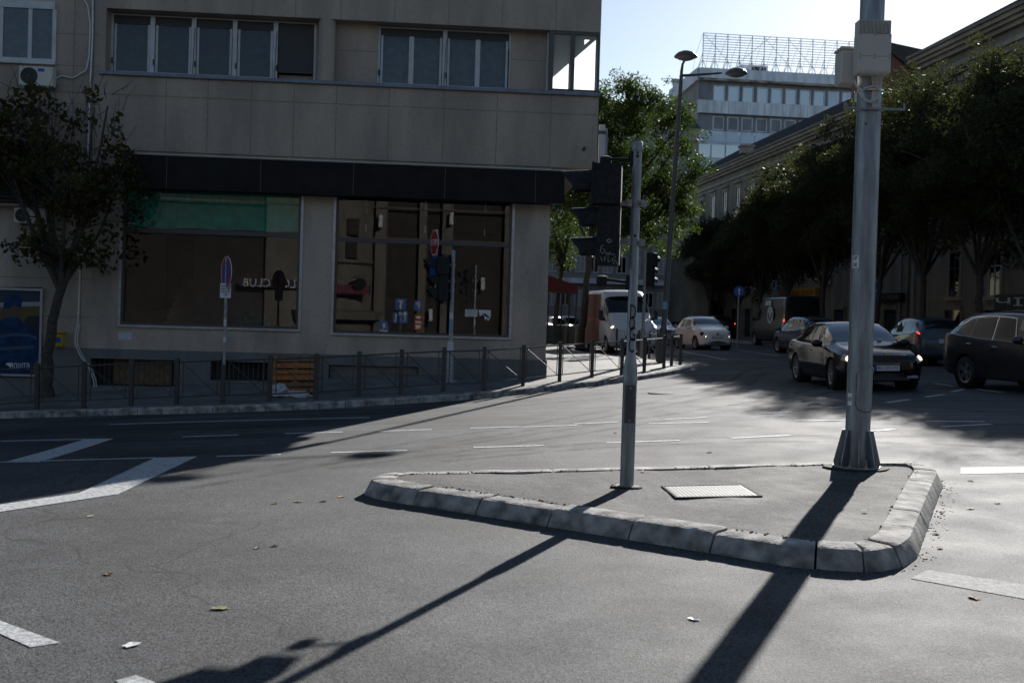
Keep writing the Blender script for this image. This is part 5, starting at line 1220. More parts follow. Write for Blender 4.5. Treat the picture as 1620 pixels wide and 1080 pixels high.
# two ash trees at the pavement corner, catching the sun from behind
b=ground(918,550,.14); b.z=walkz(b.x,b.y); Yb=b.y
tree('street_tree','large sunlit green ash with a slanting trunk rising over the white van','tree','ash trees on the pavement corner',b,A(934,395),None,[bl(1030,180,62,60),bl(985,165,50,50,.8),bl(1060,270,62,62,-.5),bl(1000,290,70,70,.4),bl(950,250,60,80,1.2),bl(1040,350,60,50,.2),bl(965,360,55,40,.5),bl(930,180,45,50,1.0),bl(1095,320,26,55,0),bl(1080,210,34,40,0),bl(905,330,50,50,.8)],520,.50,46000,.17,.17,M['leaf_lit'],33,'oval',.45,160)
b=ground(874,541,.14); b.z=walkz(b.x,b.y)+.0; Yb=b.y
tree('street_tree','ash tree with a thin leaning trunk close to the corner of the tan building','tree','ash trees on the pavement corner',b,A(889,420),None,[bl(905,330,55,60,0),bl(870,300,70,70,.5),bl(930,250,60,70,1),bl(880,395,45,28,0),bl(850,230,70,60,0),bl(905,210,60,50,1.4)],260,.5,19000,.17,.14,M['leaf_lit'],37,'oval',.45,80)
# planting squares
for (x,y) in ((918,550),): 
    p=ground(x,y,.14); m=MB(); z=walkz(p.x,p.y); m.box((p.x-.6,p.y-.5,z-.03),(p.x+.6,p.y+.6,z+.012)); r=thing('tree_pit',(p.x,p.y,z),'dark square tree pit round the foot of the slanting ash','tree pit'); m.build('soil',M['dirt'],r)
# row of trees in front of the long facades on the right
specs=[(1563,39.5,72,11.9,4.5),(1475,43.5,92,11.8,4.1),(1398,48.5,124,11.5,3.9),(1310,55,200,9.5,3.2),(1250,61,238,9.6,3.1),(1212,68,285,9.2,3.0),(1170,76,338,9.3,2.9),(1130,87,325,8.6,2.6),(1112,98,350,8.5,2.6),(1092,112,368,8.2,2.6),(1650,36.5,48,12.,4.3)]
labs=['dark street tree before the near right facade, second from the frame edge','dark V-forked street tree just right of the thick pole','dark tree with reddish crown directly behind the thick pole','dark street tree over the yellow shop sign','dark tree over the black delivery van','dark tree just right of the round blue arrow sign','dark tree just left of the round blue arrow sign','V-forked dark tree above the white small car','dark tree far down the street left of the V-forked one','farthest dark tree down the street','dark tree at the right frame edge over the grey crossover']
from itertools import count
for i,(px_,Yb,pyt,hh,rw_) in enumerate(specs):
    A=lambda x,y,dy=0:at(x,y,Yb+dy)
    top=at(px_,pyt,Yb); zb_=rz(top.x,Yb); base=Vector((top.x,Yb,zb_)); H=top.z-zb_
    rr=random.Random(50+i); fk=Vector((top.x+rr.uniform(-.15,.15),Yb,zb_+H*.27))
    bls=[]; zc0=zb_+H*.40
    for k in range(9):
        a=k*2.4; u=(k+.5)/9; z=zc0+(top.z-1.1-zc0)*u; wd=rw_*1.08*(.62+.25*math.sin(math.pi*min(1,u*1.15)))*(.55 if u>.85 else .62); r_=rw_*(.40 if u<.25 else .50 if u<.8 else .42)
        bls.append((top.x+math.cos(a)*wd*.8,Yb+math.sin(a)*wd*.6,z,r_,r_,r_*.85))
    nl=36000 if Yb<60 else 20000
    tree('street_tree',labs[i],'tree','dark street trees along the right facades',base,fk,None,bls,330,.55 if Yb<60 else .6,nl,.17 if Yb<60 else .24,.15,M['leaf_dark'],60+i,'oval',.4,70)
# ============================================================ VEHICLES
def cr(p0,p1,p2,p3,t): return .5*((2*p1)+(-p0+p2)*t+(2*p0-5*p1+4*p2-p3)*t*t+(-p0+3*p1-3*p2+p3)*t*t*t)
class Body:
    """car skin: stations along the length (x from the nose), half ring of control points at each"""
    def __init__(s,st,tumble=.06): 
        s.st=st; s.xs=[q[0] for q in st]; s.L=s.xs[-1]
    def par(s,x):
        x=max(s.xs[0],min(s.xs[-1],x)); i=0
        while i<len(s.xs)-2 and s.xs[i+1]<x: i+=1
        t=(x-s.xs[i])/(s.xs[i+1]-s.xs[i]); a=s.st; p=[]
        for k in range(1,6):
            p0=a[max(i-1,0)][k];p1=a[i][k];p2=a[i+1][k];p3=a[min(i+2,len(a)-1)][k]
            # monotone-ish : hermite with limited slopes on a non-uniform grid
            h=s.xs[i+1]-s.xs[i]; m1=0 if i==0 else (p2-p0)/(s.xs[i+1]-s.xs[i-1])*h; m2=0 if i+2>=len(a) else (p3-p1)/(s.xs[i+2]-s.xs[i])*h
            dl=p2-p1
            if i==0: m1=dl*1.4
            if i+2>=len(a): m2=dl*1.4
            if dl==0: m1=m2=0
            else:
                m1=max(-3*abs(dl),min(3*abs(dl),m1)); m2=max(-3*abs(dl),min(3*abs(dl),m2))
                if m1*dl<0:m1=0
                if m2*dl<0:m2=0
            t2=t*t;t3=t2*t
            p.append((2*t3-3*t2+1)*p1+(t3-2*t2+t)*m1+(-2*t3+3*t2)*p2+(t3-t2)*m2)
        return p
    def ring(s,x):
        zb,w,zl,wr,zt=s.par(x); h=zl-zb; up=max(.0,zt-zl)
        return [(0,zb),(w*.86,zb),(w*.965,zb+h*.13),(w,zb+h*.45),(w*.992,zb+h*.74),(w*.965,zl-.012),(w*.93+(wr-w*.93)*.1,zl+min(.02,up*.2)),(wr+.035*min(1,up*3),zt-max(.022,up*.17)),(wr*.86,zt-.012-up*.02),(wr*.45,zt-.0),(0,zt+.006)]
    def S(s,x,v,side=1):
        r=s.ring(x); n=len(r); i=int(max(0,min(n-2,math.floor(v)))); t=v-i
        a,b,c,d=r[max(i-1,0)],r[i],r[i+1],r[min(i+2,n-1)]
        if i==0: a=(-b[0]-.3,b[1])
        if i==n-2: d=(-c[0]-.3,c[1])
        sm_=.55
        y=cr(a[0],b[0],c[0],d[0],t)*sm_+(b[0]+(c[0]-b[0])*t)*(1-sm_); z=cr(a[1],b[1],c[1],d[1],t)*sm_+(b[1]+(c[1]-b[1])*t)*(1-sm_)
        return Vector((s.L/2-x,y*side,z))
    def N(s,x,v,side=1):
        e=.01; a=s.S(x+e,v,side)-s.S(x-e,v,side); b=s.S(x,min(v+.05,10),side)-s.S(x,max(v-.05,0),side); n=a.cross(b)
        if n.length<1e-9: return Vector((0,0,1))
        n.normalize(); c=s.S(x,v,side); ref=Vector((0,c.y,c.z-.6)); 
        if abs(n.x)>.85: ref=Vector((c.x,0,0))
        return n if n.dot(ref)>0 else -n
def patch(B,m,xa,xb,v0,v1,side=1,off=.004,nx=10,nv=8):
    """xa, xb: functions of v (or numbers): patch of the skin lifted by off"""
    fa=xa if callable(xa) else (lambda v:xa); fb=xb if callable(xb) else (lambda v:xb)
    vs=[]
    for j in range(nv+1):
        v=v0+(v1-v0)*j/nv
        for i in range(nx+1):
            x=fa(v)+(fb(v)-fa(v))*i/nx; vs.append(B.S(x,v,side)+B.N(x,v,side)*off)
    k=nx+1; m.add(vs,[(j*k+i,j*k+i+1,(j+1)*k+i+1,(j+1)*k+i) for j in range(nv) for i in range(nx)])
def wheel(root,x,y,side,r,wd,style,steer=0):
    mt=Matrix.Translation((x,y,r))@Matrix.Rotation(steer,4,'Z')@Matrix.Rotation(R(-90)*side,4,'X')  # lathe z axis -> outward y
    w_=bpy.data.objects.new('wheel',None); C.objects.link(w_); w_.parent=root; w_.location=(0,0,0); w_.empty_display_size=.1
    m=MB(); h=wd/2
    m.lathe([(r*.64,-h),(r*.9,-h),(r*.985,-h*.8),(r,-h*.5),(r,h*.5),(r*.985,h*.8),(r*.9,h),(r*.70,h*1.0),(r*.66,h*.86)],mt,32); m.build('tyre',M['tyre'],w_,world=False,smooth=40)
    m=MB(); ri=r*.67
    m.lathe([(ri,h*.9),(ri*.95,h*.8),(ri*.93,h*.2),(0,h*.15)],mt,32); m.build('rim_barrel',M['rim_dark'],w_,world=False,smooth=40)
    m=MB(); n={'multi':10,'five':5,'cover':8}[style]
    for k in range(n):
        a=2*math.pi*k/n; wo=ri*(.16 if style=='five' else .075 if style=='multi' else .14)
        for da in ((-.14,.14) if style=='five' else (0,)):
            q=mt@Matrix.Rotation(a+da,4,'Z')
            m.add([q@Vector(p) for p in ((ri*.12,-wo*.6,h*.80),(ri*.12,wo*.6,h*.80),(ri*.96,wo,h*.86),(ri*.96,-wo,h*.86),(ri*.12,-wo*.6,h*.5),(ri*.12,wo*.6,h*.5),(ri*.96,wo,h*.6),(ri*.96,-wo,h*.6))],[(0,1,2,3),(0,1,5,4),(1,2,6,5),(2,3,7,6),(3,0,4,7)])
    m.lathe([(ri*.88,h*.86),(ri,h*.97),(ri*1.02,h*.86)],mt,32); m.lathe([(0,h*.92),(ri*.16,h*.9),(ri*.2,h*.7)],mt,16)
    m.build('rim',M['rim'] if style!='five' else M['rim'],w_,world=False,smooth=30)
    return w_
def seam(B,m,pts,side,wd=.005,off=.0025):
    """thin shut line along (x,v) points on the skin"""
    P_=[]
    for (a,b) in zip(pts[:-1],pts[1:]):
        for k in range(6): t=k/6; P_.append((a[0]+(b[0]-a[0])*t,a[1]+(b[1]-a[1])*t))
    P_.append(pts[-1]); vs=[]
    Q=[B.S(x,v,side) for x,v in P_]; Nn=[B.N(x,v,side) for x,v in P_]
    for i,q in enumerate(Q):
        t=(Q[min(i+1,len(Q)-1)]-Q[max(i-1,0)]).normalized(); s_=t.cross(Nn[i]).normalized()*wd; vs+=[q+Nn[i]*off-s_,q+Nn[i]*off+s_]
    m.add(vs,[(2*i,2*i+1,2*i+3,2*i+2) for i in range(len(Q)-1)])
def car(name,label,cat,loc,heading,st,axles,wr,wy,paint,wins,style='multi',group=None,lit=False,brake=False,plate=None,roofrail=False,grille=None,seams=(),handles=(),mirror=None,lights=None,tails=None,track=None,doorsill=True,clad=None,head_mat=None,steer=0,wiper=True,seg=46,trim=None):
    B=Body(st); L=B.L
    root=thing(name,loc,label,cat,group,rz=math.atan2(heading[1],heading[0]))
    # pitch to the local slope of the ground
    hx,hy=heading; n_=math.hypot(hx,hy); hx/=n_; hy/=n_
    root.rotation_euler[1]=-math.atan2(g(loc[0]+hx,loc[1]+hy)-g(loc[0]-hx,loc[1]-hy),2.)
    root.rotation_euler[0]=math.atan2(g(loc[0]-hy,loc[1]+hx)-g(loc[0]+hy,loc[1]-hx),2.)
    m=MB(); nv=26; X=[L*(i/seg) for i in range(seg+1)]; X=sorted(set(X+[.02,.05,.1,L-.02,L-.05,L-.1])); vs=[]; per=2*nv
    for x in X:
        for k in range(per):
            v=k/nv*10 if k<=nv else (per-k)/nv*10; sd_=1 if k<=nv else -1
            vs.append(B.S(x,v,sd_))
    fs=[(i*per+k,i*per+(k+1)%per,(i+1)*per+(k+1)%per,(i+1)*per+k) for i in range(len(X)-1) for k in range(per)]
    fs.append(tuple(range(per))); fs.append(tuple((len(X)-1)*per+k for k in range(per-1,-1,-1)))
    m.add(vs,fs); body=m.build('body',M[paint],root,world=False)
    cut=MB()
    for ax in axles:
        for sd_ in (1,-1): cut.lathe([(0,-.34),(wr+.045,-.34),(wr+.045,.3),(0,.3)],Matrix.Translation((L/2-ax,sd_*(wy+.02),wr+.015))@Matrix.Rotation(R(90),4,'X'),28)
    co_=cut.build('cut',M['plastic'],None,world=False); bpy.context.view_layer.update(); co_.matrix_world=root.matrix_world
    md=body.modifiers.new('b','BOOLEAN'); md.object=co_; md.operation='DIFFERENCE'; md.solver='EXACT'
    bpy.context.view_layer.update(); me=bpy.data.meshes.new_from_object(body.evaluated_get(bpy.context.evaluated_depsgraph_get()))
    if len(me.polygons)>200:
        body.modifiers.clear(); body.data=me
    else: body.modifiers.clear()
    bpy.data.objects.remove(co_); body.data.name='body'
    body.data.polygons.foreach_set('use_smooth',[True]*len(body.data.polygons)); body.data.set_sharp_from_angle(angle=R(38))
    for ax in axles:
        for sd_ in (1,-1):
            m=MB(); m.lathe([(wr+.043,.30),(wr+.043,-.0),(0,-.0)],Matrix.Translation((L/2-ax,sd_*(wy-.30),wr+.015))@Matrix.Rotation(R(-90)*sd_,4,'X'),28); m.build('wheel_arch',M['plastic'],root,world=False)
            wheel(root,L/2-ax,sd_*(wy-.105),sd_,wr,.21,style,steer if ax==axles[0] else 0)
    for nm,xa,xb,v0,v1,both in wins:
        for sd_ in ((1,-1) if both!='c' else (1,)):
            m=MB()
            if both=='c':
                patch(B,m,xa,xb,v0,v1,1,nx=8,nv=10); patch(B,m,xa,xb,v0,v1,-1,nx=8,nv=10)
            else: patch(B,m,xa,xb,v0,v1,sd_,nx=10,nv=6)
            m.build(nm,M['carglass' if nm=='side_window' or cat=='van' else 'carscreen'],root,world=False,smooth=60)
    if clad:
        for sd_ in (1,-1): m=MB(); patch(B,m,axles[0]+wr+.05,axles[1]-wr-.05,.9,clad,sd_,.006,20,3); m.build('sill_trim',M['plastic'],root,world=False,smooth=50)
    if trim:
        m=MB()
        for sd_ in (1,-1): seam(B,m,[(trim[0],trim[2]),(trim[1],trim[2])],sd_,.010,.006); seam(B,m,[(trim[0]+.05,trim[2]),(2.1,6.95),(2.8,7.0),(3.6,6.98),(3.95,6.6),(trim[1],trim[2])],sd_,.009,.006); seam(B,m,[(2.68,trim[2]),(2.68,6.95)],sd_,.012,.006)
        m.build('window_trim',M['chrome'],root,world=False)
    if seams:
        m=MB()
        for sd_ in (1,-1):
            for q in seams: seam(B,m,q,sd_)
        m.build('door_gap',M['visor_in'],root,world=False)
    for (x,v) in handles:
        for sd_ in (1,-1):
            p=B.S(x,v,sd_)+B.N(x,v,sd_)*.014; m=MB(); m.box((p.x-.085,p.y-.011,p.z-.013),(p.x+.085,p.y+.011,p.z+.013),bev=.006); m.build('door_handle',M['chrome'] if paint in('car_black','car_grey') else M[paint],root,world=False)
    if mirror:
        x,v=mirror
        for sd_ in (1,-1):
            p=B.S(x,v,sd_); c=p+Vector((.02,sd_*.13,.07)); bm=bmesh.new(); bmesh.ops.create_icosphere(bm,subdivisions=3,radius=1); m=MB()
            for q in bm.verts: q.co=Vector((c.x+q.co.x*.075*(1 if q.co.x>0 else .5),c.y+q.co.y*.125,c.z+q.co.z*.085))
            bm.verts.index_update(); m.add([q.co[:] for q in bm.verts],[[q.index for q in f.verts] for f in bm.faces]); bm.free(); m.tube([p-Vector((0,0,.01)),c-Vector((0,0,.05))],.022,6); m.build('wing_mirror',M[paint] if paint!='van_white' else M['plastic'],root,world=False,smooth=60)
    if lights:
        x0,x1,v0,v1=lights
        for sd_ in (1,-1):
            m=MB(); patch(B,m,x0,x1,v0,v1,sd_,.006,8,6); h=m.build('headlight',M['headlamp'],root,world=False,smooth=60)
            if lit: 
                m=MB(); xm=x0+(x1-x0)*.35; m2=(v0+v1)/2; p=B.S(xm,m2,sd_)+B.N(xm,m2,sd_)*.012; nn=B.N(xm,m2,sd_); q=frame_m(p,nn.orthogonal(),nn.cross(nn.orthogonal())); m.lathe([(0,.008),(.055,.004),(.065,-.004)],Matrix.Translation(p)@nn.to_track_quat('Z','Y').to_matrix().to_4x4(),16); m.build('bulb',M['head_lit'],h,world=False)
    if tails:
        x0,x1,v0,v1=tails
        for sd_ in (1,-1):
            m=MB(); patch(B,m,x0,x1,v0,v1,sd_,.006,8,6); h=m.build('taillight',M['tail'],root,world=False,smooth=60)
            if brake: m=MB(); patch(B,m,x0+(x1-x0)*.3,x1-(x1-x0)*.1,v0+(v1-v0)*.62,v1-(v1-v0)*.12,sd_,.010,4,3); m.build('bulb',M['tail_lit'],h,world=False)
    if grille:
        for (z0,z1,wg,mt_,out) in grille:
            # front grille wrapped on the nose
            m=MB(); n=16; vs=[]
            for i in range(n+1):
                y=-wg+2*wg*i/n; xf=L/2-.0-.10*(abs(y)/max(.3,B.par(.05)[1]))**2.2+out; vs+=[(xf,y,z0),(xf-.02*(z1-z0>.05),y,z1)]
            m.add(vs,[(2*i,2*i+1,2*i+3,2*i+2) for i in range(n)]); o=m.build('grille',M[mt_],root,world=False,smooth=60)
            if mt_=='plastic' and z1-z0>.08:
                m=MB()
                for i in range(1,24):
                    y=-wg+2*wg*i/24; xf=L/2-.10*(abs(y)/max(.3,B.par(.05)[1]))**2.2+out+.002; m.box((xf-.015,y-.004,z0+.01),(xf+.006,y+.004,z1-.01))
                m.build('slat',M['rim_dark'],o,world=False)
    if plate:
        tx,z_,front=plate; xf=(L/2+.035 if front else -L/2-.02); m=MB(); 
        m.box((xf-.01,-.26,z_-.056),(xf,.26,z_+.056),bev=.002) if front else m.box((xf,-.26,z_-.056),(xf+.01,.26,z_+.056),bev=.002)
        o=m.build('number_plate',M['plate'],root,world=False); sx_=1 if front else -1; xx=xf+.0012*sx_
        m=MB(); m.box((xx-.0005,(-.26 if front else .26),z_-.055),(xx+.0005,(-.215 if front else .215),z_+.055)); m.build('plate_band',M['plate_blue'],o,world=False)
        text('lettering',tx,.085,M['scrawl_dark'],o,frame_m((xx+.001*sx_,.02*sx_,z_),(0,sx_,0),(0,0,1)),width=.42,depth=.0008)
    if roofrail:
        m=MB()
        for sd_ in (1,-1):
            P_=[B.S(x,8.2,sd_)+Vector((0,-sd_*.02,z_)) for x,z_ in ((roofrail[0],.0),(roofrail[0]+.12,.05),(roofrail[1]-.12,.05),(roofrail[1],.0))]
            m.tube(resample(P_,.1,False),.014,6)
        m.build('roof_rail',M['rim_dark'],root,world=False,smooth=60)
    return root,B
# station: x, z_bottom, half width, z_belt, half roof width, z_top
SED=[(0,.34,.50,.60,.42,.66),(.06,.25,.70,.66,.58,.75),(.22,.20,.82,.72,.66,.82),(.55,.18,.885,.78,.70,.90),(1.05,.18,.90,.85,.70,.985),(1.25,.18,.905,.88,.70,1.03),(1.65,.18,.905,.905,.65,1.26),(2.05,.18,.905,.92,.60,1.425),(2.5,.18,.905,.93,.60,1.46),(3.0,.18,.905,.94,.59,1.455),(3.5,.18,.905,.955,.57,1.40),(3.95,.19,.90,.97,.56,1.23),(4.3,.22,.88,.975,.62,1.08),(4.5,.27,.82,.95,.62,1.03),(4.62,.32,.72,.86,.60,.93),(4.66,.36,.62,.80,.54,.85)]
def winset(x0,x1,xr0,xr1,cuts,vt=7.0,vb=5.25):
    """windscreen x0..x1, rear window xr0..xr1; side panes cut at pillars"""
    o=[('windscreen',lambda v:x0+(0.14*(8-min(v,8))/2),x1,6.55,10,'c'),('rear_window',xr0,xr1,6.6,10,'c')]
    for (a0,a1,b0,b1) in cuts:
        o.append(('side_window',(lambda v,a0=a0,a1=a1:a0+(a1-a0)*(v-5.45)/1.45),(lambda v,b0=b0,b1=b1:b0+(b1-b0)*(v-5.45)/1.45),5.45,6.9,'s'))
    return o
def gz(x,y): return Vector((x,y,g(x,y)))
# black saloon turning towards the camera
hd=(.03,-1)
car('saloon_car','black saloon car with lit headlights and white number plate behind the thick pole','car',gz(7.75,25.95),hd,SED,(.90,3.59),.325,.895,'car_black',
    winset(1.28,1.98,3.55,4.12,[(1.72,2.10,2.58,2.58),(2.66,2.64,3.38,3.28),(3.44,3.34,3.86,3.52)]),lit=True,plate=('BG 1012 PZ',.50,True),
    grille=[(.60,.76,.40,'plastic',.012),(.765,.782,.42,'chrome',.014),(.585,.598,.40,'chrome',.016),(.24,.40,.52,'plastic',.02)],
    seams=[[(1.45,1.2),(1.42,5.2)],[(2.62,1.2),(2.62,6.9)],[(3.42,1.8),(3.5,3.5),(3.42,5.3)]],handles=[(2.42,4.35),(3.3,4.4)],mirror=(1.62,5.5),lights=(.045,.34,4.4,6.1),tails=(4.35,4.62,3.9,5.4),clad=1.7,steer=R(-6))
o=[q for q in bpy.data.objects if q.name=='saloon_car'][0]
for sd_ in (1,-1): m=MB(); m.box((2.30,sd_*.55-.12,.28),(2.325,sd_*.55+.12,.34),bev=.01); m.build('fog_light',M['headlamp'],o,world=False)
m=MB(); m.lathe([(0,.02),(.045,.018),(.05,0)],Matrix.Translation((2.315,0,.80))@Matrix.Rotation(R(90),4,'Y'),18); m.build('badge',M['chrome'],o,world=False)
for sd_ in (-1,): m=MB(); m.box((1.05,.25,1.02),(1.06,.35,1.07)); m.build('permit_sticker',M['sign_white'],o,world=False)
# small white hatchback
F5=[(0,.38,.40,.58,.32,.66),(.05,.28,.60,.66,.48,.78),(.18,.22,.72,.74,.58,.87),(.45,.18,.79,.82,.62,.95),(.75,.17,.813,.88,.62,1.03),(.95,.17,.813,.90,.62,1.12),(1.3,.17,.813,.92,.57,1.36),(1.6,.17,.813,.93,.55,1.465),(2.0,.17,.813,.94,.55,1.49),(2.5,.17,.813,.96,.54,1.475),(2.9,.17,.81,.98,.53,1.42),(3.2,.20,.79,.98,.53,1.29),(3.4,.24,.75,.94,.54,1.10),(3.52,.30,.66,.84,.50,.92),(3.57,.36,.52,.74,.42,.76)]
car('small_hatchback','small white rounded hatchback with its lower lights on, beyond the end of the railing','car',gz(8.78,52.2),(.208,-.978),F5,(.72,3.02),.30,.80,'car_white',
    winset(.98,1.56,3.0,3.3,[(1.32,1.66,2.22,2.16),(2.32,2.26,2.86,2.72)]),'multi',plate=('BG 174 KR',.55,True),grille=[(.30,.40,.42,'plastic',.02),(.66,.672,.26,'chrome',.03)],
    seams=[[(1.1,1.3),(1.12,5.2)],[(2.28,1.3),(2.30,5.3)]],handles=[(2.1,4.5)],mirror=(1.22,5.5),lit=False,tails=(3.3,3.5,4,5.4))
o=[q for q in bpy.data.objects if q.name=='small_hatchback'][0]
for sd_ in (1,-1): m=MB(); m.lathe([(0,.02),(.06,.012),(.07,-.02)],Matrix.Translation((1.735,sd_*.50,.60))@Matrix.Rotation(R(85),4,'Y'),18); m.build('daytime_light',M['head_lit'],o,world=False)
BF=Body(F5)
for sd_ in (1,-1):
    p_=BF.S(.16,5.0,sd_); n_=(BF.N(.16,5.0,sd_)+Vector((1.2,0,0))).normalized(); m=MB(); m.lathe([(0,.045),(.06,.04),(.09,.02),(.10,-.04)],Matrix.Translation(p_)@n_.to_track_quat('Z','Y').to_matrix().to_4x4(),20); m.build('headlight',M['carglass'],o,world=False,smooth=40)
m=MB(); m.lathe([(0,.02),(.045,.018),(.05,0)],Matrix.Translation((1.79,0,.71))@Matrix.Rotation(R(80),4,'Y'),18); m.build('badge',M['tail'],o,world=False)
# grey crossover at the right edge
SUV=[(0,.40,.50,.70,.45,.80),(.07,.30,.74,.80,.62,.92),(.25,.25,.84,.86,.68,1.0),(.6,.23,.90,.93,.72,1.06),(1.0,.23,.91,.98,.72,1.11),(1.2,.23,.91,1.0,.72,1.18),(1.6,.23,.91,1.02,.66,1.45),(2.0,.23,.91,1.03,.62,1.63),(2.5,.23,.91,1.05,.62,1.675),(3.0,.23,.91,1.07,.61,1.67),(3.5,.23,.91,1.11,.60,1.63),(3.95,.24,.905,1.16,.58,1.55),(4.25,.26,.88,1.18,.58,1.38),(4.42,.30,.84,1.10,.58,1.18),(4.52,.34,.78,.98,.58,1.04),(4.57,.42,.68,.86,.52,.92)]
car('crossover_car','dark grey crossover with roof rails cut off by the right edge of the photo','car',gz(11.08,23.84),(.215,-.977),SUV,(.92,3.54),.345,.90,'car_grey',
    winset(1.22,1.92,4.0,4.30,[(1.72,2.08,2.62,2.62),(2.74,2.74,3.48,3.42),(3.54,3.5,4.12,3.86)]),'five',roofrail=(2.1,4.0),
    seams=[[(1.45,1.6),(1.42,5.2)],[(2.68,1.6),(2.68,6.9)],[(3.30,2.6),(3.55,3.6),(3.5,5.3)]],handles=[(2.5,4.4),(3.4,4.4)],mirror=(1.66,5.45),lights=(.05,.45,4,5.4),tails=(4.22,4.48,4.1,6.2),clad=2.2,trim=(1.75,4.12,5.36))
# dark estate hatch ahead of it, seen from behind
HAT=[(0,.38,.50,.62,.42,.72),(.06,.26,.66,.70,.56,.84),(.2,.2,.76,.78,.62,.92),(.5,.18,.825,.86,.64,1.02),(.8,.18,.833,.90,.64,1.12),(1.2,.18,.833,.92,.58,1.36),(1.6,.18,.833,.93,.56,1.49),(2.1,.18,.833,.95,.56,1.52),(2.7,.18,.833,.98,.55,1.50),(3.2,.18,.83,1.02,.54,1.42),(3.5,.22,.81,1.04,.55,1.22),(3.7,.28,.76,.96,.56,1.0),(3.8,.34,.70,.86,.54,.88),(3.85,.38,.62,.76,.5,.8)]
car('hatchback_car','dark blue-grey hatchback seen from behind with a red tail lamp, left of the grey crossover','car',gz(13.25,36.6),(.0,1),HAT,(.78,3.24),.31,.82,'car_steel',
    winset(.86,1.5,3.22,3.56,[(1.3,1.62,2.06,2.06),(2.16,2.16,2.86,2.80),(2.94,2.88,3.34,3.12)]),'cover',plate=('ID 041',.78,False),
    seams=[[(1.15,1.3),(1.12,5.2)],[(2.11,1.3),(2.11,6.9)],[(2.8,2.6),(2.95,3.6),(2.9,5.3)]],handles=[(1.95,4.4),(2.75,4.4)],mirror=(1.22,5.5),lights=(.05,.4,4,5.4),tails=(3.42,3.68,3.7,6.0),brake=True,clad=1.7)
# steel-blue saloon parked behind the black one
car('saloon_car','steel blue car seen from behind over the roof of the black saloon','car',gz(12.0,46.2),(-.13,.99),HAT,(.78,3.24),.31,.82,'car_blue',
    winset(.86,1.5,3.22,3.56,[(1.3,1.62,2.06,2.06),(2.16,2.16,2.86,2.80),(2.94,2.88,3.34,3.12)]),'multi',mirror=(1.22,5.5),lights=(.05,.4,4,5.4),tails=(3.42,3.68,3.7,6.0),seams=[[(2.11,1.3),(2.11,6.9)]],handles=[(1.95,4.4)])
# blue-silver car hidden behind lamp and van
car('saloon_car','silver blue saloon nose-on between the street lamp and the small white hatchback','car',gz(7.65,61.),(.10,-1),SED,(.90,3.59),.325,.895,'car_silver',
    winset(1.28,1.98,3.55,4.12,[(1.72,2.10,2.58,2.58),(2.66,2.64,3.38,3.28)]),mirror=(1.62,5.5),lights=(.05,.38,3.8,5.3),grille=[(.60,.76,.40,'plastic',.012)])
VAN=[(0,.45,.62,.80,.5,.95),(.08,.32,.84,.95,.7,1.10),(.3,.26,.95,1.08,.78,1.28),(.75,.24,1.0,1.22,.80,1.45),(1.0,.24,1.01,1.30,.82,1.65),(1.45,.24,1.01,1.36,.84,2.15),(1.85,.24,1.01,1.38,.86,2.45),(2.2,.24,1.01,1.40,.88,2.58),(3.5,.24,1.01,1.42,.90,2.62),(5.2,.24,1.01,1.42,.90,2.62),(5.75,.26,1.0,1.42,.90,2.60),(5.86,.3,.98,1.40,.88,2.56),(5.9,.34,.95,1.38,.86,2.50)]
r_,B_=car('delivery_van','white high-roofed van with a red cargo side coming out behind the corner fence','van',gz(4.55,48.6),(.15,-.99),VAN,(1.0,4.7),.34,.99,'van_white',
    [('windscreen',lambda v:.98+.05*(10-v)/3,1.66,6.4,10,'c'),('side_window',(lambda v:1.15+.32*(v-5.45)),(lambda v:1.95),5.45,6.6,'s')],'cover',lit=True,mirror=(1.25,5.6),lights=(.12,.5,4.6,6.0),
    grille=[(.62,.78,.45,'plastic',.03),(.34,.50,.6,'plastic',.05)],seams=[[(1.15,1.2),(1.2,5.3)],[(2.15,1.2),(2.15,6.6)],[(3.4,1.2),(3.4,7.0)]],handles=[(2.05,4.4)])
for nm,v0,v1,mt_ in (('cargo_panel',1.0,4.6,'van_brown'),('cargo_stripe',4.6,5.6,'van_red'),('cargo_panel',5.6,7.1,'van_brown')):
    for sd_ in (-1,1): m=MB(); patch(B_,m,2.2,5.7,v0,v1,sd_,.018,24,8); m.build(nm,M[mt_],r_,world=False,smooth=50)
for sd_ in (1,-1): m=MB(); m.box((1.72,sd_*1.06-.0,1.35),(1.84,sd_*1.24,1.75),bev=.02); m.tube([(1.75,sd_*.95,1.3),(1.78,sd_*1.15,1.4)],.02,6); m.build('wing_mirror',M['plastic'],r_,world=False)
r_,B_=car('delivery_van','black delivery van with a round cream emblem on its side under the yellow shop sign','van',gz(14.35,60.),(-.095,1),VAN,(1.0,4.7),.34,.99,'van_black',
    [('windscreen',lambda v:.98+.05*(10-v)/3,1.66,6.4,10,'c'),('side_window',(lambda v:1.15+.32*(v-5.45)),(lambda v:1.95),5.45,6.6,'s'),],'cover',mirror=(1.25,5.6),lights=(.12,.5,4.6,6.0),tails=(5.70,5.84,3.4,5.2),brake=True,
    seams=[[(1.15,1.2),(1.2,5.3)],[(2.15,1.2),(2.15,6.6)],[(3.5,1.2),(3.5,7.0)]],handles=[(2.05,4.4)])
m=MB(); mt=frame_m((-.15,.0,0),(1,0,0),(0,0,1))
def onside(x,z,off=.012): return Vector((B_.L/2-x,1.012+off,z))
q=frame_m(onside(3.7,1.62),(-1,0,0),(0,0,1)); m.lathe([(0,.0),(.46,.0),(.46,-.03)],q,30); m.build('emblem',M['plate'],r_,world=False)
m=MB()
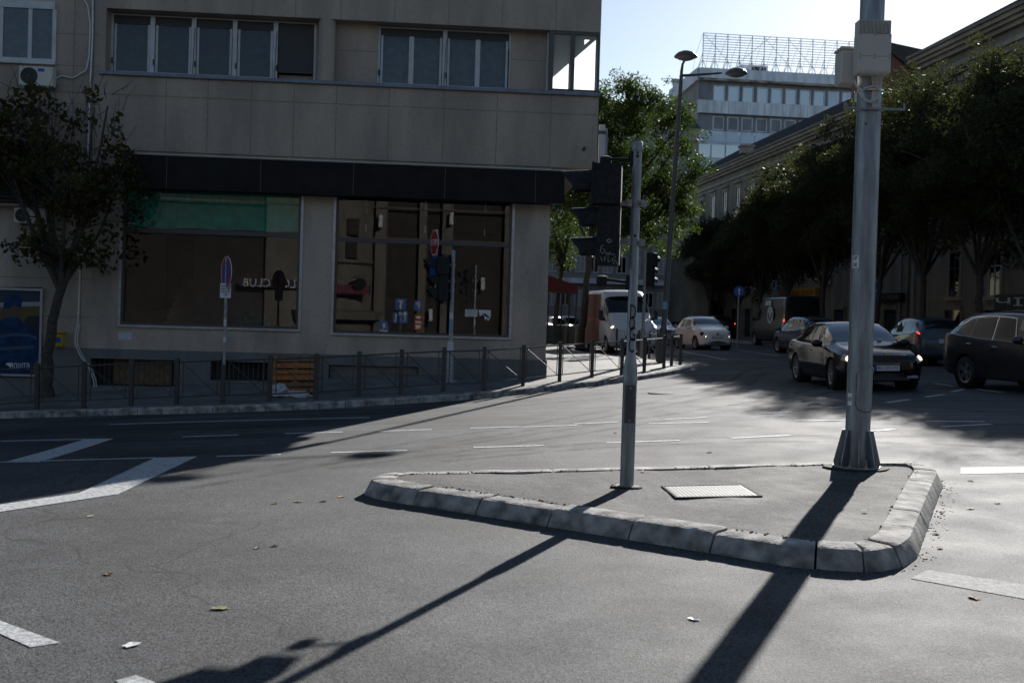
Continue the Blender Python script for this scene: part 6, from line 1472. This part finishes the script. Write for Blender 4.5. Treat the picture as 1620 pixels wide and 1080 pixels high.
for sx_ in (-1,1): m.prism([(sx_*.02,-.38),(sx_*.06,-.15),(sx_*.28,.18),(sx_*.36,.05),(sx_*.20,-.2)],.001,.004,fr=lambda u,v,t:tuple(q@Vector((u,v,t))))
m.lathe([(0,.004),(.05,.004)],q@Matrix.Translation((0,.25,0)),10); m.build('emblem_mark',M['scrawl_dark'],r_,world=False)
m=MB(); q=frame_m(onside(3.3,2.22,-.03),(-1,0,0),(0,0,1)); m.prism([(-.5,-.1),(-.42,.12),(-.2,.16),(-.1,.1),(.1,.17),(.3,.13),(.5,.15),(.45,-.1)],0,.012,fr=lambda u,v,t:tuple(q@Vector((u,v,t)))); m.build('side_lettering',M['plate'],r_,world=False)
# far vehicles
def simp(label,loc,hd,paint,ps=SED,**k):
    return car('parked_car',label,'car',loc,hd,ps,(.9,3.4),.32,.9,paint,winset(1.28,1.98,3.55,4.1,[(1.72,2.10,3.3,3.2)]) if ps is SED else winset(1.22,1.92,4.0,4.3,[(1.72,2.08,4.0,3.8)]),tails=(4.3,4.5,4.0,6.0),brake=True,seg=24,**k)
X=at(1130,520,76).x; simp('dark van-like car with a red brake lamp behind the small white hatchback',gz(X,76.),(-.09,1),'car_black',SUV)
X=at(1100,520,84).x; simp('pale silver car with roof bars above the roof of the small white hatchback',gz(X,84.),(-.09,1),'car_silver',SUV,roofrail=(2.2,3.9))
X=at(1062,520,92).x; simp('dark car with red lamps far down the street by the lamp post',gz(X,92.),(-.09,1),'car_grey')
X=at(893,520,70).x; simp('silver car glimpsed under the red awning behind the corner trees',gz(X,70.),(.6,.8),'car_silver')
X=at(872,520,64).x; simp('dark car with red lamp glimpsed beside the tan building corner',gz(X,66.),(.5,.86),'car_grey')
# ============================================================ BUILDINGS BEHIND
def rfp(Y,z,off=0.): q=rp(Y,off); return (q.x,q.y,z)
zg_=-.6
def rbox(m,Y0,Y1,z0,z1,o0,o1): m.box((Y0,z0,o0),(Y1,z1,o1),fr=lambda Y,z,o:rfp(Y,z,o))
def Yat(px): r_=ray(px,300); return X0R/(r_[0]+.1)
def Zr(px,py): Y=Yat(px); return at(px,py,Y).z
YE=Yat(1445); zE1=Zr(1445,97); zE2=Zr(1350,180)
def longhouse(name,label,Ya,Yb,ze,mt,pitch,nfl,seed,win0,roofcol='roof_tile',depth=12):
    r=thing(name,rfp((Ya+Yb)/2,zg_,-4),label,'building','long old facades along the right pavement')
    m=MB(); rbox(m,Ya,Yb,zg_-1,ze,-depth,0); wl=m.build('wall',mt,r)
    m=MB()
    for (a,b,o) in ((ze-1.15,ze-.95,.10),(ze-.55,ze-.35,.22),(ze-.35,ze-.18,.40),(ze-.18,ze+.08,.55)): rbox(m,Ya-.0,Yb,a,b,.002,o)
    m.build('cornice',M['facade_cream'],r)
    m=MB(); 
    for z_ in (ze-4.6,): rbox(m,Ya,Yb,z_,z_+.3,.002,.14)
    z_=zg_+.8
    while z_<4.6: rbox(m,Ya,Yb,z_,z_+.02,.001,.012); z_+=.5
    m.build('string_course',mt,r)
    n=int((Yb-Ya)/pitch); rr=random.Random(seed)
    for i in range(n):
        y=Ya+(i+.5)*pitch+win0
        if y+1>Yb: continue
        for k in range(nfl):
            zt=ze-1.9-k*4.0; zb=zt-2.1
            if zb<1.5: continue
            m=MB(); rbox(m,y-.62,y-.5,zb,zt,.002,.07); rbox(m,y+.5,y+.62,zb,zt,.002,.07); rbox(m,y-.75,y+.75,zb-.16,zb,.002,.16); rbox(m,y-.72,y+.72,zt,zt+.14,.002,.09); rbox(m,y-.85,y+.85,zt+.34,zt+.46,.002,.24); rbox(m,y-.66,y+.66,zt+.14,zt+.34,.002,.06)
            w_=m.build('window',M['facade_cream'],r)
            m=MB(); rbox(m,y-.5,y+.5,zb,zt,.003,.02); m.build('pane',M['carglass'],w_)
            m=MB()
            for a,b,c,d in ((y-.5,y-.44,zb,zt),(y+.44,y+.5,zb,zt),(y-.03,y+.03,zb,zt),(y-.44,y+.44,zb+1.3,zb+1.36),(y-.44,y+.44,zt-.06,zt),(y-.44,y+.44,zb,zb+.06)): rbox(m,a,b,c,d,.021,.045)
            m.build('frame',M['frame_white'] if rr.random()<.3 else M['alu_dark'],w_)
        # ground-floor openings
        zb=zg_+.4; m=MB(); rbox(m,y-.75,y+.75,zb,zb+2.6,.003,.03); m.build('shop_opening',M['carglass'],r)
        m=MB(); rbox(m,y-.9,y-.75,zb,zb+2.75,.003,.1); rbox(m,y+.75,y+.9,zb,zb+2.75,.003,.1); rbox(m,y-.9,y+.9,zb+2.6,zb+2.8,.102,.16); m.build('opening_frame',M['facade_cream_dark'],r)
    # roof: low tiled slope with a ridge
    m=MB(); rise=5.2; vs=[rfp(Ya,ze+.09,.6),rfp(Yb,ze+.09,.6),rfp(Yb-3,ze+rise,-8.5),rfp(Ya+3,ze+rise,-8.5),rfp(Ya,ze+.09,-depth-5),rfp(Yb,ze+.09,-depth-5)]
    m.add(vs,[(0,1,2,3),(3,2,5,4),(1,5,2),(0,3,4),(0,1,5,4)]); rf=m.build('roof',M[roofcol],r)
    m=MB(); y=Ya+.3; 
    while y<Yb-.3: a=Vector(rfp(y,ze+.12,.6)); b=Vector(rfp(min(max(y,Ya+3),Yb-3),ze+rise+.03,-8.5)); m.tube([a,b],.05,4,cap=False); y+=.45
    m.build('tile_ridge',M[roofcol],rf)
    m=MB(); rbox(m,Ya,Yb,ze+.02,ze+.16,.56,.66); m.build('gutter',M['facade_cream_dark'],r)
    for y in (Ya+.6,Yb-.6): m=MB(); m.tube([rfp(y,ze,.12),rfp(y,zg_+.5,.12)],.07,8); m.build('downpipe',M['galv_dull'],r)
    return r
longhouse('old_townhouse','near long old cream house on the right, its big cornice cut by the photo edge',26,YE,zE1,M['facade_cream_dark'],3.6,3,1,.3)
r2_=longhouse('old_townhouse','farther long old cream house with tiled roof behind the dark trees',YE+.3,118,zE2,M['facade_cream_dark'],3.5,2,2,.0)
q=Vector(rfp(Yat(1192),0,-1.2)); zc_=at(1192,228,q.y).z
# chimney with a bird
r=thing('chimney_stack',(q.x,q.y,zE2),'small pale chimney on the farther tiled roof','chimney'); zt_=at(1180,233,q.y).z
xq=at(1181,233,q.y).x; m=MB(); m.box((xq-.45,q.y-.4,zE2+.2),(xq+.45,q.y+.4,zt_)); m.box((xq-.55,q.y-.5,zt_),(xq+.55,q.y+.5,zt_+.12)); m.build('stack',M['facade_cream'],r)
# gabled brick house behind
Yg=66.; a=at(1388,62,Yg); b=at(1470,82,Yg); 
r=thing('brick_house',(at(1400,200,Yg).x,Yg,zg_),'brick gable with a dark tiled roof rising between the two old cream houses','building')
pk=at(1383,62,Yg); e0=at(1379,130,Yg); e1=at(1448,118,Yg)
m=MB(); m.prism([(e0.x,2),(e0.x,e0.z),(pk.x,pk.z),(e1.x,e1.z),(e1.x,2)],Yg,Yg+4,fr=lambda u,v,t:(u,t,v)); m.build('gable_wall',M['brick'],r)
m=MB(); r0=at(1395,74,Yg+.0); r1=at(1466,80,Yg+.0)
m.add([(pk.x-.0,Yg-.25,pk.z+.12),(e1.x+.3,Yg-.25,e1.z+.0),(e1.x+1.5,Yg+4.2,e1.z+.3),(pk.x+.3,Yg+4.2,pk.z+.1),(pk.x,Yg-.25,pk.z-.1),(e1.x+.3,Yg-.25,e1.z-.2)],[(0,1,2,3),(0,1,5,4)])
m.prism([(pk.x,pk.z+.1),(r1.x,r1.z+.1),(r1.x,e1.z),(e1.x,e1.z)],Yg+.3,Yg+.5,fr=lambda u,v,t:(u,t,v)); m.build('roof',M['roof_tile'],r)
# thin roof antenna wire
# shop signs on the farther house
def rsign(px0,px1,py0,py1,name,label,mt_,txt=None,tm_=None,o=.35,wf=.9,ts=.5):
    Y0,Y1=Yat(px1),Yat(px0); Ym=(Y0+Y1)/2; z1=at((px0+px1)/2,py0,Ym).z; z0=at((px0+px1)/2,py1,Ym).z
    r=thing(name,rfp(Ym,z0,o),label,'shop sign'); m=MB(); rbox(m,Y0,Y1,z0,z1,.1,o); m.build('board',M[mt_],r)
    if txt: text('lettering',txt,(z1-z0)*ts*1.4,M[tm_],r,frame_m(Vector(rfp(Ym,(z0+z1)/2,o+.015))-wloc(r),-DIR,(0,0,1)),width=(Y1-Y0)*wf,depth=.01)
    return r
rsign(1258,1304,456.5,471.5,'shop_sign','yellow shop sign with dark red INDIA SHOP lettering above the black van','sign_yellow','INDIA SHOP','sign_red',wf=.86)
rsign(1246,1256,459,471,'shop_sign','small yellow panel with red marks left of the INDIA SHOP board','sign_yellow','ИС','sign_red')
rsign(1200,1244,471,474,'shop_fascia','long thin yellow fascia strip left of the yellow shop sign','sign_yellow')
rsign(1052,1077,451,460,'shop_sign','dark sign reading meridian in white by the lamp post','black_metal','meridian','sign_white',o=.5)
rsign(1402,1440,464,478,'shop_sign','dark shop sign with faint lettering right of the thick pole','fascia_dark','BOUTIQUE','facade_cream_dark')
r=rsign(1592,1640,466,492,'shop_sign','dark shop window board with white lettering at the right edge','black_metal','ЧІ','sign_white')
r=rsign(1064,1072,462,486,'banner','dim red vertical banner under the dark meridian sign','awning_red')
for i,(px_,py_,s_) in enumerate(((1240,451,1.),(1255,449,.9),(1302,435,1.),(1316,442,1.),(1201,462,.9),(1140,470,.9))):
    Y=Yat(px_); z_=at(px_,py_,Y).z
    lb=['air conditioner above the left end of the yellow shop sign','air conditioner close right of the one at the sign left end','air conditioner above the right end of the yellow shop sign','air conditioner next to the thick pole above the dark shop','air conditioner above the black van front','air conditioner on the far facade left of the arrow sign'][i]
    r=thing('air_conditioner',rfp(Y,z_-.35,.0),lb,'air conditioner','air conditioners along the right facade')
    m=MB(); rbox(m,Y-.45*s_,Y+.45*s_,z_-.32,z_+.32,.08,.42); m.build('casing',M['box_beige'],r)
    q=rfp(Y+.15,z_,.425); m=MB(); m.lathe([(0,.0),(.24,.0),(.24,-.01)],frame_m(q,-DIR,(0,0,1)),18); m.build('fan_opening',M['black_metal'],r)
# modern office tower
YT_=130.; TA=R(6.6); TE=Vector((math.cos(TA),math.sin(TA),0)); TN=Vector((math.sin(TA),-math.cos(TA),0))
tc0=at(1104,200,YT_); TP=Vector((tc0.x,tc0.y,0))
def tp(s,z,d=0.): v=TP+TE*s+TN*d; return (v.x,v.y,z)
def tpx(px,py,d=0.):
    r_=Vector(ray(px,py)); o_=Vector(ORG); t=((TP+TN*d)-o_).dot(TN)/r_.dot(TN); p=o_+r_*t; return (p-TP).dot(TE),p.z
tb=thing('office_block',tp(12,0,-5),'white modern office block with blue window bands and a billboard frame on its roof','building')
def tbox(m,s0,s1,z0,z1,d0,d1): m.box((s0,z0,d0),(s1,z1,d1),fr=lambda s,z,d:tp(s,z,d))
zr=lambda py,px=1104:tpx(px,py)[1]
zp1,zp0=zr(108),zr(127); zw1,zb1=zr(136),zr(158.5); zw2a=zr(178.5); zw2t,zw2b=zr(182),zr(205); SW=30.
m=MB(); tbox(m,0,SW,0,zw1+.0,-14,-.9); tbox(m,.0,SW,zp0,zp1-.15,-14,-.05); m.build('core_wall',M['tower_grey'],tb)
m=MB(); tbox(m,-.1,SW,zp0+.25,zp1,-.0,.5); tbox(m,-.1,SW,zw2a,zb1,-.0,.35); m.build('parapet_band',M['tower_white'],tb)
m=MB(); tbox(m,.4,SW-2,zp0,zp0+.26,-.0,.48); m.build('rusty_soffit',M['rust_streak'],tb)
m=MB(); tbox(m,0,SW,zb1,zw1+.7,-.9,-.4); tbox(m,0,SW,zw2b,zw2a+.0,-.9,-.3); m.build('window_wall',M['tower_grey'],tb)
m=MB(); 
s=0
while s<SW: tbox(m,s,s+.03,zw2a+.05,zb1-.05,.349,.353); s+=.85
m.build('panel_joint',M['joint'],tb)
wp=23.55/FPX*YT_
sw0=tpx(1130,150)[0]
for i in range(15):
    s=sw0+i*wp
    if s+1.4>SW: break
    for (zb,zt,pn) in ((zb1+.05,zw1+.25,'tower_glass'),(zw2b+.1,zw2t,'tower_glass')):
        m=MB(); s1=s+wp*.77; tbox(m,s,s1,zb,zb+.09,-.4,-.25); tbox(m,s,s1,zt-.1,zt,-.4,-.25); tbox(m,s,s+.1,zb+.09,zt-.1,-.4,-.25); tbox(m,s1-.1,s1,zb+.09,zt-.1,-.4,-.25)
        w_=m.build('window',M['tower_white'],tb); m=MB(); tbox(m,s+.1,s1-.1,zb+.09,zt-.1,-.36,-.34); m.build('pane',M['tower_glass'],w_)
        rr=random.Random(i*7+int(zb)); 
        if pn and (zb<zw2a or rr.random()<.2): m=MB(); f0=rr.choice((0,0,.45)); f1=rr.choice((.45,1,1,1)); f1=max(f1,f0+.4); w__=s1-s-.2; tbox(m,s+.1+w__*f0,s+.1+w__*min(1,f1),zb+.09,zt-.1,-.33,-.32); m.build('blind',M['panel_blue'],w_)
# curtain wall lower down
m=MB(); tbox(m,0,SW,0,zw2b,-.9,-.3); m.build('lower_wall',M['tower_white'],tb)
zz=[zr(y) for y in (209,223,226,248,252,266,270,292)]
for k in range(0,8,2):
    for i in range(-1,14):
        s=sw0+i*wp-.05; m=MB(); tbox(m,s,s+wp*.9,zz[k+1],zz[k]-.1,-.3,-.2)
        if s<0: continue
        m.build('spandrel_panel' if k%4==0 else 'pane',M['panel_blue'] if k%4==0 else M['tower_glass'],tb)
# left wing face
pl0=at(1060,144,YT_+3); 
m=MB(); d_=Vector((pl0.x,YT_+8,0))-Vector(tp(0,0,0)); 
A0=Vector(tp(0,0,-.05)); B0=Vector((at(1060,200,YT_+9).x,YT_+9,0)); zB=at(1060,144,YT_+9).z; zBb=at(1060,165,YT_+9).z
def wq(u,z): v=A0.lerp(B0,u); return (v.x,v.y,z)
m.add([wq(0,0),wq(1,0),wq(1,zB-.5),wq(0,zp1-.2)]+[(x,y+.6,z) for x,y,z in [wq(0,0),wq(1,0),wq(1,zB-.5),wq(0,zp1-.2)]],[(0,1,2,3),(4,5,6,7),(0,1,5,4),(1,2,6,5),(2,3,7,6),(3,0,4,7)]); m.build('side_wall',M['facade_grey'],tb)
m=MB(); c0,c1=Vector(wq(0,zp1+.02)),Vector(wq(1,zB)); c2,c3=Vector(wq(1,zBb)),Vector(wq(0,zp0)); o_=Vector((-.3,-.4,0)); m.add([c0+o_,c1+o_,c2+o_,c3+o_,c0,c1,c2,c3],[(0,1,2,3),(4,5,6,7),(0,1,5,4),(1,2,6,5),(2,3,7,6),(3,0,4,7)]); m.build('side_parapet',M['tower_white'],tb)
q=at(1069,128,YT_+7); m=MB(); m.lathe([(.35,q.z-1.2),(.35,q.z-.2),(.6,q.z-.2),(.5,q.z+.15),(0,q.z+.3)],Matrix.Translation((q.x,q.y,0)),14); m.build('roof_vent',M['alu'],tb,smooth=40)
# roof hut and billboard frame
m=MB(); a=tpx(1172,106,-3); b=tpx(1215,111,-3); tbox(m,a[0],b[0],zp1-.2,a[1]+.3,-5,-3); m.build('roof_hut',M['tower_white'],tb)
m=MB(); tbox(m,a[0]+1.3,b[0]-.3,a[1]-1.15,a[1]+.1,-2.99,-2.9); m.build('hut_opening',M['black_metal'],tb)
bb=thing('billboard_frame',tp(12,zp1,-2),'empty steel lattice billboard frame standing on the office block roof','billboard frame')
sa,zt_=tpx(1113,52.5,-2); sb_,ztb=tpx(1356,69.5,-2)
ztop_=zt_; m=MB(); nrow=12; zlow=tpx(1113,97,-2)[1]
SB=sb_+3
for k in range(nrow):
    z_=zlow+(ztop_-zlow)*k/(nrow-1); m.tube([tp(sa,z_,-2),tp(SB,z_,-2)],.04,4)
m.build('rail',M['thin_steel'],bb)
ncol=13; stp=(tpx(1183,60,-2)[0]-tpx(1164,60,-2)[0])
m=MB(); i=0; s=sa; rr=random.Random(1)
while s<=SB+.1:
    m.tube([tp(s,ztop_,-2),tp(s,zp1-.3,-2)],.05,4)
    m.tube([tp(s,ztop_,-2.05),tp(s-.5,zlow+1,-3.2),tp(s-.7,zp1-.2,-4)],.025,4); m.tube([tp(s,zlow+1.,-2),tp(s-.6,zp1-.3,-2.6)],.04,4); m.tube([tp(s,zlow+.2,-2),tp(s+.8,zp1-.3,-2.)],.04,4); m.tube([tp(s,zlow+.2,-2),tp(s-.8,zp1-.3,-2.)],.04,4)
    s+=stp*1.02; i+=1
for s0_,dd_ in ((sa,1),(sa+3*stp,-1),(sa+5*stp,1),(sa+7*stp,1)): m.tube([tp(s0_,ztop_ if dd_>0 else zlow,-2.0),tp(s0_+2.6*stp,zlow-.6 if dd_>0 else ztop_,-2.0)],.025,4)
m.build('strut',M['thin_steel'],bb)
# low roofs at the tower's foot
r=thing('low_block',(at(1075,200,118).x,118,0),'low grey block with dark mansard roof left of the office block','building')
a,b=at(1040,198,118),at(1103,170,118); m=MB(); m.box((a.x-6,118,0),(b.x+.3,126,a.z)); m.build('wall',M['facade_grey'],r)
m=MB(); z1=at(1080,162,118).z; m.add([(a.x-6,117.8,a.z),(b.x+.4,117.8,a.z-.2),(b.x-1.2,120,z1),(a.x-6,120,z1+.4),(a.x-6,126,a.z),(b.x+.4,126,a.z)],[(0,1,2,3),(3,2,5,4),(1,5,2)]); m.build('roof',M['roof_tile'],r)
# grey building across the side street behind the corner
Yc=88.; r=thing('grey_block',(at(950,500,Yc).x,Yc,0),'grey block with tall pale windows behind the red awning','building')
x0,x1=at(780,430,Yc).x,at(1052,430,Yc).x; zt_=at(950,300,Yc).z
m=MB(); m.box((x0,Yc,-1),(x1,Yc+10,zt_)); m.build('wall',M['facade_grey'],r)
for i in range(12):
    xx=at(876+i*24 if i else 876,430,Yc).x if 0 else x0+1+i*((x1-x0-1)/11.5)
    for (pa,pb) in ((405,432),(340,375),(460,485)):
        z0,z1=at(950,pb,Yc).z,at(950,pa,Yc).z; m=MB(); m.box((xx,Yc-.06,z0),(xx+.75,Yc-.002,z1)); w_=m.build('window',M['frame_white'],r)
        m=MB(); m.box((xx+.07,Yc-.07,z0+.08),(xx+.34,Yc-.061,z1-.08)); m.box((xx+.41,Yc-.07,z0+.08),(xx+.68,Yc-.061,z1-.08)); m.build('pane',M['curtain'] if i%2 else M['carglass'],w_)
z0,z1=at(950,449,Yc).z,at(950,441,Yc).z; m=MB(); m.box((x0,Yc-.5,z0),(x1,Yc-.002,z1)); m.build('ledge',M['tower_white'],r)
m=MB(); m.box((x1+.02,Yc+2,-1),(x1+4,Yc+12,at(1050,395,Yc).z)); m.build('side_block',M['facade_cream'],r)
# red cafe awning with posts
Ya=at(0,0,1).y*56; r=thing('cafe_awning',(at(885,500,56).x,56,walkz(at(885,500,56).x,56)),'dark red pointed cafe awning on thin posts behind the tan corner','awning')
a=at(862,433,56);b=at(914,452,55);c=at(914,465,55);d=at(862,460,56)
m=MB(); m.add([a,b,c,d,a+Vector((0,3,0)),b+Vector((-.3,3,0)),c+Vector((-.3,3,0)),d+Vector((0,3,0)),a+Vector((-3.5,0,0)),d+Vector((-3.5,0,0)),a+Vector((-3.5,3,0)),d+Vector((-3.5,3,0))],[(0,1,2,3),(4,5,6,7),(0,1,5,4),(1,2,6,5),(3,2,6,7),(0,3,9,8),(4,7,11,10),(0,4,10,8),(3,7,11,9),(8,9,11,10)]); m.build('canopy',M['awning_red'],r)
for px_,dy in ((868,0),(881,.2),(889,0),(901,.2),(912,-.3)):
    q=at(px_,462,55.3+dy); m=MB(); m.tube([(q.x,q.y,walkz(q.x,q.y)-.1),(q.x,q.y,q.z)],.04,6); m.build('post',M['black_metal'],r)
m=MB(); q0=at(862,520,55.5); q1=at(915,520,55.5); z_=walkz(q0.x,55.5); m.box((q0.x-2,55.5,z_),(q1.x,55.6,z_+.95)); m.build('low_screen',M['black_metal'],r)
# yellow shopfront light? and dim far end of the street
r=thing('far_house',(at(1000,480,150).x,150,0),'pale far house closing the view behind the street trees','building')
x0,x1=at(1000,400,150).x,at(1330,400,150).x; m=MB(); m.box((x0,150,-1),(x1,160,at(1100,330,150).z)); m.build('wall',M['facade_grey'],r)
r=thing('sky_blocking_house',(-16,60,0),'unseen house added behind the corner building to block low sky from car reflections','building')  # out of view, added to keep bright horizon sky off the black car's side
m=MB(); m.box((-44,44.5,-3),(-4.2,86,19)); m.build('wall',M['plinth_grey'],r)
for k in range(9):
    for z_ in (3.5,7.2,10.9,14.6):
        m=MB(); y_=47+k*4.2; m.box((-4.199,y_,z_),(-4.12,y_+1.3,z_+1.9)); m.build('window',M['frame_white'],r); m=MB(); m.box((-4.119,y_+.1,z_+.1),(-4.10,y_+1.2,z_+1.8)); m.build('pane',M['carglass'],r)
# ============================================================ BEHIND THE PHOTOGRAPHER (what the shop windows reflect, sunlit)
def mir(px,py,Yb,d=-.085):
    """place seen in the shop glass at a photo point, on the plane y = Yb behind the camera"""
    r_=Vector(ray(px,py)).normalized(); o_=Vector(ORG); t=((P0+NV*d)-o_).dot(NV)/r_.dot(NV); p=o_+r_*t
    q=r_-NV*2*r_.dot(NV); t2=(Yb-p.y)/q.y; return p+q*t2
YB=-17.
r=thing('opposite_house',(0,YB-5,0),'cream street house across the road, seen mirrored in the shop windows','building')
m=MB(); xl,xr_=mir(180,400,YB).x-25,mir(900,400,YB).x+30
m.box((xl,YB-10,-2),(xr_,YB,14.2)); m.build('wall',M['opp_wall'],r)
for (pa,pb) in ((592,610),(661,673),(697,714),(795,812),(420,480)):
    a=mir(pa,430,YB).x; b=mir(pb,430,YB).x; m=MB(); m.box((a,YB,-1),(b,YB+.35,11)); m.build('pilaster',M['opp_cream'],r)
m=MB()
for py in (378,330,260): z_=mir(600,py,YB).z; m.box((mir(380,400,YB).x if 0 else xl,YB+.36,z_),(xr_,YB+.45,z_+.08))
m.build('cornice',M['opp_cream'],r)
for (pa,pb,pc,pd) in ((618,652,345,372),(720,785,345,372),(618,652,395,470),(680,692,395,470),(722,788,400,480),(438,462,380,430)):
    a=mir(pa,pc,YB); b=mir(pb,pd,YB); m=MB(); m.box((a.x,YB+.01,a.z),(b.x,YB+.05,b.z)); m.build('window',M['opp_wall'],r)
for (px_,py_) in ((714,346),(763,449),(681,498),(602,350)):
    a=mir(px_,py_,YB+.6); rr_=thing('air_conditioner',(a.x,YB+.5,a.z-.3),['white air conditioner on the mirrored facade, upper middle','white air conditioner on the mirrored facade, right of the signal','white air conditioner on the mirrored facade, lowest','white air conditioner on the mirrored facade, upper left'][[714,763,681,602].index(px_)],'air conditioner','air conditioners on the opposite house'); m=MB(); m.box((a.x-.12,YB+.45,a.z-.38),(a.x+.12,YB+.8,a.z+.38),bev=.02); m.build('casing',M['frame_white'],rr_)
# round corner tower with sign
c=mir(550,430,YB+1); r=thing('round_corner_house',(c.x,YB,0),'cream rounded corner house with an arched dark sign, seen mirrored in the right shop window','building')
m=MB(); xr2=abs(mir(592,430,YB).x-mir(535,430,YB).x); rad=xr2; cx_=mir(535,430,YB).x
m.lathe([(rad,-1),(rad,mir(550,505,YB).z),(rad*1.3,mir(550,505,YB).z),(rad*1.35,mir(550,492,YB).z),(rad,mir(550,490,YB).z),(rad,mir(550,420,YB).z),(rad*1.1,mir(550,416,YB).z),(rad,mir(550,410,YB).z),(rad,14),(0,14)],Matrix.Translation((cx_,YB-rad*.3,0)),36); m.build('wall',M['opp_cream'],r)
for (pa,pb,pc,pd) in ((551,568,345,372),(549,565,380,408)):
    a=mir(pa,pc,YB+rad*.75); b=mir(pb,pd,YB+rad*.75); m=MB(); m.box((a.x,YB+rad*.5,a.z),(b.x,YB+rad*.75,b.z)); m.build('window',M['opp_wall'],r)
a=mir(528,450,YB+rad*.95); b=mir(586,466,YB+rad*.95)
sg_r=thing('shop_sign',(a.x,YB+rad,b.z),'dark blue sign with red letters under the arched sign of the mirrored corner house','shop sign')
m=MB(); m.box((min(a.x,b.x),YB+rad*.9,b.z),(max(a.x,b.x),YB+rad*.95,a.z)); m.build('board',M['sign_navy'],sg_r)
text('lettering','BANKINI',.8,M['sign_rust'],sg_r,frame_m(Vector(((a.x+b.x)/2,YB+rad*.96,(a.z+b.z)/2))-wloc(sg_r),(-1,0,0),(0,0,1)),width=abs(b.x-a.x)*.85)
c=mir(568,447,YB+rad*1.0); sg_r=thing('arched_sign',(c.x,YB+rad,c.z),'dark arched sign with white letters on the mirrored corner house','shop sign')
ra=abs(mir(580,447,YB+rad).x-c.x); m=MB(); m.lathe([(0,.02),(ra,.02),(ra,0)],frame_m((c.x,YB+rad,c.z),(-1,0,0),(0,0,1)),28); m.build('board',M['fascia_dark'],sg_r)
for i,ch in enumerate('FROZEN'):
    an=R(150-24*i); mm_=frame_m(Vector((c.x-math.cos(an)*ra*.78,YB+rad+.03,c.z+math.sin(an)*ra*.78))-wloc(sg_r),(-1,0,0),(0,0,1))@Matrix.Rotation(an-R(90),4,'Z'); text('lettering',ch,ra*.35,M['sign_white'],sg_r,mm_)
# casino sign mirrored in the left window
a=mir(378,441,YB+.7,); b=mir(482,456,YB+.7); sg_r=thing('shop_sign',((a.x+b.x)/2,YB+.6,b.z),'long dark blue sign with cream SLOT CLUB letters, mirrored in the left shop window','shop sign')
m=MB(); m.box((min(a.x,b.x),YB+.6,b.z),(max(a.x,b.x),YB+.7,a.z)); m.build('board',M['sign_navy'],sg_r)
text('lettering','SLOT CLUB',.7,M['sign_cream'],sg_r,frame_m(Vector(((a.x+b.x)/2,YB+.72,(a.z+b.z)/2))-wloc(sg_r),(-1,0,0),(0,0,1)),width=abs(b.x-a.x)*.88)
# traffic signs behind the photographer
def msign(pa,pb,pc,pd,Y,name,label,mt_,post=True,marks=()):
    a=mir(pa,pc,Y); b=mir(pb,pd,Y); r=thing(name,((a.x+b.x)/2,Y,-.2),label,'road sign'); x0,x1=min(a.x,b.x),max(a.x,b.x)
    m=MB(); m.box((x0,Y-.02,b.z),(x1,Y,a.z)); m.build('face',M[mt_],r)
    W_=x1-x0; H_=a.z-b.z; m=MB()
    for (u0,v0,u1,v1) in marks: m.box((x1-u0*W_,Y+.001,b.z+v0*H_),(x1-u1*W_,Y+.006,b.z+v1*H_))
    if marks: m.build('symbol',M['sign_cream'],r)
    if post: m=MB(); m.tube([((x0+x1)/2,Y-.05,-.3),((x0+x1)/2,Y-.05,a.z)],.03,6); m.build('post',M['galv'],r)
    return r
YS=-6.
msign(626,642,472,490,YS,'road_sign','blue sign with white upward arrow, mirrored in the right shop window','mirror_blue',True,((.42,.1,.58,.75),(.32,.65,.68,.85)))
msign(622,645,491,511,YS-.3,'road_sign','blue sign with white figures and a house, mirrored in the right shop window','mirror_blue',True,((.1,.6,.3,.9),(.4,.6,.65,.9),(.75,.1,.85,.75),(.45,.15,.52,.5),(.15,.1,.22,.5)))
r=msign(656,667,475,491,YS,'parking_sign','blue parking sign mirrored beside the signal in the right shop window','mirror_blue',True,())
a=mir(661.5,483,YS+.02); text('lettering','P',.45,M['sign_cream'],r,frame_m(Vector((a.x,YS+.01,a.z))-wloc(r),(-1,0,0),(0,0,1)))
msign(656,667,497,523,YS,'information_sign','red and white information panel under the mirrored parking sign','sign_rust',False,((.15,.1,.85,.35),(.1,.45,.9,.6),(.15,.75,.85,.9)))
msign(600,614,507,526,YS-.5,'road_sign','small blue sign with a white mark low in the right shop window reflection','mirror_blue',True,((.35,.3,.6,.8),(.1,.05,.9,.2)))
